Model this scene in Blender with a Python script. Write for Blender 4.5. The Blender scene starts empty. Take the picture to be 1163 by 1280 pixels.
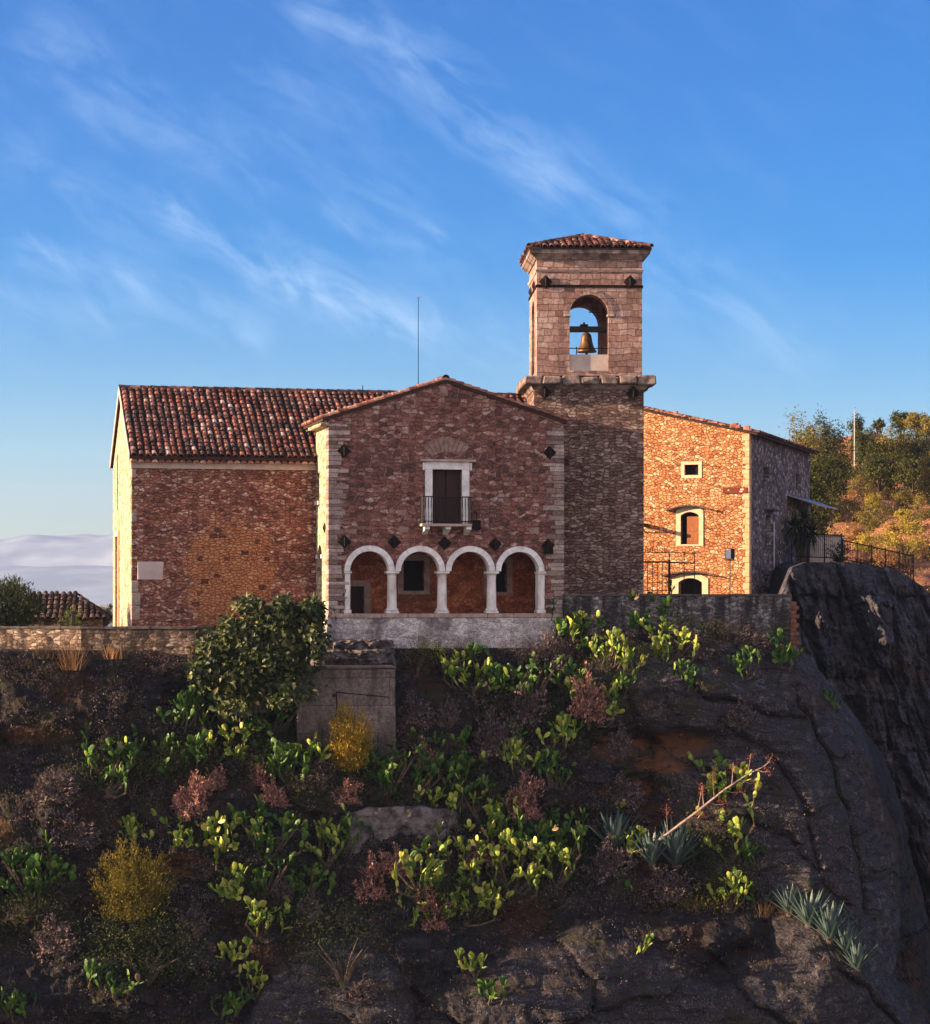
import bpy, bmesh, math, random
import numpy as np
from mathutils import Vector, Matrix, noise
from mathutils.geometry import tessellate_polygon
from mathutils.bvhtree import BVHTree

R = math.radians
PI = math.pi
F, CX, HY = 2890.0, 581.5, 745.0          # focal length and horizon of the photograph, in its pixels
scene = bpy.context.scene
COL = scene.collection
rnd = random.Random(7)

# ---------------------------------------------------------------- helpers
def tag(o, label=None, cat=None, group=None, kind=None):
    if label: o['label'] = label
    if cat: o['category'] = cat
    if group: o['group'] = group
    if kind: o['kind'] = kind
    return o

def empty(name, loc=(0, 0, 0), rz=0.0, label=None, cat=None, group=None):
    o = bpy.data.objects.new(name, None)
    COL.objects.link(o)
    o.empty_display_size = 0.3
    o.location = loc
    o.rotation_euler = (0, 0, rz)
    return tag(o, label, cat, group)

def copy_tree(o, parent=None):
    c = o.copy(); COL.objects.link(c)
    c.parent = parent
    for ch in list(o.children):
        copy_tree(ch, c)
    return c

class MB:
    """collects vertices and faces, then links them as ONE mesh object"""
    def __init__(s): s.v = []; s.f = []
    def add(s, vs, fs):
        b = len(s.v)
        s.v.extend([tuple(v) for v in vs])
        s.f.extend([tuple(i + b for i in f) for f in fs])
    def box(s, x0, x1, y0, y1, z0, z1):
        s.add([(x0,y0,z0),(x1,y0,z0),(x1,y1,z0),(x0,y1,z0),(x0,y0,z1),(x1,y0,z1),(x1,y1,z1),(x0,y1,z1)],
              [(0,3,2,1),(4,5,6,7),(0,1,5,4),(1,2,6,5),(2,3,7,6),(3,0,4,7)])
    def rbox(s, x0, x1, y0, y1, z0, z1, r=0.02, j=0.0):
        """box with chamfered edges and slightly uneven corners"""
        q = lambda a: a + rnd.uniform(-j, j)
        xs, ys, zs = (x0, x1), (y0, y1), (z0, z1)
        vs = []; idx = {}
        for ix in (0, 1):
            for iy in (0, 1):
                for iz in (0, 1):
                    p = [q(xs[ix]), q(ys[iy]), q(zs[iz])]
                    sg = [1 if k == 0 else -1 for k in (ix, iy, iz)]
                    for ax in range(3):
                        w = [p[k] + (0 if k == ax else sg[k] * r) for k in range(3)]
                        idx[(ix, iy, iz, ax)] = len(vs); vs.append(tuple(w))
        g = lambda a, b, c, ax: idx[(a, b, c, ax)]
        fs = []
        for a in (0, 1):
            fs.append(tuple(g(a, b, c, 0) for b, c in ((0,0),(1,0),(1,1),(0,1))))
            fs.append(tuple(g(b, a, c, 1) for b, c in ((0,0),(1,0),(1,1),(0,1))))
            fs.append(tuple(g(b, c, a, 2) for b, c in ((0,0),(1,0),(1,1),(0,1))))
        for a in (0, 1):
            for b in (0, 1):
                fs.append((g(a,b,0,0), g(a,b,1,0), g(a,b,1,1), g(a,b,0,1)))
                fs.append((g(a,0,b,0), g(a,1,b,0), g(a,1,b,2), g(a,0,b,2)))
                fs.append((g(0,a,b,1), g(1,a,b,1), g(1,a,b,2), g(0,a,b,2)))
                for c in (0, 1):
                    fs.append((g(a,b,c,0), g(a,b,c,1), g(a,b,c,2)))
        s.add(vs, fs)
    def prism(s, outline, holes, d0, d1, mp=lambda a, z, d: (a, d, z)):
        loops = [outline] + list(holes)
        flat = [p for l in loops for p in l]
        tris = tessellate_polygon([[Vector((p[0], p[1], 0)) for p in l] for l in loops])
        n = len(flat)
        vs = [mp(p[0], p[1], d0) for p in flat] + [mp(p[0], p[1], d1) for p in flat]
        fs = [tuple(t) for t in tris] + [tuple(i + n for i in reversed(t)) for t in tris]
        b = 0
        for l in loops:
            m = len(l)
            for i in range(m):
                j = (i + 1) % m
                fs.append((b + i, b + j, n + b + j, n + b + i))
            b += m
        s.add(vs, fs)
    def tube(s, pts, rad, n=6, cap=True):
        pts = [Vector(p) for p in pts]
        if not isinstance(rad, (list, tuple)): rad = [rad] * len(pts)
        rings = []
        up = Vector((0, 0, 1))
        vs = []
        for i, p in enumerate(pts):
            t = (pts[min(i + 1, len(pts) - 1)] - pts[max(i - 1, 0)])
            if t.length < 1e-9: t = Vector((0, 0, 1))
            t.normalize()
            a = t.cross(up)
            if a.length < 0.05: a = t.cross(Vector((1, 0, 0)))
            a.normalize(); b = t.cross(a)
            for k in range(n):
                w = 2 * PI * k / n
                vs.append(p + (a * math.cos(w) + b * math.sin(w)) * rad[i])
        fs = []
        for i in range(len(pts) - 1):
            for k in range(n):
                fs.append((i*n + k, i*n + (k+1) % n, (i+1)*n + (k+1) % n, (i+1)*n + k))
        if cap:
            fs.append(tuple(range(n - 1, -1, -1)))
            fs.append(tuple((len(pts) - 1) * n + k for k in range(n)))
        s.add(vs, fs)
    def lathe(s, prof, c=(0, 0, 0), n=16):
        vs = []
        for r, z in prof:
            for k in range(n):
                w = 2 * PI * k / n
                vs.append((c[0] + r * math.cos(w), c[1] + r * math.sin(w), c[2] + z))
        fs = []
        for i in range(len(prof) - 1):
            for k in range(n):
                fs.append((i*n + k, i*n + (k+1) % n, (i+1)*n + (k+1) % n, (i+1)*n + k))
        fs.append(tuple(range(n - 1, -1, -1)))
        fs.append(tuple((len(prof) - 1) * n + k for k in range(n)))
        s.add(vs, fs)
    def quad(s, a, b, c, d): s.add([a, b, c, d], [(0, 1, 2, 3)])
    def mesh(s, name, mat, recalc=True, smooth=False):
        me = bpy.data.meshes.new(name)
        me.from_pydata(s.v, [], s.f)
        if recalc:
            bm = bmesh.new(); bm.from_mesh(me)
            bmesh.ops.recalc_face_normals(bm, faces=bm.faces)
            bm.to_mesh(me); bm.free()
        if smooth:
            me.polygons.foreach_set('use_smooth', [True] * len(me.polygons))
        me.materials.append(mat)
        me.update()
        return me
    def build(s, name, mat, parent=None, recalc=True, smooth=False, loc=None):
        o = bpy.data.objects.new(name, s.mesh(name, mat, recalc, smooth))
        COL.objects.link(o)
        if parent: o.parent = parent
        if loc is not None: o.location = loc
        return o

class Frame:
    """a building's own axes: u along its front, d into its depth, z up"""
    def __init__(s, ox, oy, ang):
        s.ox, s.oy, s.ang = ox, oy, ang
        s.c, s.s = math.cos(ang), math.sin(ang)
    def uz(s, px, py, d=0.0):
        rx, ry = (px - CX) / F, 1.0
        dep0 = s.ox * s.s - s.oy * s.c
        t = (d - dep0) / (-rx * s.s + ry * s.c)
        u = (rx * t - s.ox) * s.c + (ry * t - s.oy) * s.s
        return u, t * (HY - py) / F
    def dz(s, px, py, u=0.0):
        rx, ry = (px - CX) / F, 1.0
        u0 = -s.ox * s.c - s.oy * s.s
        t = (u - u0) / (rx * s.c + ry * s.s)
        d = -(rx * t - s.ox) * s.s + (ry * t - s.oy) * s.c
        return d, t * (HY - py) / F
    def world(s, u, d, z=0.0):
        return Vector((s.ox + u * s.c - d * s.s, s.oy + u * s.s + d * s.c, z))

def rect(a0, a1, z0, z1): return [(a0, z0), (a1, z0), (a1, z1), (a0, z1)]
def arch_loop(c, r, z0, zs, n=16, ry=None):
    ry = ry or r
    return [(c - r, z0), (c + r, z0)] + [(c + r * math.cos(PI * k / n), zs + ry * math.sin(PI * k / n)) for k in range(n + 1)]
def ring_loop(c, ro, ri, zs, n=18):
    return [(c + ro * math.cos(PI * k / n), zs + ro * math.sin(PI * k / n)) for k in range(n + 1)] + \
           [(c + ri * math.cos(PI * k / n), zs + ri * math.sin(PI * k / n)) for k in range(n, -1, -1)]

# ---------------------------------------------------------------- materials
class NT:
    def __init__(s, name):
        s.m = bpy.data.materials.new(name); s.m.use_nodes = True
        s.t = s.m.node_tree; s.t.nodes.clear()
        s.out = s.t.nodes.new('ShaderNodeOutputMaterial')
    def n(s, kind, **kw):
        nd = s.t.nodes.new(kind)
        for k, v in kw.items(): setattr(nd, k, v)
        return nd
    def set(s, nd, **kw):
        for k, v in kw.items(): nd.inputs[k].default_value = v
        return nd
    def link(s, a, b): s.t.links.new(a, b)
    def val(s, sock, x):
        if isinstance(x, (int, float)): sock.default_value = x
        elif isinstance(x, (tuple, list)):
            sock.default_value = tuple(x) + ((1,) if len(x) == 3 and len(sock.default_value) == 4 else ())
        else: s.link(x, sock)
    def math(s, op, a, b=0.0, c=None, clamp=False):
        nd = s.n('ShaderNodeMath', operation=op, use_clamp=clamp)
        s.val(nd.inputs[0], a); s.val(nd.inputs[1], b)
        if c is not None: s.val(nd.inputs[2], c)
        return nd.outputs[0]
    def mix(s, fac, a, b, mode='MIX'):
        nd = s.n('ShaderNodeMix', data_type='RGBA', blend_type=mode)
        s.val(nd.inputs[0], fac); s.val(nd.inputs[6], a); s.val(nd.inputs[7], b)
        return nd.outputs[2]
    def noise(s, vec, scale, detail=4, rough=0.55, dist=0.0, dim='3D'):
        nd = s.n('ShaderNodeTexNoise', noise_dimensions=dim)
        if vec is not None: s.link(vec, nd.inputs['Vector'])
        nd.inputs['Scale'].default_value = scale; nd.inputs['Detail'].default_value = detail
        nd.inputs['Roughness'].default_value = rough; nd.inputs['Distortion'].default_value = dist
        return nd
    def ramp(s, fac, stops, interp='LINEAR'):
        nd = s.n('ShaderNodeValToRGB'); cr = nd.color_ramp; cr.interpolation = interp
        while len(cr.elements) < len(stops): cr.elements.new(0.5)
        for e, (p, c) in zip(cr.elements, stops):
            e.position = p; e.color = tuple(c) + (1,) if len(c) == 3 else c
        s.val(nd.inputs[0], fac)
        return nd.outputs[0]
    def maprange(s, v, a, b, c=0.0, d=1.0, smooth=True):
        nd = s.n('ShaderNodeMapRange', interpolation_type='SMOOTHSTEP' if smooth else 'LINEAR')
        s.val(nd.inputs[0], v)
        for i, x in enumerate((a, b, c, d)): nd.inputs[i + 1].default_value = x
        return nd.outputs[0]
    def bump(s, h, strength=0.5, dist=0.03, normal=None):
        nd = s.n('ShaderNodeBump'); s.link(h, nd.inputs['Height'])
        nd.inputs['Strength'].default_value = strength; nd.inputs['Distance'].default_value = dist
        if normal is not None: s.link(normal, nd.inputs['Normal'])
        return nd.outputs[0]
    def principled(s, col, rough=0.9, normal=None, metal=0.0, spec=0.2):
        p = s.n('ShaderNodeBsdfPrincipled')
        s.val(p.inputs['Base Color'], col); s.val(p.inputs['Roughness'], rough)
        p.inputs['Metallic'].default_value = metal
        p.inputs['Specular IOR Level'].default_value = spec
        if normal is not None: s.link(normal, p.inputs['Normal'])
        s.link(p.outputs[0], s.out.inputs[0])
        return p

def plane_coords(t, dist=0.05, dscale=1.7):
    """2-D wall coordinates (along the wall, up) with a little waviness"""
    tc = t.n('ShaderNodeTexCoord'); sp = t.n('ShaderNodeSeparateXYZ'); t.link(tc.outputs['Object'], sp.inputs[0])
    u = t.math('ADD', sp.outputs[0], t.math('MULTIPLY', sp.outputs[1], 1.0))
    cb = t.n('ShaderNodeCombineXYZ'); t.link(u, cb.inputs[0]); t.link(sp.outputs[2], cb.inputs[1])
    nz = t.noise(cb.outputs[0], dscale, 3)
    off = t.n('ShaderNodeVectorMath', operation='MULTIPLY_ADD')
    sub = t.n('ShaderNodeVectorMath', operation='SUBTRACT'); t.link(nz.outputs['Color'], sub.inputs[0]); sub.inputs[1].default_value = (0.5, 0.5, 0.5)
    t.link(sub.outputs[0], off.inputs[0]); off.inputs[1].default_value = (dist * 2,) * 3; t.link(cb.outputs[0], off.inputs[2])
    return off.outputs[0], u, sp.outputs[2], tc.outputs['Object']

def rubble(name, stones, mortar, w=0.30, h=0.18, joint=0.10, rand=0.9, bump=0.9, patch=None, stain=0.35, fine=0.25, extra=None, mort_bright=0.0, gapk=0.45):
    """irregular stone masonry; stones = list of (pos, colour)"""
    t = NT(name)
    vec, u, z, ob = plane_coords(t, 0.06, 2.2)
    wn = t.noise(ob, 2.6 / w, 4, 0.65)
    ws = t.n('ShaderNodeVectorMath', operation='SUBTRACT'); t.link(wn.outputs['Color'], ws.inputs[0]); ws.inputs[1].default_value = (0.5, 0.5, 0.5)
    wm = t.n('ShaderNodeVectorMath', operation='MULTIPLY_ADD'); t.link(ws.outputs[0], wm.inputs[0]); wm.inputs[1].default_value = (w * 0.55, h * 0.6, 0); t.link(vec, wm.inputs[2]); vec = wm.outputs[0]
    mp = t.n('ShaderNodeMapping'); t.link(vec, mp.inputs[0]); mp.inputs['Scale'].default_value = (1 / w, 1 / h, 1)
    vs = []
    for feat in ('F1', 'DISTANCE_TO_EDGE'):
        v = t.n('ShaderNodeTexVoronoi', voronoi_dimensions='2D', feature=feat)
        t.link(mp.outputs[0], v.inputs['Vector']); v.inputs['Scale'].default_value = 1.0; v.inputs['Randomness'].default_value = rand
        vs.append(v)
    sep = t.n('ShaderNodeSeparateColor'); t.link(vs[0].outputs['Color'], sep.inputs[0])
    # small pinning stones between the large ones
    mp2 = t.n('ShaderNodeMapping'); t.link(vec, mp2.inputs[0]); mp2.inputs['Scale'].default_value = (2.1 / w, 2.0 / h, 1)
    v2 = t.n('ShaderNodeTexVoronoi', voronoi_dimensions='2D', feature='F1'); t.link(mp2.outputs[0], v2.inputs['Vector']); v2.inputs['Scale'].default_value = 1.0
    sep2 = t.n('ShaderNodeSeparateColor'); t.link(v2.outputs['Color'], sep2.inputs[0])
    tone = t.math('ADD', t.math('MULTIPLY', sep.outputs[0], 0.72), t.math('MULTIPLY', sep2.outputs[1], 0.28))
    tone = t.maprange(tone, 0.14, 0.86, 0, 1, False)
    col = t.ramp(tone, stones)
    n1 = t.noise(ob, 9, 6, 0.65); n2 = t.noise(ob, 0.55, 4, 0.6); n3 = t.noise(ob, 30, 4, 0.7)
    col = t.mix(fine * 1.5, col, t.ramp(n1.outputs[0], [(0.3, (0.08,) * 3), (0.7, (0.92,) * 3)]), 'OVERLAY')
    col = t.mix(min(1, fine * 2.2), col, t.ramp(n3.outputs[0], [(0.35, (0.06,) * 3), (0.65, (0.94,) * 3)]), 'OVERLAY')
    if patch: col = patch(t, col, u, z, ob)
    jn = t.math('ADD', vs[1].outputs['Distance'], t.math('MULTIPLY', t.math('SUBTRACT', n1.outputs[0], 0.5), 0.22))
    m = t.maprange(jn, joint * 0.35, joint * 1.25, 1, 0)
    # the pointing is lost here and there and the joint gapes dark
    gap = t.maprange(t.noise(ob, 2.3, 3).outputs[0], 0.42, 0.62)
    mc = t.mix(gap, mortar, tuple(c * gapk for c in mortar))
    if mort_bright: mc = t.mix(mort_bright, mc, mortar)
    col = t.mix(m, col, mc)
    col = t.mix(t.math('MULTIPLY', t.maprange(n2.outputs[0], 0.42, 0.68), stain), col, (0.05, 0.04, 0.04))
    if extra: col = extra(t, col, u, z, ob)
    hgt = t.math('ADD', t.maprange(jn, 0.0, joint * 2.4, 0, 1), t.math('MULTIPLY', n1.outputs[0], 0.5))
    hgt = t.math('ADD', hgt, t.math('MULTIPLY', sep.outputs[1], 0.55))
    hgt = t.math('ADD', hgt, t.math('MULTIPLY', n3.outputs[0], 0.22))
    t.principled(col, 0.92, t.bump(hgt, bump, 0.035), spec=0.12)
    return t.m

def coursed(name, stones, mortar, w=0.36, h=0.2, joint=0.012, bump=0.8, dist=0.03, stain=0.3, fine=0.25, extra=None, patch=None):
    """squared stones in courses"""
    t = NT(name)
    vec, u, z, ob = plane_coords(t, dist, 1.9)
    b = t.n('ShaderNodeTexBrick', offset=0.5, offset_frequency=2, squash=0.72, squash_frequency=3)
    t.link(vec, b.inputs['Vector'])
    t.set(b, Scale=1.0)
    b.inputs['Color1'].default_value = (0, 0, 0, 1); b.inputs['Color2'].default_value = (1, 1, 1, 1); b.inputs['Mortar'].default_value = (0.5, 0.5, 0.5, 1)
    b.inputs['Mortar Size'].default_value = joint; b.inputs['Mortar Smooth'].default_value = 0.35
    b.inputs['Brick Width'].default_value = w; b.inputs['Row Height'].default_value = h
    n1 = t.noise(ob, 8, 6, 0.65); n2 = t.noise(ob, 0.6, 4, 0.6); n3 = t.noise(ob, 34, 3, 0.6); n4 = t.noise(ob, 2.4, 3, 0.6)
    tone = t.math('ADD', t.math('MULTIPLY', b.outputs['Color'], 0.75), t.math('MULTIPLY', n4.outputs[0], 0.3))
    col = t.ramp(tone, stones)
    col = t.mix(fine, col, t.ramp(n1.outputs[0], [(0.25, (0.12,) * 3), (0.75, (0.88,) * 3)]), 'OVERLAY')
    col = t.mix(fine * 0.9, col, t.ramp(n3.outputs[0], [(0.3, (0.1,) * 3), (0.7, (0.9,) * 3)]), 'OVERLAY')
    if patch: col = patch(t, col, u, z, ob)
    gap = t.maprange(n4.outputs[0], 0.40, 0.60)
    mc = t.mix(gap, mortar, tuple(c * 0.35 for c in mortar))
    m = t.math('MULTIPLY', b.outputs['Fac'], t.maprange(n1.outputs[0], 0.3, 0.5, 0.35, 1))
    col = t.mix(m, col, mc)
    col = t.mix(t.math('MULTIPLY', t.maprange(n2.outputs[0], 0.42, 0.68), stain), col, (0.05, 0.04, 0.04))
    if extra: col = extra(t, col, u, z, ob)
    hgt = t.math('SUBTRACT', t.math('ADD', t.math('MULTIPLY', n1.outputs[0], 0.55), t.math('MULTIPLY', b.outputs['Color'], 0.35)), t.math('MULTIPLY', b.outputs['Fac'], 0.9))
    hgt = t.math('ADD', hgt, t.math('MULTIPLY', n3.outputs[0], 0.2))
    t.principled(col, 0.92, t.bump(hgt, bump, 0.03), spec=0.12)
    return t.m

def plain(name, c1, c2, scale=6.0, rough=0.85, bump=0.3, metal=0.0, spec=0.2, stretch=(1, 1, 1), detail=5, lo=0.35, hi=0.65, bdist=0.015):
    t = NT(name)
    tc = t.n('ShaderNodeTexCoord'); mp = t.n('ShaderNodeMapping'); t.link(tc.outputs['Object'], mp.inputs[0]); mp.inputs['Scale'].default_value = stretch
    nz = t.noise(mp.outputs[0], scale, detail, 0.62)
    col = t.ramp(nz.outputs[0], [(lo, c1), (hi, c2)])
    n3 = t.noise(mp.outputs[0], scale * 5, 3)
    h = t.math('ADD', nz.outputs[0], t.math('MULTIPLY', n3.outputs[0], 0.4))
    t.principled(col, rough, t.bump(h, bump, bdist) if bump else None, metal, spec)
    return t.m

def leafmat(name, cols, trans=0.25, rough=0.6, spec=0.25, thick=False):
    """foliage: every leaf its own tone"""
    t = NT(name)
    g = t.n('ShaderNodeNewGeometry')
    col = t.ramp(g.outputs['Random Per Island'], cols)
    tc = t.n('ShaderNodeTexCoord')
    nz = t.noise(tc.outputs['Object'], 1.3, 3)
    col = t.mix(0.5, col, t.ramp(nz.outputs[0], [(0.3, (0.2,) * 3), (0.7, (0.8,) * 3)]), 'OVERLAY')
    p = t.n('ShaderNodeBsdfPrincipled'); t.link(col, p.inputs['Base Color']); p.inputs['Roughness'].default_value = rough
    p.inputs['Specular IOR Level'].default_value = spec
    if trans > 0:
        tr = t.n('ShaderNodeBsdfTranslucent'); t.link(col, tr.inputs[0])
        mx = t.n('ShaderNodeMixShader'); mx.inputs[0].default_value = trans
        t.link(p.outputs[0], mx.inputs[1]); t.link(tr.outputs[0], mx.inputs[2]); t.link(mx.outputs[0], t.out.inputs[0])
    else: t.link(p.outputs[0], t.out.inputs[0])
    return t.m

def tilemat(name, cols, lichen_glint=0.35):
    t = NT(name)
    g = t.n('ShaderNodeNewGeometry'); tc = t.n('ShaderNodeTexCoord')
    col = t.ramp(g.outputs['Random Per Island'], cols)
    nz = t.noise(tc.outputs['Object'], 7, 5, 0.7); nb = t.noise(tc.outputs['Object'], 0.7, 3)
    col = t.mix(0.7, col, t.ramp(nz.outputs[0], [(0.3, (0.06,) * 3), (0.7, (0.94,) * 3)]), 'OVERLAY')
    lw = t.math('MULTIPLY', t.maprange(t.noise(tc.outputs['Object'], 5.5, 4, 0.7).outputs[0], 0.52, 0.64), t.maprange(t.noise(tc.outputs['Object'], 0.9, 3).outputs[0], 0.36, 0.6))
    col = t.mix(t.math('MULTIPLY', lw, lichen_glint), col, (0.44, 0.37, 0.34))  # pale patches: lichen plus sun highlights painted on the tiles
    col = t.mix(t.math('MULTIPLY', t.maprange(nb.outputs[0], 0.45, 0.65), lichen_glint), col, (0.045, 0.035, 0.035))
    t.principled(col, 0.85, t.bump(nz.outputs[0], 0.4, 0.02), spec=0.2)
    return t.m

# orange infill of squared blocks in the middle of the nave wall, real stone of another colour
def nave_patch(t, col, u, z, ob):
    nz = t.noise(ob, 1.1, 5, 0.65)
    du = t.math('DIVIDE', t.math('SUBTRACT', u, 3.55), 1.7); dz = t.math('DIVIDE', t.math('SUBTRACT', z, 0.8), 2.2)
    r = t.math('SQRT', t.math('ADD', t.math('MULTIPLY', du, du), t.math('MULTIPLY', dz, dz)))
    r = t.math('ADD', r, t.math('MULTIPLY', t.math('SUBTRACT', nz.outputs[0], 0.5), 1.2))
    k = t.maprange(r, 0.7, 1.15, 1, 0)
    vec, _, _, _ = plane_coords(t, 0.03, 3.0)
    b = t.n('ShaderNodeTexBrick', offset=0.5, squash=0.75, squash_frequency=3); t.link(vec, b.inputs['Vector']); t.set(b, Scale=1.0)
    b.inputs['Color1'].default_value = (0, 0, 0, 1); b.inputs['Color2'].default_value = (1, 1, 1, 1); b.inputs['Mortar'].default_value = (0.5, 0.5, 0.5, 1)
    b.inputs['Mortar Size'].default_value = 0.02; b.inputs['Mortar Smooth'].default_value = 0.5; b.inputs['Brick Width'].default_value = 0.33; b.inputs['Row Height'].default_value = 0.21
    fn = t.noise(ob, 14, 5, 0.7)
    oc = t.ramp(b.outputs['Color'], [(0.0, (0.10, 0.040, 0.028)), (0.11, (0.13, 0.05, 0.032)), (0.16, (0.36, 0.135, 0.058)), (0.55, (0.43, 0.17, 0.075)), (1.0, (0.52, 0.225, 0.105))])
    oc = t.mix(t.math('MULTIPLY', b.outputs['Fac'], 0.8), oc, (0.47, 0.25, 0.14))
    oc = t.mix(0.6, oc, t.ramp(fn.outputs[0], [(0.32, (0.08,) * 3), (0.68, (0.92,) * 3)]), 'OVERLAY')
    return t.mix(t.math('MULTIPLY', k, 0.85), col, oc)

# soft vertical weather stains running down a wall
def streaks(amount, sx=2.2, colour=(0.035, 0.03, 0.035), lo=0.46, hi=0.62):
    def f(t, col, u, z, ob):
        cb = t.n('ShaderNodeCombineXYZ'); t.link(t.math('MULTIPLY', u, sx), cb.inputs[0]); t.link(t.math('MULTIPLY', z, 0.35), cb.inputs[1])
        nz = t.noise(cb.outputs[0], 1.0, 4, 0.6)
        return t.mix(t.math('MULTIPLY', t.maprange(nz.outputs[0], lo, hi), amount), col, colour)
    return f

M = {}
M['nave'] = rubble('nave_rubble', [(0.0, (0.13, 0.048, 0.038)), (0.25, (0.24, 0.088, 0.064)), (0.55, (0.335, 0.132, 0.092)), (0.8, (0.40, 0.19, 0.142)), (1.0, (0.56, 0.38, 0.32))], (0.42, 0.25, 0.19), 0.20, 0.105, 0.06, 0.95, 1.3, None, 0.3, 0.35, nave_patch, 0.0, 0.5)
M['limewash'] = rubble('pale_side_rubble', [(0.0, (0.22, 0.155, 0.10)), (0.3, (0.40, 0.31, 0.20)), (0.7, (0.52, 0.43, 0.30)), (1.0, (0.62, 0.54, 0.40))], (0.56, 0.47, 0.34), 0.24, 0.15, 0.07, 0.95, 0.8, None, 0.2, 0.35, None, 0.6)
M['loggia'] = rubble('loggia_stone', [(0.0, (0.11, 0.046, 0.042)), (0.25, (0.185, 0.074, 0.061)), (0.55, (0.255, 0.103, 0.083)), (0.82, (0.31, 0.145, 0.12)), (1.0, (0.46, 0.30, 0.26))], (0.52, 0.37, 0.32), 0.27, 0.15, 0.05, 0.66, 1.3, None, 0.35, 0.36, None, 0.0, 0.42)
M['quoin'] = plain('quoin_stone', (0.25, 0.175, 0.15), (0.44, 0.35, 0.32), 5.0, 0.9, 0.6)
M['tower_low'] = rubble('tower_lower_rubble', [(0.0, (0.105, 0.060, 0.052)), (0.35, (0.185, 0.108, 0.091)), (0.7, (0.26, 0.168, 0.142)), (1.0, (0.40, 0.30, 0.265))], (0.24, 0.16, 0.135), 0.26, 0.115, 0.05, 0.9, 1.3, None, 0.3, 0.35, None, 0.0, 0.5)
M['tower_up'] = coursed('belfry_ashlar', [(0.0, (0.10, 0.050, 0.040)), (0.12, (0.17, 0.090, 0.073)), (0.22, (0.27, 0.155, 0.130)), (0.6, (0.36, 0.225, 0.195)), (1.0, (0.50, 0.36, 0.32))], (0.20, 0.115, 0.098), 0.40, 0.235, 0.008, 1.3, 0.10, 0.4, 0.65, streaks(0.5, 1.3, (0.09, 0.055, 0.05), 0.5, 0.7))
M['trim'] = plain('pinkish_limestone_trim', (0.32, 0.225, 0.20), (0.50, 0.385, 0.345), 4.0, 0.9, 0.6)
M['white_stone'] = plain('white_limestone', (0.50, 0.47, 0.48), (0.84, 0.82, 0.84), 2.2, 0.8, 0.5, lo=0.3, hi=0.6)
M['column'] = plain('column_marble', (0.44, 0.385, 0.37), (0.78, 0.74, 0.73), 3.0, 0.7, 0.4, stretch=(1, 1, 0.5), lo=0.3, hi=0.6)
M['base_plaster'] = rubble('weathered_base_plaster', [(0.0, (0.30, 0.265, 0.27)), (0.5, (0.45, 0.41, 0.42)), (1.0, (0.57, 0.53, 0.54))], (0.50, 0.46, 0.46), 0.42, 0.17, 0.05, 0.95, 0.5, None, 0.0, 0.35, streaks(0.75, 0.8, (0.07, 0.055, 0.06), 0.5, 0.7), 0.6)
M['red_plaster'] = rubble('loggia_red_wall', [(0.0, (0.20, 0.056, 0.028)), (0.5, (0.30, 0.088, 0.042)), (1.0, (0.40, 0.145, 0.075))], (0.28, 0.10, 0.055), 0.3, 0.2, 0.05, 0.9, 0.6, None, 0.35, 0.4, None, 0.6)
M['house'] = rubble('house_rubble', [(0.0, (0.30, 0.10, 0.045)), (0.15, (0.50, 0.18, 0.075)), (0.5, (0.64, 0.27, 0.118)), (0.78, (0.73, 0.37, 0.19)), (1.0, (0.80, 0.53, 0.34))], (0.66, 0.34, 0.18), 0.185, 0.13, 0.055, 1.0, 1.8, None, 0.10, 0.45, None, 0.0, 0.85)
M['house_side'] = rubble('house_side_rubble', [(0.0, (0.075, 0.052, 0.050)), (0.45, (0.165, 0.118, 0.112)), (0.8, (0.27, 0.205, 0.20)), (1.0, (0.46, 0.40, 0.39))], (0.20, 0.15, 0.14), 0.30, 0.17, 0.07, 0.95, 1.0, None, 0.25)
M['house_trim'] = plain('house_cream_trim', (0.58, 0.42, 0.27), (0.72, 0.57, 0.40), 5.0, 0.85, 0.25)
M['garden_wall'] = rubble('garden_wall_rubble', [(0.0, (0.07, 0.048, 0.036)), (0.4, (0.19, 0.125, 0.088)), (0.75, (0.32, 0.22, 0.165)), (1.0, (0.52, 0.42, 0.35))], (0.22, 0.155, 0.12), 0.22, 0.12, 0.07, 0.95, 1.0, None, 0.35, 0.3, streaks(0.85, 1.5, (0.035, 0.028, 0.027), 0.47, 0.64))
M['retaining'] = rubble('retaining_wall_rubble', [(0.0, (0.08, 0.07, 0.072)), (0.5, (0.17, 0.15, 0.152)), (1.0, (0.31, 0.28, 0.285))], (0.16, 0.14, 0.142), 0.25, 0.13, 0.06, 0.95, 0.9, None, 0.1, 0.3, streaks(0.88, 1.9, (0.028, 0.024, 0.027), 0.42, 0.58))
M['coping'] = plain('dark_coping', (0.055, 0.045, 0.043), (0.12, 0.10, 0.09), 4.0, 0.9, 0.5)
M['concrete'] = coursed('weathered_block_concrete', [(0.0, (0.10, 0.078, 0.070)), (0.5, (0.155, 0.122, 0.112)), (1.0, (0.22, 0.18, 0.165))], (0.06, 0.048, 0.045), 3.0, 0.95, 0.008, 1.2, 0.03, 0.7, 0.75, streaks(0.85, 1.4, (0.045, 0.034, 0.031), 0.46, 0.66))
M['tile'] = tilemat('roof_tile', [(0.0, (0.036, 0.020, 0.019)), (0.3, (0.085, 0.032, 0.026)), (0.55, (0.165, 0.055, 0.040)), (0.75, (0.235, 0.088, 0.062)), (0.93, (0.30, 0.14, 0.105)), (1.0, (0.46, 0.36, 0.33))], 0.75)  # palest tiles carry painted sun highlights
M['tile_red'] = tilemat('red_roof_tile', [(0.0, (0.16, 0.055, 0.04)), (0.5, (0.33, 0.12, 0.08)), (1.0, (0.48, 0.27, 0.21))], 0.2)
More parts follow.
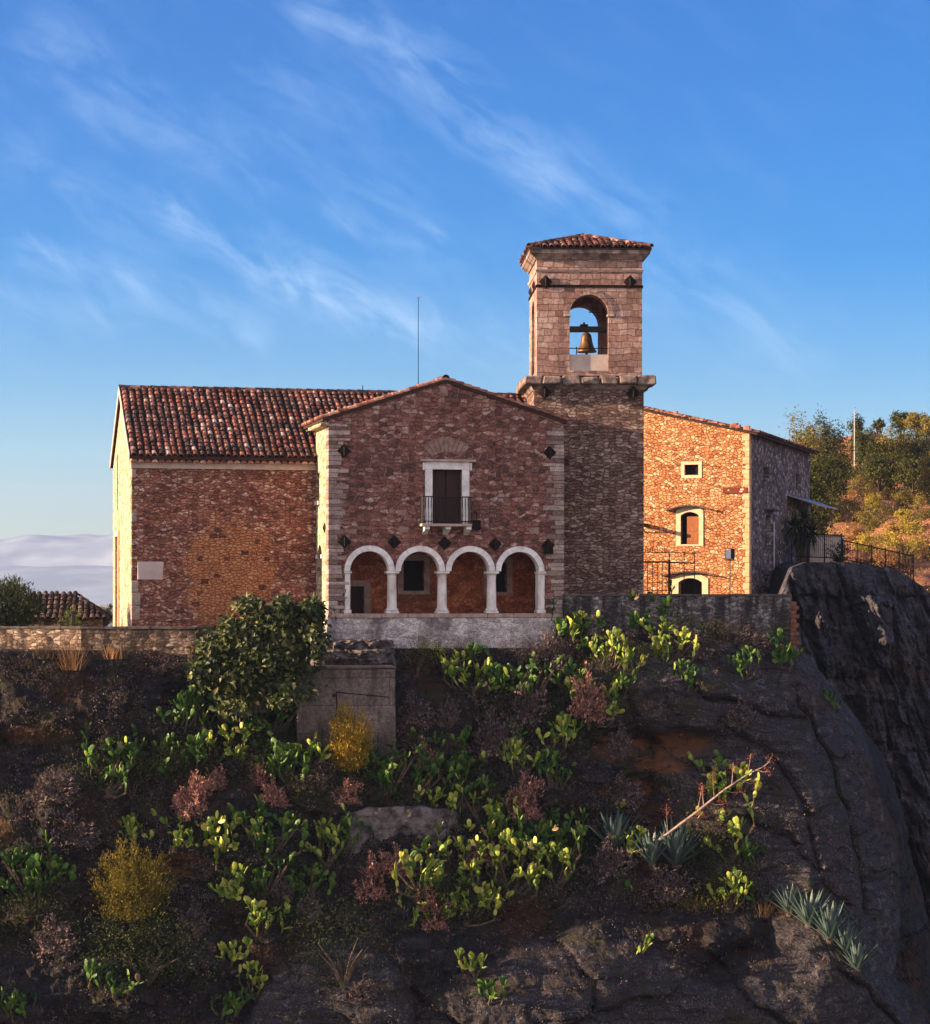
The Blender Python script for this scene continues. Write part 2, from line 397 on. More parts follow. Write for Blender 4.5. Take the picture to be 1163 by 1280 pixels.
M['tile_bed'] = plain('tile_bed', (0.028, 0.018, 0.016), (0.06, 0.03, 0.026), 3.0, 0.9, 0.2)
M['iron'] = plain('rusted_iron', (0.006, 0.004, 0.004), (0.020, 0.010, 0.009), 9.0, 0.8, 0.3, 0.0, 0.1)
M['black_iron'] = plain('black_iron', (0.012, 0.011, 0.013), (0.03, 0.026, 0.026), 12.0, 0.6, 0.2, 0.3)
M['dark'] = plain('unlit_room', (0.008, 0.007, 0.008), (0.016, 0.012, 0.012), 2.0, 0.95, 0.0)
M['door'] = plain('old_dark_door', (0.022, 0.010, 0.009), (0.05, 0.02, 0.017), 5.0, 0.7, 0.4, stretch=(6, 6, 0.6))
M['shutter'] = plain('brown_shutter', (0.22, 0.075, 0.030), (0.34, 0.13, 0.055), 5.0, 0.6, 0.3, stretch=(6, 6, 0.6))
M['amber_door'] = plain('amber_wood', (0.38, 0.17, 0.055), (0.52, 0.26, 0.09), 4.0, 0.7, 0.3, stretch=(6, 6, 0.6))
M['bronze'] = plain('bell_bronze', (0.06, 0.032, 0.014), (0.17, 0.088, 0.032), 6.0, 0.5, 0.2, 0.5, 0.4)
M['plaster'] = plain('pale_plaster', (0.42, 0.33, 0.30), (0.55, 0.46, 0.42), 3.0, 0.9, 0.25)
M['plaque'] = plain('marble_plaque', (0.42, 0.34, 0.32), (0.52, 0.44, 0.42), 2.0, 0.6, 0.1)
M['galv'] = plain('galvanised_steel', (0.28, 0.28, 0.29), (0.42, 0.42, 0.43), 6.0, 0.45, 0.1, 0.7)
M['white_paint'] = plain('white_paint', (0.62, 0.62, 0.62), (0.78, 0.78, 0.78), 5.0, 0.5, 0.1)
M['sign'] = plain('brown_sign_paint', (0.13, 0.028, 0.018), (0.18, 0.042, 0.026), 3.0, 0.5, 0.1)
M['wood'] = plain('grey_timber', (0.10, 0.07, 0.055), (0.20, 0.15, 0.12), 6.0, 0.85, 0.4, stretch=(1, 8, 8))

M['cornice_stone'] = plain('sooty_cornice_stone', (0.10, 0.072, 0.066), (0.33, 0.245, 0.22), 2.6, 0.92, 0.8, lo=0.4, hi=0.62, bdist=0.04)
M['patch_stone'] = plain('brown_patch_stone', (0.17, 0.10, 0.085), (0.33, 0.22, 0.19), 4.0, 0.92, 0.7)
M['tile_dark'] = tilemat('sooty_roof_tile', [(0.0, (0.018, 0.013, 0.014)), (0.6, (0.05, 0.028, 0.025)), (1.0, (0.12, 0.075, 0.065))], 0.5)
M['grey_frame'] = plain('grey_frame_stone', (0.20, 0.135, 0.115), (0.34, 0.25, 0.22), 4.0, 0.9, 0.4)
M['house_quoin'] = plain('house_quoin_stone', (0.54, 0.30, 0.155), (0.72, 0.47, 0.29), 4.0, 0.9, 0.5)
t = NT('coursed_quoin_stone'); g_ = t.n('ShaderNodeNewGeometry'); tc_ = t.n('ShaderNodeTexCoord'); n_a = t.noise(tc_.outputs['Object'], 5.0, 6, 0.7); n_b = t.noise(tc_.outputs['Object'], 26.0, 4, 0.7)
c_ = t.ramp(g_.outputs['Random Per Island'], [(0.0, (0.15, 0.105, 0.092)), (0.4, (0.26, 0.19, 0.17)), (0.8, (0.36, 0.28, 0.26)), (1.0, (0.46, 0.38, 0.355))])
c_ = t.mix(0.5, c_, t.ramp(n_a.outputs[0], [(0.3, (0.08,) * 3), (0.7, (0.92,) * 3)]), 'OVERLAY'); c_ = t.mix(0.6, c_, t.ramp(n_b.outputs[0], [(0.35, (0.06,) * 3), (0.65, (0.94,) * 3)]), 'OVERLAY')
t.principled(c_, 0.92, t.bump(t.math('ADD', n_a.outputs[0], t.math('MULTIPLY', n_b.outputs[0], 0.4)), 0.9, 0.03), spec=0.12); M['quoin_course'] = t.m
# ---------------------------------------------------------------- roofs
def tiles(mb, O, e, s, n, W, L, pitch=0.245, tl=0.34, r=0.102, keep=None, jit=0.02, seg=5):
    O, e, s, n = Vector(O), Vector(e).normalized(), Vector(s).normalized(), Vector(n).normalized()
    nc, nr = max(1, int(W / pitch)), max(1, int(math.ceil(L / tl)))
    pt, tl2 = W / nc, L / nr
    for i in range(nc):
        wob = rnd.uniform(-0.015, 0.015)
        for j in range(nr):
            x, y = (i + 0.5) * pt + wob, j * tl2
            if keep and not keep(x, y + tl2 * 0.5): continue
            cx = O + e * (x + rnd.uniform(-jit, jit)) + s * (y - 0.03 + rnd.uniform(-jit, jit) * 2)
            sk = rnd.uniform(-0.02, 0.02)
            vs = []
            for (off, rr, lift) in ((0.0, r * 1.10, 0.045), (tl2 * 1.14, r * 0.88, 0.018)):
                for k in range(seg + 1):
                    w = PI * k / seg
                    vs.append(cx + s * off + e * (math.cos(w) * rr + sk * off) + n * (math.sin(w) * rr * 0.95 + lift))
            m = seg + 1
            fs = [(k, k + 1, m + k + 1, m + k) for k in range(seg)]
            # thickness lip at the lower end
            for k in range(seg + 1):
                w = PI * k / seg
                vs.append(cx + e * (math.cos(w) * r * 0.9) + n * (math.sin(w) * r * 0.78 + 0.03))
            fs += [(2*m + k, 2*m + k + 1, k + 1, k) for k in range(seg)]
            mb.add(vs, fs)

def ridge_tiles(mb, a, b, r=0.13, tl=0.40, lift=0.03):
    a, b = Vector(a), Vector(b); s = (b - a); L = s.length; s.normalize()
    e = s.cross(Vector((0, 0, 1))).normalized(); n = e.cross(s).normalized()
    k = max(1, int(L / tl))
    for j in range(k):
        c = a + s * (j * L / k)
        vs = []
        for off, rr in ((0, r * 1.08), (L / k * 1.1, r * 0.92)):
            for q in range(7):
                w = PI * q / 6
                vs.append(c + s * off + e * math.cos(w) * rr + n * (math.sin(w) * rr + lift - 0.05 + rnd.uniform(0, 0.012)))
        mb.add(vs, [(q, q + 1, 8 + q, 7 + q) for q in range(6)])

def diamond_plate(parent, u, z, h=0.22, d=-0.05, label=None):
    """pyramidal iron anchor plate with its tie-rod nut"""
    m = MB()
    P4 = [(u - h, z), (u, z - h), (u + h, z), (u, z + h)]
    m.add([(a, d, b) for a, b in P4] + [(u, d - 0.045, z)] + [(a, 0.03, b) for a, b in P4],
          [(0, 1, 4), (1, 2, 4), (2, 3, 4), (3, 0, 4), (8, 7, 6, 5)] + [(q_, (q_ + 1) % 4, 5 + (q_ + 1) % 4, 5 + q_) for q_ in range(4)])
    o = m.build('anchor_plate', M['iron'], parent)
    k = MB(); k.rbox(u - 0.018, u + 0.018, d - 0.07, d - 0.03, z - 0.16, z + 0.16, 0.006)
    k.build('tie_bolt', M['black_iron'], o)
    return o

def side_plate(parent, d, z, h=0.22, u=0.0):
    m = MB()
    m.add([(u - 0.004, d - h, z), (u - 0.004, d, z - h), (u - 0.004, d + h, z), (u - 0.004, d, z + h), (u - 0.1, d, z)],
          [(0, 1, 4), (1, 2, 4), (2, 3, 4), (3, 0, 4), (3, 2, 1, 0)])
    return m.build('anchor_plate', M['iron'], parent)

# ---------------------------------------------------------------- church nave
TH = R(13)
NV = Frame((165 - CX) / F * 84.0, 84.0, TH)
nave = empty('church_nave', (NV.ox, NV.oy, 0), TH, 'long reddish rubble church nave with dark tiled gable roof, left of the arcaded building', 'church')
ZE = NV.uz(165, 571.0)[1]                    # eaves
DN, UN = 9.0, 16.4
ZR = ZE + 2.86
mpf = lambda a, z, d: (a, d, z)
mps = lambda a, z, d: (d, a, z)
# openings of the wall inside the loggia porch
def nrect(x0, x1, y0, y1):
    a = NV.uz(x0, y1); b = NV.uz(x1, y0); return rect(a[0], b[0], a[1], b[1])
porch_door = nrect(437.5, 455, 733, 769); porch_w1 = nrect(504, 529.5, 701, 738.5); porch_w2 = nrect(611, 633, 704, 740)
w = MB(); w.prism(rect(0, UN, -3.2, ZE - 0.02), [porch_door, porch_w1, porch_w2], 0.0, 0.5)
w.build('front_wall', M['nave'], nave)
# left gable wall with slit window and doorway
d0, z0 = NV.dz(147.4, 638); d1, z1 = NV.dz(145.6, 569)
slit = rect(d0, d0 + 0.42, z0, z1)
dd0, dz1 = NV.dz(149.0, 670)
doorway = rect(dd0, dd0 + 1.5, -1.2, dz1)
g = MB(); g.prism([(0.5, -3.2), (DN, -3.2), (DN, ZE - 0.02), (DN / 2, ZR - 0.12), (0.5, ZE + 0.2)], [slit, doorway], 0.0, 0.5, mps)
g.build('gable_wall', M['limewash'], nave)
g = MB(); g.prism(slit, [], 0.22, 0.3, mps); g.build('window', M['door'], nave)
g = MB(); g.prism(doorway, [], 0.16, 0.25, mps); dr = g.build('door', M['amber_door'], nave)
g = MB()
for q in range(1, 6): g.box(0.135, 0.157, dd0 + q * 0.25 - 0.01, dd0 + q * 0.25 + 0.01, -1.2, dz1 - 0.02)
g.box(0.13, 0.157, dd0 + 0.02, dd0 + 1.48, 0.4, 0.5)
g.build('door_boards', M['amber_door'], dr)
g = MB()
g.box(-0.06, -0.003, dd0 - 0.22, dd0 - 0.003, -1.2, dz1 + 0.22); g.box(-0.06, -0.003, dd0 + 1.503, dd0 + 1.72, -1.2, dz1 + 0.22)
g.box(-0.06, -0.003, dd0 - 0.003, dd0 + 1.503, dz1 + 0.003, dz1 + 0.22)
g.build('door_frame', M['house_trim'], dr)
g = MB(); g.box(0.5, UN, DN - 0.5, DN, -3.2, ZE - 0.02); g.box(UN - 0.5, UN, 0.5, DN - 0.5, -3.2, ZE - 0.02); g.build('rear_wall', M['nave'], nave)
# cornice band and the wavy row of tile ends below the eaves
zb = NV.uz(165, 585)[1]
g = MB(); g.box(-0.03, 9.0, -0.05, -0.003, zb, ZE - 0.20); g.build('cornice_band', M['plaster'], nave)
g = MB()
for i in range(36):
    c = 0.05 + i * 0.25
    vs = []
    for dd in (-0.30, -0.003):
        for k in range(6):
            wv = PI * k / 5
            vs.append((c + 0.118 * math.cos(wv), dd, ZE - 0.20 + 0.10 * math.sin(wv) ))
        vs.append((c + 0.118, dd, ZE - 0.198)); vs.append((c - 0.118, dd, ZE - 0.198))
    m_ = 8
    g.add(vs, [tuple(range(6))] + [(k, k + 1, m_ + k + 1, m_ + k) for k in range(5)] + [(0, 5, 13, 8)])
g.build('eaves_course', M['tile_red'], nave)
# roof
sl = math.atan2(ZR - ZE, DN / 2 + 0.30)
def roof_profile(th=0.14):
    return [(-0.32, ZE), (DN / 2, ZR), (DN + 0.32, ZE), (DN + 0.32, ZE - th), (DN / 2, ZR - th), (-0.32, ZE - th)]
g = MB(); g.prism([(-0.30, ZE + 0.02), (DN / 2, ZR + 0.0), (DN + 0.04, ZE + 0.18), (DN + 0.04, ZE + 0.07), (DN / 2, ZR - 0.13), (-0.30, ZE - 0.09)], [], -0.10, UN, mps)
roof = g.build('roof', M['tile_bed'], nave)
cs, sn = math.cos(sl), math.sin(sl)
L = math.hypot(DN / 2 + 0.30, ZR - ZE - 0.02)
g = MB()
tiles(g, (-0.06, -0.30, ZE + 0.02), (1, 0, 0), (0, cs, sn), (0, -sn, cs), UN + 0.05, L)
tiles(g, (-0.06, DN + 0.04, ZE + 0.18), (1, 0, 0), (0, -cs, sn), (0, sn, cs), UN + 0.05, L - 0.3, seg=4)
g.build('tile_courses', M['tile'], roof, recalc=False)
g = MB(); ridge_tiles(g, (-0.12, DN / 2, ZR + 0.015), (UN, DN / 2, ZR + 0.015), 0.155); g.build('ridge_tiles', M['tile'], roof, recalc=False)
g = MB(); g.prism([(-0.30, ZE + 0.09), (DN / 2, ZR + 0.10), (DN + 0.03, ZE + 0.25), (DN + 0.03, ZE + 0.02), (DN / 2, ZR - 0.17), (-0.30, ZE - 0.14)], [], -0.13, -0.103, mps); g.build('verge', M['plaster'], roof)
# plaque and corner stones on the front wall
a = NV.uz(172, 725); b = NV.uz(204, 702)
g = MB(); g.rbox(a[0], b[0], -0.025, 0.05, a[1], b[1], 0.02, 0.02); g.build('plaque', M['plaque'], nave)
g = MB()
for (x0, x1, y0, y1) in ((165.3, 175, 757, 775), (165.3, 175.5, 741, 756.4), (165.3, 173, 726, 740.4), (165.3, 171, 641, 652), (165.3, 170, 586, 597)):
    a = NV.uz(x0, y1); b = NV.uz(x1, y0); g = MB(); g.rbox(-0.025, b[0], -0.03, 0.3, a[1], b[1], 0.02, 0.006)
    g.build('corner_stone', M['quoin'], nave)
# door and windows at the back of the porch, framed in grey stone
def framed(parent, rc, fw, matframe, back, depth=0.22, name='window', sill=True, proud=0.05, kids=None):
    (a0, z0), (a1, _), (_, z1), _ = rc
    m = MB(); m.box(a0, a1, depth, depth + 0.06, z0, z1); p = m.build(name, back, parent)
    m = MB(); m.box(a0 - fw, a0 - 0.002, -proud, depth, z0, z1); m.box(a1 + 0.002, a1 + fw, -proud, depth, z0, z1)
    m.box(a0 - fw, a1 + fw, -proud, depth, z1 + 0.002, z1 + fw)
    if sill: m.box(a0 - fw - 0.03, a1 + fw + 0.03, -proud - 0.03, depth, z0 - fw * 0.7, z0 - 0.002)
    m.build(name + '_frame', matframe, p)
    return p

# ---------------------------------------------------------------- loggia
u0_, _ = NV.uz(411, 700, -2.8)
o_ = NV.world(u0_, -2.8)
LG = Frame(o_.x, o_.y, TH)
log = empty('loggia_house', (LG.ox, LG.oy, 0), TH, 'gabled brown stone front with four white arches below and a balcony door above', 'loggia building')
UL = LG.uz(704.5, 650)[0]
ZP = LG.uz(555, 767)[1]                    # parapet top
ZLe = LG.uz(412, 524)[1]; ZRe = LG.uz(703, 528)[1]
apx, ZA = LG.uz(557, 478.5)
zsp = LG.uz(553, 714)[1]                   # springing of the arches
cen = [LG.uz(x, 700)[0] for x in (462.0, 525.3, 588.0, 650.0)]
RO = (cen[3] - cen[0]) / 6 - 0.012; RI = RO - 0.205
hole = [(cen[0] - RO, ZP), (cen[3] + RO, ZP)]
for c in reversed(cen):
    hole += [(c + RO * math.cos(PI * k / 16), zsp + RO * math.sin(PI * k / 16)) for k in range(17)]
bd = [LG.uz(540.5, 661)[0], LG.uz(577.5, 661)[0], LG.uz(555, 655)[1], LG.uz(555, 587)[1]]
bdoor = rect(*bd)
w = MB(); w.prism([(0, ZP - 0.02), (UL, ZP - 0.02), (UL, ZRe), (apx, ZA), (0, ZLe)], [hole, bdoor], 0.0, 0.42)
w.build('front_wall', M['loggia'], log)
# left side wall, sunlit, with its own arch
dl0, _ = LG.dz(402.6, 710); dl1, _ = LG.dz(397.2, 710)
zl0 = LG.dz(400, 752)[1]; zl1 = LG.dz(400, 681)[1]
ca, ra = (dl0 + dl1) / 2, (dl1 - dl0) / 2
sidearch = arch_loop(ca, ra, zl0, zl1 - ra, 12)
dw, zw0 = LG.dz(399.5, 626); zw1 = LG.dz(399.5, 591)[1]
sidewin = rect(dw, dw + 0.7, zw0, zw1)
w = MB(); w.prism([(0.42, -2.9), (2.79, -2.9), (2.79, ZLe), (0.42, ZLe)], [sidearch, sidewin], 0.0, 0.4, mps); w.build('side_wall', M['limewash'], log)
w = MB(); w.prism(sidewin, [], 0.2, 0.26, mps); sw = w.build('window', M['door'], log)
w = MB(); w.box(-0.07, -0.003, dw - 0.1, dw + 0.8, zw0 - 0.14, zw0 - 0.003); w.build('window_sill', M['white_stone'], sw)
w = MB(); w.box(-0.06, 0.3, ca - ra - 0.02, ca + ra + 0.02, zl0 - 0.12, zl0 - 0.003); w.build('arch_sill', M['white_stone'], log)
for y0, y1 in ((ca - ra - 0.22, ca - ra), (ca + ra, ca + ra + 0.2)):
    w = MB(); w.box(-0.05, -0.003, y0, y1, zl1 - ra - 0.02, zl1 - ra + 0.12); w.build('arch_impost', M['white_stone'], log)
w = MB(); w.box(UL - 0.4, UL, 0.42, 3.3, -2.9, ZRe); w.build('side_wall', M['loggia'], log)
w = MB(); w.box(0.4, UL - 0.4, 0.42, 2.79, ZP - 0.45, ZP - 0.33); w.build('porch_floor', M['coping'], log)
zc = LG.uz(555, 668)[1]
w = MB(); w.box(0.4, UL - 0.4, 0.42, 2.79, zc, zc + 0.15); w.build('porch_ceiling', M['red_plaster'], log)
# red back wall of the porch, on the nave wall
ush = u0_
def shift(rc): return [(p[0] - ush, p[1]) for p in rc]
w = MB(); w.prism(rect(0.4, UL - 0.4, ZP - 0.33, zc), [shift(porch_door), shift(porch_w1), shift(porch_w2)], 2.72, 2.797); w.build('porch_back_wall', M['red_plaster'], log)
for rc, nm in ((porch_w1, 'window'), (porch_w2, 'window'), (porch_door, 'door')):
    (a0, z0), (a1, _), (_, z1), _ = shift(rc)
    m = MB(); m.box(a0, a1, 2.98, 3.04, z0, z1); p = m.build(nm, M['dark'] if nm == 'window' else M['door'], log)
    m = MB(); fw = 0.22
    m.box(a0 - fw, a0 - 0.002, 2.67, 2.98, z0, z1); m.box(a1 + 0.002, a1 + fw, 2.67, 2.98, z0, z1); m.box(a0 - fw, a1 + fw, 2.67, 2.98, z1 + 0.002, z1 + fw)
    if nm == 'window': m.box(a0 - fw, a1 + fw, 2.65, 2.98, z0 - 0.13, z0 - 0.002)
    m.build(nm + '_frame', M['grey_frame'], p)
# plastered base below the arcade
w = MB(); w.box(-0.06, UL + 0.04, -0.05, 0.42, -3.4, ZP - 0.15); w.box(-0.05, 0.4, 0.42, 2.79, -3.4, -2.9); w.build('base_wall', M['base_plaster'], log)
w = MB()
n_ = 9
for i in range(n_):
    a = -0.06 + (UL + 0.12) * i / n_; w.rbox(a + 0.004, a + (UL + 0.12) / n_ - 0.004, -0.10, 0.44, ZP - 0.15, ZP, 0.015, 0.006)
w.build('parapet_coping', M['quoin'], log)
# white arches: each a ring of voussoirs
for c in cen:
    m = MB(); nseg = 13
    for k in range(nseg):
        a0, a1 = PI * k / nseg + 0.004, PI * (k + 1) / nseg - 0.004
        pl = [(c + RO * math.cos(a0 + (a1 - a0) * q / 3), zsp + RO * math.sin(a0 + (a1 - a0) * q / 3)) for q in range(4)] + \
             [(c + RI * math.cos(a1 + (a0 - a1) * q / 3), zsp + RI * math.sin(a1 + (a0 - a1) * q / 3)) for q in range(4)]
        m.prism(pl, [], -0.05 - rnd.uniform(0, 0.008), 0.40)
    m.build('arch', M['white_stone'], log)
# columns
uc = [LG.uz(x, 740)[0] for x in (491.2, 554.0, 616.0)]
for c in uc:
    H = zsp - ZP
    m = MB()
    m.rbox(c - 0.24, c + 0.24, 0.0, 0.42, ZP + 0.002, ZP + 0.09, 0.02)
    m.lathe([(0.22, 0.09), (0.235, 0.13), (0.22, 0.17), (0.185, 0.19), (0.18, 0.22), (0.172, H * 0.5), (0.16, H - 0.24), (0.175, H - 0.235), (0.175, H - 0.205), (0.16, H - 0.20), (0.165, H - 0.15), (0.21, H - 0.09)], (c, 0.18, ZP), 18)
    m.rbox(c - 0.235, c + 0.235, -0.055, 0.43, zsp - 0.09, zsp - 0.003, 0.015)
    o = m.build('column', M['column'], log)
for x0, x1 in ((431.2, 438.0), (672.6, 681.0)):
    a, b = LG.uz(x0, 740)[0], LG.uz(x1, 740)[0]
    m = MB(); m.rbox(a - 0.04, b + 0.04, -0.06, 0.40, ZP + 0.002, ZP + 0.14, 0.02); m.rbox(a, b, -0.03, 0.38, ZP + 0.14, zsp - 0.10, 0.02); m.rbox(a - 0.03, b + 0.05, -0.06, 0.40, zsp - 0.10, zsp - 0.003, 0.015)
    m.build('pilaster', M['column'], log)
# fill between the outer pilasters and the arcade opening
a = LG.uz(681.0, 740)[0]
# quoins of the two front corners
for side in (0, 1):
    m = MB(); z = ZP + 0.01; i = 0
    top = (ZLe if side == 0 else ZRe) - 0.25
    while z < top:
        h = rnd.uniform(0.095, 0.21); wd = (0.64 if i % 2 else 0.42) * rnd.uniform(0.7, 1.25)
        if side == 0: m.rbox(-0.022, wd, -0.028 - rnd.uniform(0, 0.012), 0.5, z, z + h - 0.012, 0.012, 0.005)
        else: m.rbox(UL - wd, UL + 0.022, -0.028 - rnd.uniform(0, 0.012), 0.5, z, z + h - 0.012, 0.012, 0.005)
        z += h; i += 1
    m.build('quoins', M['quoin_course'], log)
# scattered pale stones and the relieving arch over the balcony door
m = MB()
for (x, y, wd, hd) in ((555, 490, 5, 4.5), (498, 507, 2.5, 4), (503, 641, 6, 3.5), (510, 647, 5, 3), (441, 664, 5, 3), (668, 663, 6, 3.5), (505, 662, 6, 4), (466, 562, 3, 3)):
    a = LG.uz(x - wd, y + hd); b = LG.uz(x + wd, y - hd); m = MB(); m.rbox(a[0], b[0], -0.012, 0.06, a[1], b[1], 0.012, 0.01); m.build('pale_stone', M['patch_stone'], log)
cx, czz = LG.uz(558, 592)
m = MB(); r0, r1 = 0.78, 1.32
for k in range(9):
    a0, a1 = R(48) + R(84) * k / 9 + 0.008, R(48) + R(84) * (k + 1) / 9 - 0.008
    m.prism([(cx + r1 * math.cos(a0), czz + r1 * math.sin(a0)), (cx + r1 * math.cos(a1), czz + r1 * math.sin(a1)), (cx + r0 * math.cos(a1), czz + r0 * math.sin(a1)), (cx + r0 * math.cos(a0), czz + r0 * math.sin(a0))], [], -0.02, 0.03)
m.build('relieving_arch', M['patch_stone'], log)
# balcony door with white surround
m = MB(); m.box(bd[0], bd[1], 0.24, 0.30, bd[2], bd[3]); dr = m.build('balcony_door', M['dark'], log)
m = MB()
zt = LG.uz(555, 577.5)[1]
m.rbox(bd[0] - 0.27, bd[0], -0.07, 0.25, bd[2], bd[3], 0.01); m.rbox(bd[1], bd[1] + 0.27, -0.07, 0.25, bd[2], bd[3], 0.01)
m.rbox(bd[0] - 0.28, bd[1] + 0.28, -0.075, 0.25, bd[3] + 0.003, zt, 0.01)
m.rbox(bd[0] - 0.36, bd[0] - 0.29, -0.10, 0.02, zt - 0.30, zt - 0.02, 0.01); m.rbox(bd[1] + 0.29, bd[1] + 0.36, -0.10, 0.02, zt - 0.30, zt - 0.02, 0.01)
m.build('door_surround', M['white_stone'], dr)
m = MB(); m.rbox(bd[0] - 0.46, bd[1] + 0.50, -0.20, 0.02, zt + 0.003, zt + 0.09, 0.015); m.build('lintel_hood', M['trim'], dr)
m = MB(); mid = (bd[0] + bd[1]) / 2
m.box(bd[0] + 0.03, mid - 0.02, 0.20, 0.237, bd[2], bd[3] - 0.02); m.box(mid + 0.02, bd[1] - 0.03, 0.20, 0.237, bd[2], bd[3] - 0.02); m.build('door_leaf', M['door'], dr)
bx0, bx1 = LG.uz(527, 657, -0.5)[0], LG.uz(590, 657, -0.5)[0]
m = MB(); m.rbox(bx0, bx1, -0.58, -0.003, bd[2] - 0.10, bd[2] - 0.003, 0.015); bal = m.build('balcony', M['trim'], log)
for x in (533, 559, 585):
    c = LG.uz(x, 662, -0.3)[0]
    m = MB(); m.prism([(-0.003, bd[2] - 0.40), (-0.003, bd[2] - 0.103), (-0.50, bd[2] - 0.103), (-0.50, bd[2] - 0.20), (-0.25, bd[2] - 0.30)], [], c - 0.09, c + 0.09, mps); m.build('bracket', M['white_stone'], bal)
zr = LG.uz(555, 621, -0.5)[1]
m = MB()
m.tube([(bx0 + 0.04, -0.003, zr), (bx0 + 0.04, -0.54, zr), (bx1 - 0.04, -0.54, zr), (bx1 - 0.04, -0.003, zr)], 0.022, 5)
m.tube([(bx0 + 0.04, -0.003, bd[2] + 0.08), (bx0 + 0.04, -0.54, bd[2] + 0.08), (bx1 - 0.04, -0.54, bd[2] + 0.08), (bx1 - 0.04, -0.003, bd[2] + 0.08)], 0.018, 5)
nb = 17
for i in range(nb + 1):
    x = bx0 + 0.04 + (bx1 - bx0 - 0.08) * i / nb; bulge = 0.07 if i % 2 else 0.06
    m.tube([(x, -0.54, bd[2]), (x, -0.54 - bulge, bd[2] + 0.28), (x, -0.54, bd[2] + 0.62), (x, -0.54, zr)], 0.017, 4)
for i in range(1, 4):
    for x in (bx0 + 0.04, bx1 - 0.04): m.tube([(x, -0.54 * i / 4, bd[2]), (x, -0.54 * i / 4, zr)], 0.013, 4)
m.build('railing', M['black_iron'], bal)
a = LG.uz(592, 662, -0.3); b = LG.uz(601, 650, -0.3)
m = MB(); m.rbox(a[0], b[0], -0.36, -0.10, a[1], b[1], 0.02); m.tube([((a[0]+b[0])/2, -0.22, b[1]), ((a[0]+b[0])/2, -0.22, b[1] + 0.25), ((a[0]+b[0])/2, -0.0, b[1] + 0.3)], 0.02, 5); m.build('wall_lantern', M['iron'], log)
for (x, y) in ((430, 563.5), (687, 565.5), (430.5, 677), (492.8, 677.5), (556, 679), (619, 680.5), (685, 682)):
    u, z = LG.uz(x, y); diamond_plate(log, u, z, 0.25)
a = LG.uz(685, 689); m = MB(); m.rbox(a[0] - 0.17, a[0] + 0.17, -0.14, -0.02, a[1] - 0.10, a[1] + 0.16, 0.01); m.build('alarm_box', M['iron'], log)
d_, z_ = LG.dz(406.5, 660); side_plate(log, d_, z_, 0.22)
# loggia roof: ridge running back into the nave roof
g = MB(); dB = 6.2
ov = 0.22
def zl_at(u): return ZLe + (ZA - ZLe) * (u / apx)
def zr_at(u): return ZA + (ZRe - ZA) * ((u - apx) / (UL - apx))
zl_ = zl_at(-ov); zr_ = zr_at(UL + 0.14)
prof = [(-ov, zl_ + 0.005), (apx, ZA + 0.005), (UL + 0.14, zr_ + 0.005), (UL + 0.14, zr_ + 0.10), (apx, ZA + 0.115), (-ov, zl_ + 0.10)]
g.prism(prof, [], -0.06, dB); roof = g.build('roof', M['tile_bed'], log)
g = MB()
for (ue, ze, ur, zz, sgn) in ((-ov, zl_ + 0.09, apx, ZA + 0.10, 1), (UL + 0.14, zr_ + 0.09, apx, ZA + 0.10, -1)):
    s = Vector((ur - ue, 0, zz - ze)); Ls = s.length; s.normalize()
    n = Vector((-s.z * sgn, 0, abs(s.x)))
    tiles(g, (ue, -0.10, ze), (0, 1, 0), s, n, dB + 0.1, Ls, keep=lambda x, y: x < dB, r=0.112)
g.build('tile_courses', M['tile_red'], roof, recalc=False)
g = MB(); ridge_tiles(g, (apx, -0.12, ZA + 0.17), (apx, dB, ZA + 0.17)); g.build('ridge_tiles', M['tile'], roof, recalc=False)
# projecting eaves stones on the sunny side
g = MB()
for i in range(9):
    g.rbox(-0.30, -0.003, -0.02 + i * 0.31, 0.27 + i * 0.31, ZLe - 0.24, ZLe - 0.12, 0.02, 0.01)
g.build('eaves_course', M['limewash'], log)

# ---------------------------------------------------------------- antenna mast on the nave ridge
u, z = NV.uz(523, 478, DN / 2 + 0.1); zt = NV.uz(523, 372, DN / 2 + 0.1)[1]
p = NV.world(u, DN / 2 + 0.1)
mast = empty('aerial_mast', (p.x, p.y, ZR - 0.2), 0, 'thin bare aerial pole rising above the roofs left of the bell tower', 'aerial')
m = MB(); hh = zt - ZR + 0.2; m.tube([(0, 0, 0), (0, 0, hh * 0.8), (0.01, 0, hh)], [0.017, 0.014, 0.011], 5); m.build('pole', M['black_iron'], mast)
m = MB(); m.tube([(-0.09, 0, hh - 0.02), (0.09, 0, hh + 0.05)], 0.014, 5); m.build('aerial_tip', M['galv'], mast)
u, z = NV.uz(453.5, 489, DN / 2); p = NV.world(u, DN / 2)
m = MB(); m.tube([(0, 0, 0), (0, 0, 0.22)], 0.02, 5); m.rbox(-0.05, 0.05, -0.05, 0.05, -0.02, 0.06, 0.01)
tag(m.build('roof_spike', M['black_iron'], None, loc=(p.x, p.y, ZR + 0.10)), 'short dark iron spike on the nave ridge left of the gable', 'roof spike')

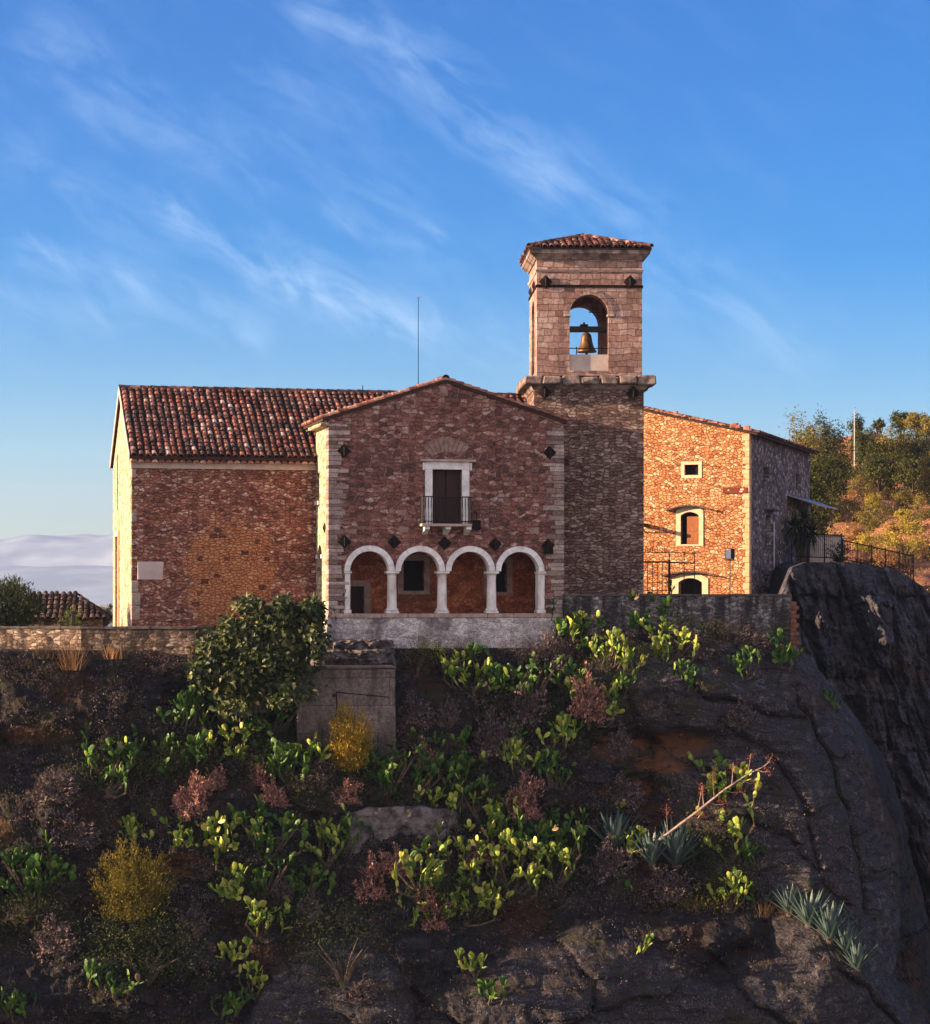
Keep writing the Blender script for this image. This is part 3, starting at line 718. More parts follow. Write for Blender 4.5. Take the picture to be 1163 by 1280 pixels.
# ---------------------------------------------------------------- bell tower
TT = R(2.5)
TW = Frame((668 - CX) / F * 87.4, 87.4, TT)
tow = empty('bell_tower', (TW.ox, TW.oy, 0), TT, 'square stone bell tower with open arched belfry and low tiled hip roof', 'bell tower')
UT = TW.uz(805, 600)[0]; DT = 4.1
zc0, zc1, zc2 = TW.uz(740, 487)[1], TW.uz(740, 481)[1], TW.uz(740, 470)[1]
m = MB(); m.box(0, UT, 0, DT, -3.0, zc0); m.build('shaft', M['tower_low'], tow)
def frustum(mb, u0, u1, d0, d1, za, ea, zb, eb):
    mb.add([(u0-ea,d0-ea,za),(u1+ea,d0-ea,za),(u1+ea,d1+ea,za),(u0-ea,d1+ea,za),(u0-eb,d0-eb,zb),(u1+eb,d0-eb,zb),(u1+eb,d1+eb,zb),(u0-eb,d1+eb,zb)],
           [(0,3,2,1),(4,5,6,7),(0,1,5,4),(1,2,6,5),(2,3,7,6),(3,0,4,7)])
m = MB(); frustum(m, 0, UT, 0, DT, zc0, 0.03, zc1, 0.17); m.build('corbel_course', M['cornice_stone'], tow)
m = MB(); ex = 0.42
def stone_row(mb, z0, z1, ex, n, inner=0.6, gap=0.03):
    for i in range(n):
        a0 = -ex + (UT + 2 * ex) * i / n; a1 = a0 + (UT + 2 * ex) / n
        e = ex + rnd.uniform(-0.05, 0.05)
        mb.rbox(a0 + gap * rnd.uniform(0.4, 1.6), a1 - gap * rnd.uniform(0.4, 1.6), -e, inner, z0 + rnd.uniform(-0.05, 0.02), z1 + rnd.uniform(-0.04, 0.03), 0.05, 0.035)
        mb.rbox(a0 + gap, a1 - gap, DT - inner, DT + e, z0, z1, 0.03, 0.02)
    nd = n - 2
    for i in range(nd):
        a0 = inner + 0.02 + (DT - 2 * inner - 0.04) * i / nd; a1 = a0 + (DT - 2 * inner - 0.04) / nd
        mb.rbox(-ex, inner, a0 + 0.02, a1 - 0.02, z0, z1, 0.03, 0.02); mb.rbox(UT - inner, UT + ex, a0 + 0.02, a1 - 0.02, z0, z1, 0.03, 0.02)
stone_row(m, zc1 + 0.003, zc2, ex, 7)
m.build('cornice', M['cornice_stone'], tow)
m = MB(); m.box(0.0, UT, 0.0, DT, zc1 - 0.2, zc2 - 0.08); m.build('belfry_floor', M['trim'], tow)
# belfry
b0, b1 = TW.uz(671.5, 400)[0], TW.uz(803.2, 400)[0]
bz0, bz1 = zc2 + 0.02, TW.uz(740, 324)[1]
bD0, bD1 = 0.06, DT - 0.04
ax0, ax1 = TW.uz(712.5, 400)[0], TW.uz(761, 400)[0]
ac, ar = (ax0 + ax1) / 2, (ax1 - ax0) / 2
az = TW.uz(740, 368)[1] - ar
zs0 = TW.uz(740, 463)[1]; zs1 = TW.uz(740, 442.5)[1]
WT = 0.62
m = MB(); m.prism(rect(b0, b1, bz0, bz1), [arch_loop(ac, ar, zs0, az, 20)], bD0, bD0 + WT); m.build('belfry_wall', M['tower_up'], tow)
m = MB(); m.prism(rect(b0, b1, bz0, bz1), [arch_loop(ac, ar, zs0, az, 20)], bD1 - WT, bD1); m.build('belfry_wall', M['tower_up'], tow)
dc = (bD0 + bD1) / 2
for (x0, x1) in ((b0, b0 + WT), (b1 - WT, b1)):
    m = MB(); m.prism(rect(bD0 + WT, bD1 - WT, bz0, bz1), [arch_loop(dc, ar, zs0, az, 14)], x0, x1, mps); m.build('belfry_wall', M['tower_up'], tow)
m = MB(); m.box(b0 + WT, b1 - WT, bD0 + WT, bD1 - WT, bz1 - 0.12, bz1); m.build('belfry_ceiling', M['coping'], tow)
for dd in (bD0 + 0.10, bD1 - 0.34):
    m = MB(); m.box(ax0 + 0.003, ax1 - 0.003, dd, dd + 0.22, zs0, zs1); m.build('sill_panel', M['plaster'], tow)
# voussoirs, imposts, string courses
m = MB(); nseg = 11
for k in range(nseg):
    a0, a1 = PI * k / nseg + 0.006, PI * (k + 1) / nseg - 0.006
    pl = [(ac + (ar + 0.19) * math.cos(a0 + (a1 - a0) * q / 3), az + (ar + 0.19) * math.sin(a0 + (a1 - a0) * q / 3)) for q in range(4)] + \
         [(ac + (ar + 0.002) * math.cos(a1 + (a0 - a1) * q / 3), az + (ar + 0.002) * math.sin(a1 + (a0 - a1) * q / 3)) for q in range(4)]
    m.prism(pl, [], bD0 - 0.035, bD0 + 0.1)
m.build('belfry_arch', M['tower_up'], tow)
for x0, x1 in ((ax0 - 0.22, ax0 + 0.05), (ax1 - 0.05, ax1 + 0.22)):
    m = MB(); m.rbox(x0, x1, bD0 - 0.06, bD0 + 0.3, az - 0.09, az - 0.005, 0.015); m.build('impost', M['trim'], tow)
zst = TW.uz(740, 338)[1]
m = MB(); frustum(m, b0, b1, bD0, bD1, zst - 0.05, 0.03, zst + 0.03, 0.07); m.build('string_course', M['trim'], tow)
zb_ = TW.uz(740, 357.5)[1]
m = MB(); e_ = 0.035
m.box(b0 - e_, b1 + e_, bD0 - e_, bD0 - 0.004, zb_ - 0.05, zb_ + 0.05); m.box(b0 - e_, b1 + e_, bD1 + 0.004, bD1 + e_, zb_ - 0.05, zb_ + 0.05)
m.box(b0 - e_, b0 - 0.004, bD0 - 0.004, bD1 + 0.004, zb_ - 0.05, zb_ + 0.05); m.box(b1 + 0.004, b1 + e_, bD0 - 0.004, bD1 + 0.004, zb_ - 0.05, zb_ + 0.05); m.build('iron_band', M['iron'], tow)
for (x, y) in ((682.5, 352), (788, 352)):
    u, z = TW.uz(x, y); diamond_plate(tow, u, z, 0.26, bD0 - 0.06)
for (x, y) in ((681, 491), (791.5, 491.5)):
    u, z = TW.uz(x, y); diamond_plate(tow, u, z, 0.26, -0.16)
side_plate(tow, 1.2, TW.uz(682, 352)[1], 0.25, b0 - 0.02); side_plate(tow, 3.0, TW.uz(682, 352)[1], 0.25, b0 - 0.02)
# top cornice and roof
z1_, z2_, z3_, z4_ = TW.uz(740, 324)[1], TW.uz(740, 321)[1], TW.uz(740, 317.5)[1], TW.uz(740, 313)[1]
m = MB(); frustum(m, b0, b1, bD0, bD1, z1_ + 0.002, 0.05, z2_, 0.12); frustum(m, b0, b1, bD0, bD1, z2_ + 0.002, 0.14, z3_, 0.25); frustum(m, b0, b1, bD0, bD1, z3_ + 0.002, 0.27, z4_, 0.30); m.build('top_cornice', M['cornice_stone'], tow)
er = 0.33; ue0, ue1, de0, de1 = b0 - er, b1 + er, bD0 - er, bD1 + er
zt_ = z4_ + 0.80; ap = ((ue0 + ue1) / 2 - 0.05, (de0 + de1) / 2, zt_)
zz = z4_ + 0.003
m = MB(); m.add([(ue0,de0,zz),(ue1,de0,zz),(ue1,de1,zz),(ue0,de1,zz),(ue0,de0,zz+0.06),(ue1,de0,zz+0.06),(ue1,de1,zz+0.06),(ue0,de1,zz+0.06), ap],
                [(3,2,1,0),(0,1,5,4),(1,2,6,5),(2,3,7,6),(3,0,4,7),(4,5,8),(5,6,8),(6,7,8),(7,4,8)])
roof = m.build('roof', M['tile_bed'], tow)
g = MB(); Wf, Df = ue1 - ue0, de1 - de0
for (O, e, inn, Wd, half) in (((ue0, de0), (1, 0), (0, 1), Wf, Df / 2), ((ue1, de1), (-1, 0), (0, -1), Wf, Df / 2), ((ue0, de1), (0, -1), (1, 0), Df, Wf / 2), ((ue1, de0), (0, 1), (-1, 0), Df, Wf / 2)):
    rise = zt_ - zz - 0.06; Ls = math.hypot(half, rise)
    s = Vector((inn[0] * half, inn[1] * half, rise)).normalized(); ev = Vector((e[0], e[1], 0)); n = Vector((-inn[0] * rise, -inn[1] * rise, half)).normalized()
    tiles(g, (O[0], O[1], zz + 0.06), ev, s, n, Wd, Ls, keep=lambda x, y, Wd=Wd, Ls=Ls: abs(x - Wd / 2) < Wd / 2 * (1 - y / Ls) + 0.06, tl=0.42)
g.build('tile_courses', M['tile'], roof, recalc=False)
g = MB()
for (x, y) in ((ue0, de0), (ue1, de0), (ue1, de1), (ue0, de1)): ridge_tiles(g, (x, y, zz + 0.13), (ap[0], ap[1], zt_ + 0.08), 0.11)
g.build('hip_tiles', M['tile'], roof, recalc=False)
# bell and its beam, rail
def at(u, d, z): p = TW.world(u, d); return (p.x, p.y, z)
zbm = TW.uz(740, 412, dc)[1]
beam = empty('bell_beam', at(ac, dc, zbm), TT, 'dark beam across the belfry arch that carries the bell', 'beam')
m = MB(); m.rbox(b0 + WT - 0.05 - ac, b1 - WT + 0.05 - ac, -0.11, 0.11, -0.10, 0.12, 0.02); m.build('beam', M['black_iron'], beam)
m = MB(); m.rbox(-0.16, 0.16, -0.14, 0.14, 0.12, 0.20, 0.02); m.tube([(0, 0, 0.2), (0, 0, 0.28)], 0.05, 6); m.build('headstock', M['iron'], beam)
ub, _ = TW.uz(733.5, 420, dc); zb0 = TW.uz(733, 440.5, dc)[1]; zb1 = TW.uz(733, 415, dc)[1]
bell = empty('bell', at(ub, dc, zb0), TT, 'golden bronze bell hanging in the tower arch', 'bell'); hb = zb1 - zb0 
m = MB(); m.lathe([(0.36, 0), (0.40, 0.015), (0.355, 0.09), (0.29, 0.2), (0.235, 0.38), (0.205, 0.55), (0.185, 0.66), (0.12, 0.74), (0.05, 0.77)], n=24); m.build('bell_body', M['bronze'], bell, smooth=True)
for x in (-0.07, 0.07):
    m = MB(); m.tube([(x, 0, 0.75), (x, 0, hb - 0.08)], 0.025, 6); m.build('hanger', M['iron'], bell)
m = MB(); m.tube([(0, 0, 0.3), (0, 0, -0.05)], 0.02, 6); m.lathe([(0.02, -0.12), (0.055, -0.08), (0.04, -0.02), (0.02, 0)], n=10); m.build('clapper', M['iron'], bell)
zrl = TW.uz(740, 434.5)[1]
rail = empty('belfry_rail', at(ac, bD0 + 0.2, zs1), TT, 'thin dark safety rail across the belfry sill', 'rail')
m = MB(); m.tube([(-ar - 0.02, 0, zrl - zs1), (ar + 0.02, 0, zrl - zs1)], 0.02, 5); m.build('handrail', M['black_iron'], rail)
for x in (-ar * 0.62, ar * 0.66):
    m = MB(); m.tube([(x, 0, 0), (x, 0, zrl - zs1 + 0.06)], 0.018, 5); m.build('post', M['black_iron'], rail)
zv = TW.uz(738, 396, bD1)[1]; uv, _ = TW.uz(740, 396, bD1 - 0.3)
m = MB(); m.tube([(-0.21, 0, 0), (0.21, 0, -0.01)], 0.017, 5); m.tube([(-0.21, 0, -0.04), (-0.21, 0, 0.04)], 0.012, 4)
m.tube([(0.1, 0, 0), (0.1, 0, az + ar - zv + 0.35)], 0.008, 4)
tag(m.build('hanging_rod', M['black_iron'], None, loc=at(uv, dc + 0.5, zv)), 'small horizontal rod hanging in the belfry arch above the bell', 'rod')

# ---------------------------------------------------------------- stone house on the right
HA = R(-18.5)
HS = Frame((937 - CX) / F * 106.0, 106.0, HA)
hou = empty('stone_house', (HS.ox, HS.oy, 0), HA, 'sunlit orange rubble house with arched brown shutter, right of the tower', 'house')
zH = HS.uz(937, 542)[1]; uL, zL = HS.uz(805, 514)
UH = -10.5; zHL = zH + (zL - zH) * (UH / uL); DH = HS.dz(1013, 600)[0]
def hrect(x0, x1, y0, y1):
    a = HS.uz(x0, y1); b = HS.uz(x1, y0); return rect(a[0], b[0], a[1], b[1])
w_small = hrect(856, 873.5, 580.5, 594)
def seg_arch(x0, x1, ytop, yspr, ybot, n=10):
    a0, z0 = HS.uz(x0, ybot); a1, _ = HS.uz(x1, ybot); zt = HS.uz(x0, ytop)[1]; zs = HS.uz(x0, yspr)[1]
    return [(a0, z0), (a1, z0)] + [(a1 + (a0 - a1) * k / n, zs + (zt - zs) * math.sin(PI * k / n) ** 0.8) for k in range(n + 1)]
w_arch = seg_arch(851.3, 874, 640, 644.5, 680.5); d_arch = seg_arch(848.5, 878, 722.5, 728, 752)
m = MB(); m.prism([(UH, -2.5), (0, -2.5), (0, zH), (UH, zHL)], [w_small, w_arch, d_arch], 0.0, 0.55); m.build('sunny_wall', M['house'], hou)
# shaded side with narrow windows
def dz_rect(x0, x1, y0, y1):
    a = HS.dz(x0, y1); b = HS.dz(x1, y0); return rect(a[0], b[0], a[1], a[1] + (y1 - y0) / F * (HS.world(0, a[0]).y))
side_h = [dz_rect(955.5, 961.5, 583, 597), dz_rect(995.5, 1001.5, 592, 608), dz_rect(957.5, 963.5, 643, 683), dz_rect(956.5, 961.5, 718, 733)]
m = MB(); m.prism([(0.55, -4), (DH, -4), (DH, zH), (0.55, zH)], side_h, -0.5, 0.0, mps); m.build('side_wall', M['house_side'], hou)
for rc in side_h:
    m = MB(); m.prism(rc, [], -0.28, -0.2, mps); p = m.build('window', M['dark'], hou)
    (a0, z0), (a1, _), (_, z1), _ = rc
    m = MB(); m.box(0.003, 0.06, a0 - 0.12, a1 + 0.12, z0 - 0.13, z0 - 0.003); m.build('window_sill', M['house_side'], p)
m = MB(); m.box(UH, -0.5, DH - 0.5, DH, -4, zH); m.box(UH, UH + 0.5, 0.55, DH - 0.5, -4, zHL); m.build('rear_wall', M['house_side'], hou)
(a0, z0), (a1, _), (_, z1), _ = rc = side_h[2]
m = MB(); m.box(0.003, 0.45, a0 - 0.3, a1 + 0.3, z1 + 0.18, z1 + 0.26); m.build('window_hood', M['coping'], hou)
# small window
(a0, z0), (a1, _), (_, z1), _ = w_small
m = MB(); m.prism(w_small, [], 0.22, 0.3); p = m.build('window', M['dark'], hou)
m = MB(); m.prism(rect(a0 - 0.16, a1 + 0.16, z0 - 0.14, z1 + 0.14), [w_small], -0.03, 0.2); m.build('window_frame', M['house_trim'], p)
# arched window with one shutter open
ctr = lambda l: sum(q[0] for q in l) / len(l)
def grow(l, k, kz):
    c = (min(q[0] for q in l) + max(q[0] for q in l)) / 2; z0 = l[0][1]; hw = (max(q[0] for q in l) - min(q[0] for q in l)) / 2; zt = max(q[1] for q in l)
    return [(c + (q[0] - c) * (hw + k) / hw, (z0 - 0.08 if i < 2 else z0 + (q[1] - z0) * (zt - z0 + kz) / (zt - z0))) for i, q in enumerate(l)]
m = MB(); m.prism(w_arch, [], 0.32, 0.4); p = m.build('window', M['dark'], hou)
m = MB(); m.prism(grow(w_arch, 0.21, 0.26), [w_arch], -0.04, 0.31); m.build('window_frame', M['house_trim'], p)
x0 = HS.uz(858.5, 660)[0]; x1 = HS.uz(874, 660)[0]; zz0 = w_arch[0][1]
m = MB(); zt2 = HS.uz(866, 645.5)[1]; m.box(x0, x1 - 0.01, 0.10, 0.15, zz0 + 0.02, zt2)
m.box(x0 + 0.06, x1 - 0.07, 0.085, 0.097, zz0 + 0.14, zz0 + 0.5); m.box(x0 + 0.06, x1 - 0.07, 0.085, 0.097, zz0 + 0.6, zt2 - 0.1); m.build('shutter', M['shutter'], p)
def hood(l, k, zt, name, n=12, drop=0.22):
    c = (min(q[0] for q in l) + max(q[0] for q in l)) / 2; hw = (max(q[0] for q in l) - min(q[0] for q in l)) / 2 + k
    up = [(c - hw + 2 * hw * i / n, zt - drop * (abs(2 * i / n - 1)) ** 1.7) for i in range(n + 1)]
    m = MB(); m.prism(up + [(x, z - 0.07) for x, z in reversed(up)], [], -0.30, 0.05); return m.build(name, M['tile_dark'], hou)
hood(w_arch, 0.62, HS.uz(862, 631)[1], 'window_hood'); 
m = MB(); m.prism(d_arch, [], 0.5, 0.54); p = m.build('door', M['dark'], hou)
m = MB(); m.prism(grow(d_arch, 0.29, 0.22), [d_arch], -0.04, 0.42); m.build('door_frame', M['house_trim'], p)
hood(d_arch, 0.72, HS.uz(862, 713.5)[1], 'door_hood', drop=0.2)
m = MB(); z = -1.5; i = 0
while z < zH - 0.3:
    h = rnd.uniform(0.22, 0.34); wd = (0.30 if i % 2 else 0.18) * rnd.uniform(0.85, 1.15); m.rbox(-wd, 0.02, -0.025, 0.35, z, z + h - 0.012, 0.02, 0.008); z += h; i += 1
m.build('quoins', M['house_quoin'], hou)
# roof: one pitch falling to the shaded side, tiles and loose stones on the verge
dirz = (zHL - zH) / (-UH)
def hz(u): return zH + (-u) * dirz
g = MB(); g.prism([(UH - 0.2, hz(UH - 0.2) + 0.01), (0.38, hz(0.38) + 0.01), (0.38, hz(0.38) + 0.10), (UH - 0.2, hz(UH - 0.2) + 0.10)], [], -0.10, DH + 0.2); roof = g.build('roof', M['tile_bed'], hou)
g = MB(); s = Vector((-1, 0, dirz)).normalized(); n = Vector((dirz, 0, 1)).normalized()
tiles(g, (0.42, -0.14, hz(0.42) + 0.10), (0, 1, 0), s, n, DH + 0.3, 10.0, r=0.115); g.build('tile_courses', M['tile'], roof, recalc=False)
for i in range(26):
    g = MB(); u = -i * 0.33 - rnd.uniform(0, 0.2); hgt = rnd.choice((0.06, 0.08, 0.1, 0.2)) ; q = rnd.uniform(0.09, 0.17)
    g.rbox(u - q, u + q, -0.12, 0.12, hz(u) + 0.12, hz(u) + 0.12 + hgt, 0.03, 0.03)
    g.build('verge_stone', M['tile_red'], roof)
# downpipe and tin canopy on the shaded side
dp, _ = HS.dz(966, 700); zt2 = HS.dz(966, 652)[1]
m = MB(); m.tube([(0.07, dp, zt2), (0.07, dp, -2.6)], 0.045, 7); m.build('downpipe', M['galv'], hou)
da, za = HS.dz(984, 618); db, _ = HS.dz(1012, 628)
m = MB(); m.add([(0.003, da, za), (0.003, db, za), (1.5, db, za - 0.5), (1.5, da, za - 0.5), (0.003, da, za - 0.05), (0.003, db, za - 0.05), (1.5, db, za - 0.55), (1.5, da, za - 0.55)],
                [(0,1,2,3),(7,6,5,4),(0,3,7,4),(1,5,6,2),(3,2,6,7),(0,4,5,1)]); m.build('canopy', M['galv'], hou)
# sign board and projecting bracket lamp on the sunny wall
a = HS.uz(904, 616.8); b = HS.uz(934.5, 609)
pw = HS.world((a[0] + b[0]) / 2, -0.045)
sg = empty('sign_board', (pw.x, pw.y, (a[1] + b[1]) / 2), HA, 'long narrow brown signboard with small pale marks on the sunlit house wall', 'sign')
hw, hh = (b[0] - a[0]) / 2, (b[1] - a[1]) / 2
m = MB(); m.rbox(-hw, hw, -0.02, 0.03, -hh, hh, 0.006); m.build('board', M['sign'], sg)
m = MB(); m.box(0.26, 0.42, -0.026, -0.022, 0.0, 0.07); m.box(0.22, 0.36, -0.026, -0.022, -0.09, -0.03); m.rbox(-0.33, -0.26, -0.026, -0.022, -0.03, 0.04, 0.001); m.build('lettering', M['house_trim'], sg)
m = MB(); m.box(-hw + 0.1, -hw + 0.14, 0.03, 0.05, -hh, hh); m.box(hw - 0.14, hw - 0.1, 0.03, 0.05, -hh, hh); m.build('fixing', M['black_iron'], sg)
u, z = HS.uz(807, 657); pw = HS.world(u, 0)
br = empty('wall_bracket', (pw.x, pw.y, z), HA, 'dark bracket with triangular strut sticking out of the sunlit wall beside the tower', 'bracket')
m = MB(); m.rbox(-0.12, 0.12, -1.0, 0.04, -0.05, 0.09, 0.01); m.build('arm', M['black_iron'], br)
m = MB(); m.tube([(0, -0.6, -0.05), (0, 0.0, -0.32)], 0.03, 5); m.build('strut', M['black_iron'], br)
# ---------------------------------------------------------------- rock and ground materials
def rockmat(name, dark, mid, light, soil, soil_amt=0.5, moss=None, bumpk=1.0, patches=(), bare=()):
    t = NT(name)
    tc = t.n('ShaderNodeTexCoord'); ob = tc.outputs['Object']
    big = t.noise(ob, 0.35, 5, 0.6); med = t.noise(ob, 1.6, 7, 0.68); fin = t.noise(ob, 11, 6, 0.7); spk = t.noise(ob, 34, 3, 0.7)
    mp = t.n('ShaderNodeMapping'); t.link(ob, mp.inputs[0]); mp.inputs['Rotation'].default_value = (0.0, 0.45, 0.2); mp.inputs['Scale'].default_value = (0.6, 0.6, 2.6)
    st = t.noise(mp.outputs[0], 1.4, 6, 0.65, 0.6)
    v = t.n('ShaderNodeTexVoronoi', feature='DISTANCE_TO_EDGE'); wv = t.n('ShaderNodeVectorMath', operation='MULTIPLY_ADD')
    t.link(med.outputs['Color'], wv.inputs[0]); wv.inputs[1].default_value = (0.8, 0.8, 0.8); t.link(ob, wv.inputs[2]); t.link(wv.outputs[0], v.inputs['Vector']); v.inputs['Scale'].default_value = 0.75
    crack = t.math('ADD', t.maprange(v.outputs['Distance'], 0.0, 0.03, 0, 1), t.maprange(big.outputs[0], 0.46, 0.54, 1, 0), clamp=True)
    k = t.math('ADD', t.math('MULTIPLY', med.outputs[0], 0.55), t.math('MULTIPLY', st.outputs[0], 0.45))
    col = t.ramp(k, [(0.32, dark), (0.52, mid), (0.72, light)])
    col = t.mix(0.75, col, t.ramp(fin.outputs[0], [(0.3, (0.06,) * 3), (0.7, (0.94,) * 3)]), 'OVERLAY')
    s = t.math('MULTIPLY', t.maprange(big.outputs[0], 0.50, 0.66), soil_amt)
    col = t.mix(s, col, t.mix(fin.outputs[0], soil, tuple(c * 0.5 for c in soil)))
    if bare:
        spb = t.n('ShaderNodeSeparateXYZ'); t.link(ob, spb.inputs[0]); bm_ = None
        for (cx, cz, rx_, rz_, c, s, amp) in bare:
            a0 = t.math('SUBTRACT', spb.outputs[0], cx); b0 = t.math('SUBTRACT', spb.outputs[2], cz)
            a = t.math('DIVIDE', t.math('ADD', t.math('MULTIPLY', a0, c), t.math('MULTIPLY', b0, s)), rx_); b = t.math('DIVIDE', t.math('SUBTRACT', t.math('MULTIPLY', b0, c), t.math('MULTIPLY', a0, s)), rz_)
            g = t.maprange(t.math('ADD', t.math('ADD', t.math('MULTIPLY', a, a), t.math('MULTIPLY', b, b)), t.math('MULTIPLY', t.math('SUBTRACT', med.outputs[0], 0.5), 0.9)), 0.75, 1.1, 1, 0)
            bm_ = g if bm_ is None else t.math('MAXIMUM', bm_, g)
        fk = t.noise(ob, 22, 6, 0.75)
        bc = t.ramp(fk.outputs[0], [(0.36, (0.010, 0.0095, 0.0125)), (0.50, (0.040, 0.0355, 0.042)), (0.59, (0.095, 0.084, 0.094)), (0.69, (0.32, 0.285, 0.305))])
        bc = t.mix(t.math('MULTIPLY', t.maprange(st.outputs[0], 0.42, 0.62), 0.6), bc, (0.038, 0.032, 0.034))
        bc = t.mix(t.math('MULTIPLY', t.maprange(big.outputs[0], 0.52, 0.64), 0.5), bc, (0.07, 0.040, 0.026))
        lp = t.noise(ob, 2.1, 6, 0.7, 0.5)
        bc = t.mix(t.math('MULTIPLY', t.maprange(lp.outputs[0], 0.52, 0.66), t.maprange(fk.outputs[0], 0.42, 0.58)), bc, (0.20, 0.178, 0.188))
        dg = t.n('ShaderNodeMapping'); t.link(ob, dg.inputs[0]); dg.inputs['Rotation'].default_value = (0, R(38), 0); dg.inputs['Scale'].default_value = (0.5, 1, 3.2)
        ds = t.noise(dg.outputs[0], 1.6, 6, 0.68, 0.3)
        bc = t.mix(t.math('MULTIPLY', t.maprange(ds.outputs[0], 0.50, 0.62), 0.75), bc, (0.012, 0.011, 0.0135))
        col = t.mix(t.math('MULTIPLY', bm_, 0.88), col, bc)
    if patches:
        spx = t.n('ShaderNodeSeparateXYZ'); t.link(ob, spx.inputs[0])
        for (cx, cz, rx_, rz_) in patches:
            a = t.math('DIVIDE', t.math('SUBTRACT', spx.outputs[0], cx), rx_); b = t.math('DIVIDE', t.math('SUBTRACT', spx.outputs[2], cz), rz_)
            rr = t.math('ADD', t.math('SQRT', t.math('ADD', t.math('MULTIPLY', a, a), t.math('MULTIPLY', b, b))), t.math('MULTIPLY', t.math('SUBTRACT', med.outputs[0], 0.5), 1.6))
            col = t.mix(t.math('MULTIPLY', t.maprange(rr, 0.55, 1.05, 1, 0), 0.85), col, t.mix(fin.outputs[0], (0.22, 0.09, 0.034), (0.08, 0.033, 0.015)))
    if moss: col = t.mix(t.math('MULTIPLY', t.maprange(t.noise(ob, 0.8, 5, 0.65).outputs[0], 0.52, 0.66), 0.7), col, moss)
    col = t.mix(t.math('MULTIPLY', t.maprange(spk.outputs[0], 0.60, 0.72), 0.55), col, tuple(min(1, c * 2.1) for c in light))
    col = t.mix(t.math('MULTIPLY', t.math('SUBTRACT', 1.0, crack), 0.7), col, tuple(c * 0.35 for c in dark))
    h = t.math('ADD', t.math('MULTIPLY', med.outputs[0], 1.2), t.math('MULTIPLY', fin.outputs[0], 0.45))
    h = t.math('ADD', h, t.math('MULTIPLY', crack, 0.15)); h = t.math('ADD', h, t.math('MULTIPLY', st.outputs[0], 0.8)); h = t.math('ADD', h, t.math('MULTIPLY', spk.outputs[0], 0.15))
    t.principled(col, 0.92, t.bump(h, bumpk, 0.10), spec=0.15)
    return t.m

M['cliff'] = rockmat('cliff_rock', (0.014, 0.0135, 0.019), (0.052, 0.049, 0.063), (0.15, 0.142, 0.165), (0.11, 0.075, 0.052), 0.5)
M['hill_earth'] = rockmat('dry_hill_earth', (0.14, 0.065, 0.04), (0.30, 0.135, 0.08), (0.50, 0.27, 0.17), (0.38, 0.14, 0.075), 0.7, (0.22, 0.17, 0.045), 0.8)
M['valley'] = plain('valley_ground', (0.06, 0.065, 0.035), (0.13, 0.11, 0.06), 0.02, 0.95, 0.0)
M['mountain'] = plain('far_mountain_hazed_ground', (0.22, 0.28, 0.37), (0.40, 0.46, 0.54), 0.0028, 0.95, 0.0, detail=9, lo=0.42, hi=0.58)  # blue of distance haze is mixed into the ground colour

def fbm(x, y, z, o=4, lac=2.0, h=0.55):
    a, s, k = 1.0, 0.0, 1.0
    for _ in range(o):
        s += a * noise.noise((x * k, y * k, z * k)); a *= h; k *= lac
    return s

# ---------------------------------------------------------------- the rocky slope below the church
XE = [(-1.0, 12.2), (-2.5, 13.4), (-4.0, 14.5), (-6.1, 15.7), (-8.7, 16.5), (-11.6, 16.9), (-15.0, 17.1), (-30, 19)]
def lerp_tab(tab, v):
    if v >= tab[0][0]: return tab[0][1]
    for (a, b), (c, d) in zip(tab, tab[1:]):
        if v >= c: return b + (d - b) * (a - v) / (a - c)
    return tab[-1][1]
def ztop(x):
    k = min(1.0, max(0.0, (x - 2.6) / 2.4)); z = -1.90 + 0.5 * k * k * (3 - 2 * k)
    if x > 12.2: z = -1.45 - 1.15 * (x - 12.2)
    return z
ADV = [(0.0, 0.0), (1.0, 0.35), (2.5, 1.35), (4.5, 2.7), (7.5, 4.6), (9.4, 6.0), (10.0, 6.9), (13.0, 7.9), (17.0, 9.2), (24, 14)]
def adv(d):
    for (a, b), (c, e) in zip(ADV, ADV[1:]):
        if d <= c: return b + (e - b) * (d - a) / (c - a)
    return ADV[-1][1]
def gz(x, z, cx, cz, sx, sz): return math.exp(-((x - cx) / sx) ** 2 - ((z - cz) / sz) ** 2)
def pxz(px, py): return (px - CX) / 35.0, (HY - py) / 35.0
BUMPS = []
for (px, py, sx, sy, amp) in ((700, 1215, 150, 65, 1.25), (960, 1215, 110, 70, 0.9), (840, 850, 90, 45, 0.9), (960, 930, 110, 80, 0.7), (520, 1200, 90, 50, 0.5), (160, 985, 110, 40, 0.5), (60, 870, 90, 32, 0.5), (550, 880, 60, 50, -0.35), (330, 1010, 120, 40, 0.3), (1050, 1090, 60, 130, 0.5),
                              (840, 925, 75, 16, -0.75), (900, 930, 55, 14, -0.6), (790, 985, 70, 16, -0.6), (60, 920, 80, 14, -0.55), (840, 1185, 60, 9, -0.4), (250, 1060, 100, 12, -0.4), (860, 1120, 110, 16, -0.5)):
    cx, cz = pxz(px, py); BUMPS.append((cx, cz, sx / 35.0, sy / 35.0, amp))
DOMES = []
for (px, py, rx_, ry_, rot, amp) in ((705, 1300, 215, 160, 0.12, 1.25), (985, 1345, 185, 185, -0.45, 0.95), (965, 940, 150, 165, -0.25, 1.1), (835, 860, 120, 58, 0.1, 0.8), (1040, 1120, 95, 170, -0.15, 0.9), (545, 890, 60, 50, 0, 0.35), (430, 1215, 95, 75, 0.2, 0.7), (440, 975, 80, 30, 0, 0.55)):
    cx, cz = pxz(px, py); DOMES.append((cx, cz, rx_ / 35.0, ry_ / 35.0, math.cos(rot), math.sin(rot), amp))
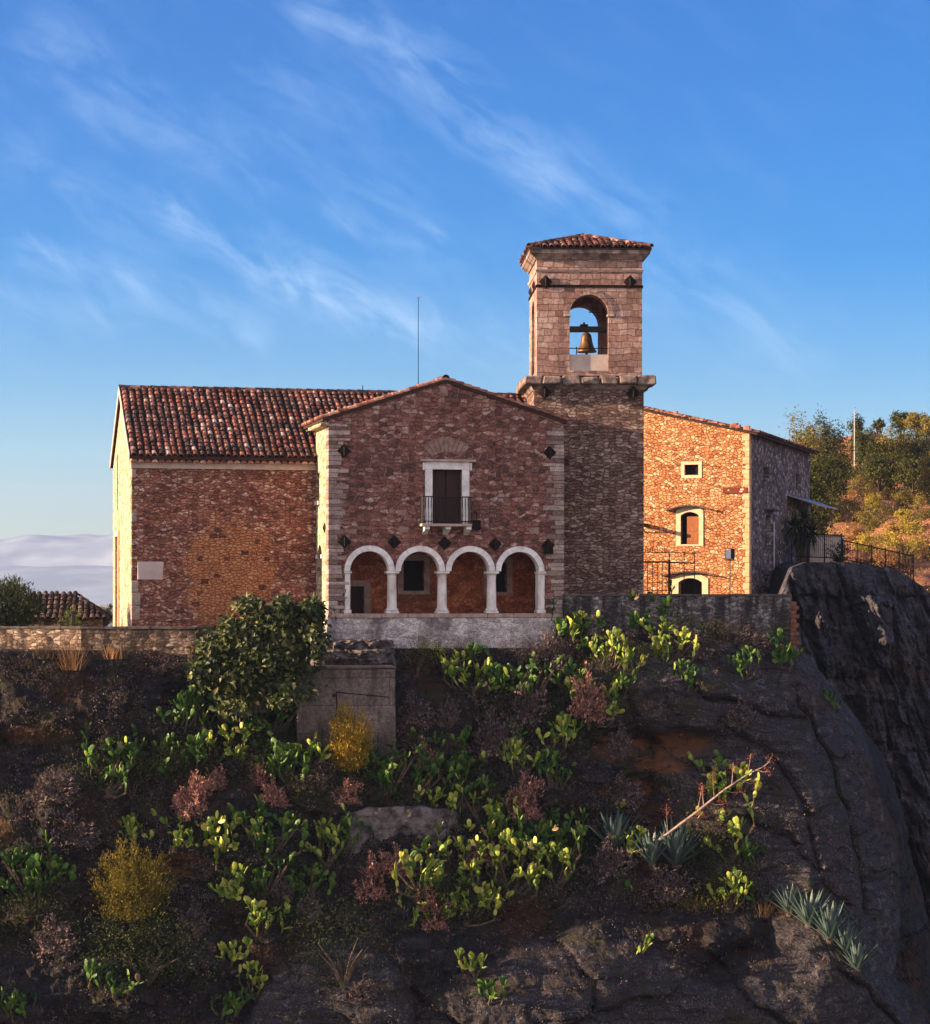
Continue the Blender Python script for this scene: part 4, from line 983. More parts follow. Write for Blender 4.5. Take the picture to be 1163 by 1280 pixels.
def domes(x, z):
    best, m_ = 0.0, 0.0
    wx, wz = x + 0.35 * noise.noise((x * 0.6, 1.0, z * 0.6)), z + 0.35 * noise.noise((x * 0.6, 6.0, z * 0.6))
    for (cx, cz, rx_, rz_, c, s, amp) in DOMES:
        a, b = wx - cx, wz - cz
        if abs(a) > rx_ + rz_ or abs(b) > rx_ + rz_: continue
        u, v = (a * c + b * s) / rx_, (-a * s + b * c) / rz_; r2 = u * u + v * v
        if r2 < 1.0:
            h = amp * math.sqrt(1 - r2) ** 0.8
            best = max(best, h) + 0.25 * min(best, h); m_ = max(m_, min(1.0, (1 - r2) * 6))
    return best, m_
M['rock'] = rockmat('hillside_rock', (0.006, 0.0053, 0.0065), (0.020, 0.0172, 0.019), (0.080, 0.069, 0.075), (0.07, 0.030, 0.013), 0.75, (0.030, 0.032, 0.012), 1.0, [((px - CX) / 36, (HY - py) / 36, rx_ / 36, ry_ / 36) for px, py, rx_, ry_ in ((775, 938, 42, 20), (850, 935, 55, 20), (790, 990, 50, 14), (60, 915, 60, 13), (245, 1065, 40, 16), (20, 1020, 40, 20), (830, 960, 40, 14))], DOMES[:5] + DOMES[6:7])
CRACKS = [[(585, 1282), (640, 1250), (715, 1222), (790, 1206), (880, 1178), (915, 1160)], [(880, 1178), (915, 1215), (975, 1262)], [(735, 935), (790, 915), (880, 962), (905, 985)], [(900, 900), (960, 940), (1005, 1010), (1010, 1075)],
          [(1000, 860), (1040, 950), (1065, 1040), (1072, 1130)], [(690, 1150), (730, 1180), (720, 1225)], [(520, 1190), (560, 1220), (600, 1245)], [(930, 1010), (985, 1050), (1040, 1120)], [(840, 830), (880, 870), (960, 890), (1010, 900)], [(780, 860), (800, 905)], [(1020, 1180), (1080, 1235), (1120, 1275)]]
CR = [(pxz(*a), pxz(*b)) for l in CRACKS for a, b in zip(l, l[1:])]
def crack_groove(x, z):
    x += 0.22 * noise.noise((x * 1.1, 3.0, z * 1.1)); z += 0.22 * noise.noise((x * 1.1, 8.0, z * 1.1)); g = 0.0
    for (ax, az_), (bx, bz) in CR:
        dx, dz = bx - ax, bz - az_; t_ = max(0.0, min(1.0, ((x - ax) * dx + (z - az_) * dz) / (dx * dx + dz * dz)))
        ex, ez = x - ax - dx * t_, z - az_ - dz * t_; d2 = ex * ex + ez * ez
        if d2 < 1.2: g = max(g, math.exp(-d2 / 0.012) * 0.30 + math.exp(-d2 / 0.25) * (0.24 if ez < 0 else 0.05))
    return g
def fract(x, y, z, w=0.22):
    d = noise.voronoi((x, y, z))[0]; return min(w, d[1] - d[0]) / w
def slopeY(x, z):
    d = ztop(x) - z
    Y = 79.3 + 0.235 * (x + 17.0) - adv(max(0.0, d))
    for b in BUMPS: Y -= b[4] * gz(x, z, *b[:4])
    fade = min(1.0, d / 1.8 + 0.03)
    n = fbm(x * 0.33, 3.1, z * 0.42, 3) * 0.85
    # sandstone beds dipping to the right: shelves and undercuts
    q = (z + 0.16 * x + 0.5 * noise.noise((x * 0.25, 9.0, z * 0.25))) * 0.62
    fr = q - math.floor(q)
    n += (0.34 * (fr ** 2 - 0.33)) * max(0.0, min(1.0, 0.6 + 0.9 * noise.noise((x * 0.12, 4.0, z * 0.2))))
    n += fbm(x * 1.3, 7.7, z * 1.5, 4, 2.1, 0.6) * 0.24
    n += abs(noise.noise((x * 0.8, 1.5, z * 0.8))) * 0.35 + (0.5 - abs(noise.noise((x * 2.3 + 0.4 * z, 2.5, z * 3.1)))) * 0.16 + fbm(x * 4.1, 3.3, z * 4.6, 2) * 0.06
    dm, mk = domes(x, z)
    n = n * (1 - 0.74 * mk) + mk * (fbm(x * 0.6 + 0.35 * z, 8.0, z * 0.6, 4, 2.2, 0.5) * 0.17)
    wq = 0.5 * noise.noise((x * 0.7, 2.0, z * 0.7)); n -= 0.17 * (1 - fract(x * 0.20 + 0.22 * z + wq, 3.0, z * 0.62 + 0.14 * x + wq, 0.07)) * max(0.0, min(1.0, 0.4 + 1.6 * noise.noise((x * 0.25, 11.0, z * 0.25))))
    n -= 0.06 * (1 - fract(x * 1.1 + wq, 6.0, z * 2.2 + wq, 0.15)) * (1 - 0.6 * mk)
    if x > -3: n -= crack_groove(x, z)
    n += mk * (0.34 * (0.5 - abs(noise.noise((x * 0.55 + 0.3 * z, 21.0, z * 0.75 - 0.2 * x)))) + 0.12 * (0.5 - abs(noise.noise((x * 1.5 + 0.6 * z, 22.0, z * 2.0 - 0.4 * x)))))
    Y -= dm * min(1.0, fade + 0.1)
    Y -= n * fade
    e = x - lerp_tab(XE, z)
    if e > -1.2: Y += 1.1 * (e + 1.2) ** 2
    return Y
nx, nz = 660, 340
xs = np.linspace(-22.0, 20.5, nx)
ds = np.concatenate([np.linspace(0, 16.5, nz - 10), np.linspace(17.5, 42, 10)])
V, Fc = [], []
BACK = 4
for r in range(BACK):
    for x in xs:
        zt = ztop(x); k = (BACK - r) / BACK
        Yt = slopeY(x, zt); e = max(0.0, x - 12.1)
        V.append((float(x), Yt + 34 * k, zt + 0.25 * min(1, k * 3) * (1 if e == 0 else 0) - 0.3 * e * k))
for d in ds:
    for x in xs:
        z = ztop(x) - float(d)
        V.append((float(x), slopeY(float(x), z), z))
rows = BACK + len(ds)
for r in range(rows - 1):
    for i in range(nx - 1):
        a = r * nx + i; Fc.append((a, a + 1, a + nx + 1, a + nx))
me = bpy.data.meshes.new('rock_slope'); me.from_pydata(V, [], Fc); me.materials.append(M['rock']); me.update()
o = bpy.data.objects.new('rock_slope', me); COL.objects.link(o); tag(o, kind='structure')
BV = BVHTree.FromPolygons(V, Fc)
def hit(px, py, bv=None):
    d = Vector(((px - CX) / F, 1.0, (HY - py) / F)).normalized()
    p, nrm, i, dist = (bv or BV).ray_cast(Vector((0, 0, 0)), d)
    if p is None: return None, None
    if nrm.dot(d) > 0: nrm = -nrm
    return p, nrm

# ---------------------------------------------------------------- far cliff on the right, under the house
CT = [(11.0, -2.2), (13.7, -1.6), (14.9, 1.3), (15.6, 1.55), (17.9, 1.55), (20.3, 1.2), (21.6, 0.4), (22.6, -0.6), (26, -4)]
def cliff_top(x):
    for (a, b), (c, e) in zip(CT, CT[1:]):
        if x <= c: return b + (e - b) * max(0, (x - a)) / (c - a)
    return CT[-1][1]
def cliffY(x, z):
    d = cliff_top(x) - z
    Y = 104.3 + 0.52 * (x - 13) - 0.13 * d - 0.02 * max(0, d - 6) ** 1.5
    f = min(1.0, 0.2 + d / 2.0)
    n = fbm(x * 0.55 + z * 0.12, 2.0, z * 0.16, 4, 2.1, 0.55) * 1.1 + fbm(x * 1.7 + 0.3 * z, 5.0, z * 0.5, 4, 2.1, 0.6) * 0.30
    q = (x * 0.9 + 0.35 * z + 0.9 * noise.noise((x * 0.3, 3.0, z * 0.2))) * 0.55; fr = q - math.floor(q)
    n += 0.55 * (fr - 0.5)
    n -= 0.75 * (1 - fract(x * 0.55 + 0.15 * z, 1.0, z * 0.17, 0.14)) + 0.28 * (1 - fract(x * 1.4 + 0.2 * z, 4.0, z * 0.6, 0.16))
    n += 0.10 * fbm(x * 3.6 + 0.8 * z, 3.0, z * 2.2, 4, 2.1, 0.65) + 0.25 * (1 - fract(z * 0.33 + 0.12 * x, 9.0, x * 0.10, 0.12))
    n += 0.55 * noise.cell((x * 0.5 + 0.18 * z + 0.3 * noise.noise((x, 1.0, z * 0.5)), 2.0, z * 0.14)) + 0.3 * noise.cell((x * 1.1 + 0.3 * z, 7.0, z * 0.33 + 0.3 * noise.noise((x, 2.0, z))))
    n += 1.6 * gz(x, z, 19.0, -4.0, 1.3, 4.5) + 0.9 * gz(x, z, 15.5, -3.0, 1.0, 3.0) - 1.4 * gz(x, z, 17.6, -6.5, 0.8, 3.5) + 1.5 * gz(x, z, 21.5, -9.0, 1.5, 5)
    return Y - n * f + 0.05 * max(0, x - 21) ** 2
V, Fc = [], []
cxn = np.linspace(9, 30, 330); cdn = np.concatenate([np.linspace(0, 22, 330), np.linspace(23, 50, 8)])
for k in (3, 2, 1):
    for x in cxn: V.append((float(x), cliffY(float(x), cliff_top(x)) + 9.0 * k, cliff_top(x) + 0.1 * k))
for d in cdn:
    for x in cxn:
        z = cliff_top(x) - float(d); V.append((float(x), cliffY(float(x), z), z))
for r in range(3 + len(cdn) - 1):
    for i in range(len(cxn) - 1):
        a = r * len(cxn) + i; Fc.append((a, a + 1, a + len(cxn) + 1, a + len(cxn)))
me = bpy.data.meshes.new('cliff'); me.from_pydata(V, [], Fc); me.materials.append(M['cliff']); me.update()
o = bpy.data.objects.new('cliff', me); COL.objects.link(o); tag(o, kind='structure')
BVC = BVHTree.FromPolygons(V, Fc)

# ---------------------------------------------------------------- sunlit hill behind on the right
def hillZ(x, y):
    k = max(0.0, y - 128) 
    z = -0.8 + 0.150 * k + 0.06 * (x - 24) + fbm(x * 0.07, y * 0.07, 2.0, 4) * 1.6
    q = (z + 0.3 * noise.noise((x * 0.1, y * 0.1, 1.0))) / 2.2; fr = q - math.floor(q)
    z += 0.9 * (fr ** 3 - 0.25)          # old terraces
    if y > 216: z -= 0.10 * (y - 216)
    if y < 128: z = min(z, -0.8 + 0.06 * (x - 24) - 0.05 * (128 - y))
    return z - 0.012 * max(0, 14 - x) ** 2
V, Fc = [], []
hxs = np.linspace(4, 85, 260); hys = np.linspace(112, 262, 230)
for y in hys:
    for x in hxs: V.append((float(x), float(y), hillZ(float(x), float(y))))
for r in range(len(hys) - 1):
    for i in range(len(hxs) - 1):
        a = r * len(hxs) + i; Fc.append((a, a + 1, a + len(hxs) + 1, a + len(hxs)))
me = bpy.data.meshes.new('hill'); me.from_pydata(V, [], Fc); me.materials.append(M['hill_earth'])
me.polygons.foreach_set('use_smooth', [True] * len(me.polygons)); me.update()
o = bpy.data.objects.new('hill', me); COL.objects.link(o); tag(o, kind='structure')
BVH_ = BVHTree.FromPolygons(V, Fc)

# valley floor to the horizon and the pale mountains beyond it
m = MB(); N = 40
for j in range(N + 1):
    for i in range(N + 1): m.v.append((-6000 + 12000 * i / N, -200 + 8600 * j / N, -46.0))
m.f = [(j*(N+1)+i, j*(N+1)+i+1, (j+1)*(N+1)+i+1, (j+1)*(N+1)+i) for j in range(N) for i in range(N)]
tag(m.build('valley_ground', M['valley']), kind='structure')
V, Fc = [], []
mx = np.linspace(-3800, 2500, 240); my = np.linspace(3600, 8200, 120)
for y in my:
    for x in mx:
        t1 = math.exp(-((y - 6600) / 900.0) ** 2); t0 = math.exp(-((y - 5000) / 600.0) ** 2)
        ridge = 232 + 26 * noise.noise((x * 0.0011 + 3, 0.3, 0)) + 10 * noise.noise((x * 0.005, 5.0, 0)) - 0.014 * (x + 1300)
        low = 120 + 30 * noise.noise((x * 0.0016 + 1, 2.3, 0))
        z = -60 + max(ridge * t1, low * t0) * (1 + 0.10 * fbm(x * 0.0016, y * 0.0016, 1.0, 5))
        z += 22 * t1 * abs(fbm(x * 0.003, y * 0.0016, 4.0, 4)) 
        V.append((float(x), float(y), z))
for r in range(len(my) - 1):
    for i in range(len(mx) - 1):
        a = r * len(mx) + i; Fc.append((a, a + 1, a + len(mx) + 1, a + len(mx)))
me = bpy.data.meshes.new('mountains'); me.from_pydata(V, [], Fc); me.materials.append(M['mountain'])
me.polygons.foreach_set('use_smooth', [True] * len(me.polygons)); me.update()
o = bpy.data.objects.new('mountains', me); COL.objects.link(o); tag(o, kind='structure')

# ---------------------------------------------------------------- garden walls
def wall_run(root, pts, z0, z1, th, mat, cop, ch=0.10):
    """pts: plan polyline in root coordinates"""
    for k in range(len(pts) - 1):
        a, b = Vector(pts[k]), Vector(pts[k + 1]); dv = (b - a); L = dv.length; ang = math.atan2(dv.y, dv.x)
        m = MB(); m.box(0 if k == 0 else 0.0, L, 0, th, z0, z1)
        o = m.build('wall', mat, root); o.location = (a.x, a.y, 0); o.rotation_euler = (0, 0, ang)
        m = MB(); n = max(1, int(L / 0.7))
        for i in range(n): m.rbox(L * i / n + 0.004, L * (i + 1) / n - 0.004, -0.04, th + 0.04, z1 + 0.002, z1 + ch + rnd.uniform(-0.012, 0.012), 0.015, 0.006)
        o = m.build('coping', cop, root); o.location = (a.x, a.y, 0); o.rotation_euler = (0, 0, ang)
gw = empty('garden_wall', (-20.0, 82.1, 0), 0, 'low rubble garden wall with dark coping, along the left edge below the church', 'wall')
zw = (HY - 783.0) / F * 80.7
wall_run(gw, [(0, 0), (6.6, -1.45), (10.6, -1.30), (14.9, 0.25)], -3.4, zw - 0.10, 0.45, M['garden_wall'], M['coping'])
rw = empty('retaining_wall', (3.62, 84.4, 0), 0, 'grey retaining wall streaked with dark stains, right of the arcade, below tower and house', 'wall')
zw2 = (HY - 742.5) / F * 85.5
wall_run(rw, [(0, 0), (8.5, 1.35)], -3.2, zw2 - 0.08, 0.5, M['retaining'], M['coping'], 0.08)
m = MB(); z = -2.6; i = 0
while z < zw2 - 0.35:
    h = 0.16; m.rbox(8.46, 8.46 + (0.32 if i % 2 else 0.22), 1.32, 1.85, z, z + h - 0.01, 0.012, 0.006); z += h; i += 1
M['brick_end'] = plain('red_brick', (0.12, 0.045, 0.03), (0.22, 0.10, 0.075), 7, 0.9, 0.4)
m.build('brick_end', M['brick_end'], rw)

M['plinth'] = plain('mossy_plinth_stone', (0.045, 0.037, 0.037), (0.17, 0.145, 0.146), 2.5, 0.92, 0.8, lo=0.4, hi=0.62, bdist=0.04)
# concrete block standing on the slope below the arcade, and the low plinth between it and the base wall
pb, _ = hit(432, 925)
yb = pb.y + 0.0
def xw(px, y): return (px - CX) / F * y
def zw_(py, y): return (HY - py) / F * y
yb = 80.2
kb = empty('concrete_block', (xw(433, yb), yb, 0), R(9), 'big square weathered concrete block standing on the slope below the left arches', 'concrete block')
hw = (xw(494, yb) - xw(370, yb)) / 2
m = MB(); m.rbox(-hw, hw, 0, 3.4, zw_(960, yb), zw_(833, yb) - 0.10, 0.03, 0.02); m.build('block', M['concrete'], kb)
m = MB(); m.rbox(-hw - 0.03, hw + 0.03, -0.04, 3.4, zw_(833, yb) - 0.098, zw_(833, yb), 0.03, 0.02); m.build('cap_slab', M['concrete'], kb)
m = MB(); m.tube([(-0.35, -0.03, zw_(865, yb)), (-0.33, -0.05, zw_(880, yb)), (-0.37, -0.04, zw_(898, yb))], 0.02, 5); m.tube([(-0.35, -0.04, zw_(865, yb)), (1.5, -0.03, zw_(872, yb))], 0.012, 4); m.build('rusty_pipe', M['iron'], kb)
yp = 82.0
pl = empty('stone_plinth', (xw(440, yp), yp, 0), R(12), 'crumbling stone step between the concrete block and the arcade base', 'plinth')
hw = 1.58
m = MB(); na, nb2 = 60, 40
for j in range(nb2 + 1):
    k = j / nb2; z = zw_(842, yp) + (zw_(799, yp) - zw_(842, yp)) * min(1, k / 0.8)
    for i in range(na + 1):
        x = -hw + 2 * hw * i / na; q = noise.noise((x * 0.9, 1.0, z * 1.2)); st2 = 1 if z > zw_(812, yp) + 0.12 * q else 0
        y = -0.55 + 0.50 * st2 + 0.22 * fbm(x * 1.8, 2.0, z * 2.6, 4) - 0.12 * (1 - fract(x * 1.7, 3.0, z * 2.6, 0.14)) + max(0, k - 0.8) * 9 + 0.6 * (abs(x) / hw) ** 8
        m.v.append((x, y, z - (0.12 * abs(q) + 0.04 * fbm(x * 3, 5.0, y * 2, 2)) * (k > 0.5)))
m.f = [(j*(na+1)+i, j*(na+1)+i+1, (j+1)*(na+1)+i+1, (j+1)*(na+1)+i) for j in range(nb2) for i in range(na)]
m.build('plinth_stone', M['plinth'], pl)
# concrete footing band seen between the plants lower down, with a strip of wire netting
p, _ = hit(495, 1035)
fb = empty('concrete_footing', (p.x, p.y, 0), R(8), 'pale stained concrete footing showing between cacti in the middle of the slope', 'footing')
m = MB(); na, nb2 = 80, 24; zb_0, zb_1 = zw_(1066, p.y), zw_(1008, p.y)
for j in range(nb2 + 1):
    k = j / nb2; z = zb_0 + (zb_1 - zb_0) * min(1, k / 0.75)
    for i in range(na + 1):
        x = -2.1 + 4.3 * i / na
        m.v.append((x, -0.22 + 0.16 * fbm(x * 1.4, 4.0, z * 2.0, 4) + max(0, k - 0.75) * 6 + 0.7 * (abs(x - 0.05) / 2.15) ** 6, z - 0.22 * abs(noise.noise((x * 1.1, 3.0, 0))) * (k > 0.6) - 0.35 * (abs(x) / 2.15) ** 4 * k))
m.f = [(j*(na+1)+i, j*(na+1)+i+1, (j+1)*(na+1)+i+1, (j+1)*(na+1)+i) for j in range(nb2) for i in range(na)]
m.build('footing_wall', M['plinth'], fb)
nf = empty('wire_netting', (p.x - 0.15, p.y - 0.42, zw_(1082, p.y)), R(8), 'rusty hexagonal wire netting strip in front of the concrete footing', 'netting')
m = MB(); hx = 0.075; W_, H_ = 3.9, 1.05
nr, ncx = int(H_ / (hx * 1.5)), int(W_ / (hx * math.sqrt(3)))
for j in range(nr):
    for i in range(ncx):
        cxh = -W_ / 2 + (i + (0.5 if j % 2 else 0)) * hx * math.sqrt(3); cz = j * hx * 1.5
        pts = [(cxh + hx * math.cos(PI / 2 + PI * q / 3), 0.05 * math.sin(cxh * 3), cz + hx * math.sin(PI / 2 + PI * q / 3)) for q in range(4)]
        m.tube(pts, 0.006, 3, cap=False)
M['wire'] = plain('rusty_wire', (0.10, 0.075, 0.07), (0.22, 0.17, 0.16), 8, 0.5, 0.0, 0.5)
m.build('mesh', M['wire'], nf)
m = MB()
for x in (-1.9, -0.6, 0.7, 1.9): m.tube([(x, 0, -0.4), (x, 0.02, H_ + 0.12)], 0.025, 5)
m.build('stakes', M['iron'], nf)

# ---------------------------------------------------------------- fences
gp = empty('iron_gate', (7.2, 90.5, -0.4), R(-2), 'black iron gate and fence bars in front of the sunlit house, right of the tower', 'gate')
yq = 90.5
m = MB(); X = lambda px: xw(px, yq) - 7.2
Z = lambda py: zw_(py, yq) + 0.4
for py, r_ in ((690.5, 0.018), (702.5, 0.035), (728.5, 0.014), (738, 0.014)): m.tube([(X(790), 0, Z(py)), (X(836), 0, Z(py))], r_, 5)
for px in range(792, 834, 6): m.tube([(X(px), 0, Z(745)), (X(px), 0, Z(703))], 0.014, 4)
for px in range(792, 836, 3): m.tube([(X(px), 0, Z(690)), (X(px), 0, Z(684))], 0.010, 4)
m.build('fence_panel', M['black_iron'], gp)
m = MB(); m.rbox(X(835.5), X(838.3), -0.04, 0.04, Z(765), Z(700), 0.01); m.rbox(X(836), X(837.6), -0.03, 0.03, Z(700), Z(689), 0.01); m.build('post', M['black_iron'], gp)
m = MB()
for py, r_ in ((690.5, 0.016), (703, 0.028)): m.tube([(X(838), 0.02, Z(py)), (X(868.5), 0.1, Z(py + 1))], r_, 5)
for py in (712, 718): m.tube([(X(855.5), 0.06, Z(py)), (X(868.5), 0.1, Z(py))], 0.014, 5)
for px, pb_ in ((855.5, 723), (868.5, 723)): m.tube([(X(px), 0.08, Z(690)), (X(px), 0.08, Z(745))], 0.02, 5)
m.build('gate_leaf', M['black_iron'], gp)
lp = empty('lamp_post', (xw(913, 91.0), 91.0, -0.4), 0, 'thin pole with a white box lamp in front of the house wall', 'lamp post')
Z = lambda py: zw_(py, 91.0) + 0.4
m = MB(); m.tube([(0, 0, -0.8), (0, 0, Z(675))], 0.022, 6); m.build('pole', M['galv'], lp)
m = MB(); m.rbox(-0.2, 0.02, -0.16, 0.10, Z(699), Z(687), 0.03); m.build('lamp_head', M['white_paint'], lp)
m = MB(); m.rbox(0.025, 0.17, -0.14, 0.10, Z(699), Z(686), 0.03); m.rbox(-0.15, 0.20, -0.10, 0.06, Z(701), Z(699.3), 0.01); m.build('lamp_housing', M['black_iron'], lp)

def railing(name, A, B, h, npost, label, bars=8, mat=None, top=0.03):
    A, B = Vector(A), Vector(B); dv = B - A; L = math.hypot(dv.x, dv.y); ang = math.atan2(dv.y, dv.x); sl_ = dv.z / L
    rt = empty(name, A, ang, label, 'railing', None)
    m = MB(); m.tube([(0, 0, h), (L, 0, h + dv.z)], top, 5); m.tube([(0, 0, 0.15), (L, 0, 0.15 + dv.z)], top * 0.8, 5)
    n = npost * bars
    for i in range(n + 1):
        if i % bars: x = L * i / n; m.tube([(x, 0, 0.15 + sl_ * x), (x, 0, h + sl_ * x)], 0.016, 4)
    m.build('bars', mat or M['black_iron'], rt)
    for i in range(npost + 1):
        x = L * i / npost; m = MB(); m.rbox(x - 0.03, x + 0.03, -0.03, 0.03, -0.5 + sl_ * x, h + 0.1 + sl_ * x, 0.01); m.build('post', mat or M['black_iron'], rt)
    return rt
def wp(px, py, y): return (xw(px, y), y, zw_(py, y))
railing('terrace_railing', wp(990, 699, 113), wp(1052, 702, 110.5), 1.25, 3, 'dark picket railing along the cliff terrace beside the stone house', 8)
railing('cliff_railing', wp(1054, 703, 110.5), wp(1142, 722, 112.5), 1.05, 5, 'long dark railing on the cliff edge at the right, below the hill', 9)
# small outbuilding wall and crates of the terrace
tw = empty('terrace_parapet', wp(1022, 700, 114.5), R(10), 'pale low parapet wall behind the picket railing on the cliff', 'wall')
m = MB(); m.rbox(-0.4, 1.4, 0, 0.25, -0.3, 1.15, 0.03); m.build('wall', M['plaster'], tw)
m = MB(); m.rbox(-0.45, 1.45, -0.04, 0.29, 1.152, 1.25, 0.02); m.build('coping', M['quoin'], tw)

# ---------------------------------------------------------------- low tiled outbuilding beyond the garden wall
ob_ = empty('outbuilding', (xw(84, 93.0), 93.0, -2.2), R(6), 'low outbuilding with dark tiled roof behind the garden wall at far left', 'outbuilding')
m = MB(); m.box(-1.9, 1.4, 0.3, 3.0, -1.0, 1.25); m.build('wall', M['garden_wall'], ob_)
m = MB(); m.add([(-2.1, 0, 1.25), (1.6, 0, 1.25), (1.6, 3.3, 1.25), (-2.1, 3.3, 1.25), (-1.6, 1.65, 2.3), (0.15, 1.65, 2.3)], [(3,2,1,0),(0,1,5,4),(1,2,5),(2,3,4,5),(3,0,4)])
rf = m.build('roof', M['tile_bed'], ob_)
g = MB(); s = Vector((0, 1.65, 1.05)); Ls = s.length; s.normalize(); n = Vector((0, -1.05, 1.65)).normalized()
tiles(g, (-2.1, 0, 1.26), (1, 0, 0), s, n, 3.7, Ls, keep=lambda x, y: x < 3.72 - 1.45 * y / Ls and x > 0.5 * y / Ls)
s = Vector((-1.45, 0, 1.05)); Ls2 = s.length; s.normalize(); n = Vector((1.05, 0, 1.45)).normalized()
tiles(g, (1.6, 0, 1.26), (0, 1, 0), s, n, 3.3, Ls2, keep=lambda x, y: abs(x - 1.65) < 1.65 * (1 - y / Ls2) + 0.05)
g.build('tile_courses', M['tile_dark'], rf, recalc=False)
for k, (x, y, lab) in enumerate(((92, 783, 'dark stubby post on the garden wall coping in front of the tiled outbuilding'),)):
    Y = 80.9; m = MB(); m.rbox(-0.06, 0.06, -0.06, 0.06, -0.3, 0.45, 0.01); m.rbox(-0.08, 0.08, -0.08, 0.08, 0.45, 0.52, 0.01)
    tag(m.build('wall_post', M['black_iron'], None, loc=(xw(x, Y), Y, zw)), lab, 'post')
# ---------------------------------------------------------------- plants: materials
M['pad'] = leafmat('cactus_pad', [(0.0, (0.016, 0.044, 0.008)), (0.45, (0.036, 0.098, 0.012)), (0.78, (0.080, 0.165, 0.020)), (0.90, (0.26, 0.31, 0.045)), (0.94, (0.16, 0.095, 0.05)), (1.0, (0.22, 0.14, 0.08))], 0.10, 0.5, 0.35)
M['pad_sunlit'] = leafmat('young_sunlit_cactus_pad', [(0.0, (0.05, 0.12, 0.014)), (0.40, (0.12, 0.20, 0.022)), (0.68, (0.33, 0.37, 0.055)), (0.9, (0.52, 0.52, 0.13)), (1.0, (0.46, 0.32, 0.16))], 0.12, 0.5, 0.35)  # young pads, with sunshine also put into the base colour
M['bark'] = plain('woody_stem', (0.045, 0.032, 0.026), (0.13, 0.095, 0.07), 9.0, 0.9, 0.5)
M['spurge'] = leafmat('dry_spurge', [(0.0, (0.09, 0.046, 0.044)), (0.4, (0.25, 0.12, 0.105)), (0.8, (0.46, 0.22, 0.18)), (1.0, (0.58, 0.35, 0.25))], 0.2, 0.8, 0.1)
M['spurge_grey'] = leafmat('grey_spurge', [(0.0, (0.035, 0.028, 0.032)), (0.5, (0.105, 0.076, 0.080)), (0.9, (0.20, 0.145, 0.14)), (1.0, (0.30, 0.21, 0.18))], 0.2, 0.8, 0.1)
M['broom'] = leafmat('yellow_broom', [(0.0, (0.16, 0.10, 0.012)), (0.5, (0.36, 0.235, 0.025)), (1.0, (0.52, 0.37, 0.06))], 0.3, 0.8, 0.1)
M['olive_broom'] = leafmat('olive_broom', [(0.0, (0.05, 0.045, 0.008)), (0.5, (0.15, 0.12, 0.018)), (1.0, (0.30, 0.23, 0.045))], 0.3, 0.8, 0.1)
M['fig'] = leafmat('broad_leaf', [(0.0, (0.014, 0.026, 0.007)), (0.5, (0.034, 0.052, 0.013)), (0.85, (0.10, 0.115, 0.034)), (1.0, (0.22, 0.20, 0.085))], 0.2, 0.5, 0.3)
M['darkleaf'] = leafmat('dark_leaf', [(0.0, (0.016, 0.024, 0.008)), (0.6, (0.034, 0.048, 0.014)), (1.0, (0.07, 0.08, 0.026))], 0.2, 0.7, 0.15)
M['greenleaf'] = leafmat('green_leaf', [(0.0, (0.035, 0.055, 0.012)), (0.6, (0.075, 0.105, 0.022)), (1.0, (0.15, 0.17, 0.04))], 0.25, 0.7, 0.15)
M['hillgreen'] = leafmat('hill_shrub_leaf', [(0.0, (0.11, 0.095, 0.022)), (0.5, (0.19, 0.155, 0.036)), (1.0, (0.30, 0.24, 0.065))], 0.25, 0.8, 0.1)
M['hillyellow'] = leafmat('hill_yellow_leaf', [(0.0, (0.26, 0.20, 0.028)), (0.5, (0.40, 0.31, 0.045)), (1.0, (0.54, 0.43, 0.09))], 0.25, 0.8, 0.1)
M['hilltawny'] = leafmat('hill_tawny_leaf', [(0.0, (0.28, 0.145, 0.05)), (0.5, (0.40, 0.22, 0.085)), (1.0, (0.52, 0.33, 0.15))], 0.25, 0.8, 0.1)
M['hilldark'] = leafmat('hill_tree_leaf', [(0.0, (0.030, 0.036, 0.010)), (0.6, (0.060, 0.066, 0.016)), (1.0, (0.12, 0.115, 0.032))], 0.2, 0.7, 0.1)
M['agave'] = leafmat('agave_blade', [(0.0, (0.040, 0.075, 0.070)), (0.5, (0.075, 0.125, 0.120)), (1.0, (0.15, 0.20, 0.18))], 0.05, 0.5, 0.3)
M['stalk'] = plain('agave_stalk', (0.30, 0.19, 0.15), (0.48, 0.34, 0.28), 7.0, 0.8, 0.3)
M['seedhead'] = leafmat('dry_seed_head', [(0.0, (0.14, 0.035, 0.022)), (1.0, (0.33, 0.11, 0.075))], 0.2, 0.8, 0.1)
M['drygrass'] = leafmat('dry_grass', [(0.0, (0.16, 0.085, 0.04)), (0.5, (0.34, 0.19, 0.095)), (1.0, (0.52, 0.33, 0.18))], 0.3, 0.9, 0.05)
M['darkgrass'] = leafmat('dead_undergrowth', [(0.0, (0.035, 0.026, 0.022)), (0.5, (0.095, 0.068, 0.052)), (0.85, (0.17, 0.12, 0.088)), (1.0, (0.12, 0.13, 0.045))], 0.25, 0.9, 0.05)

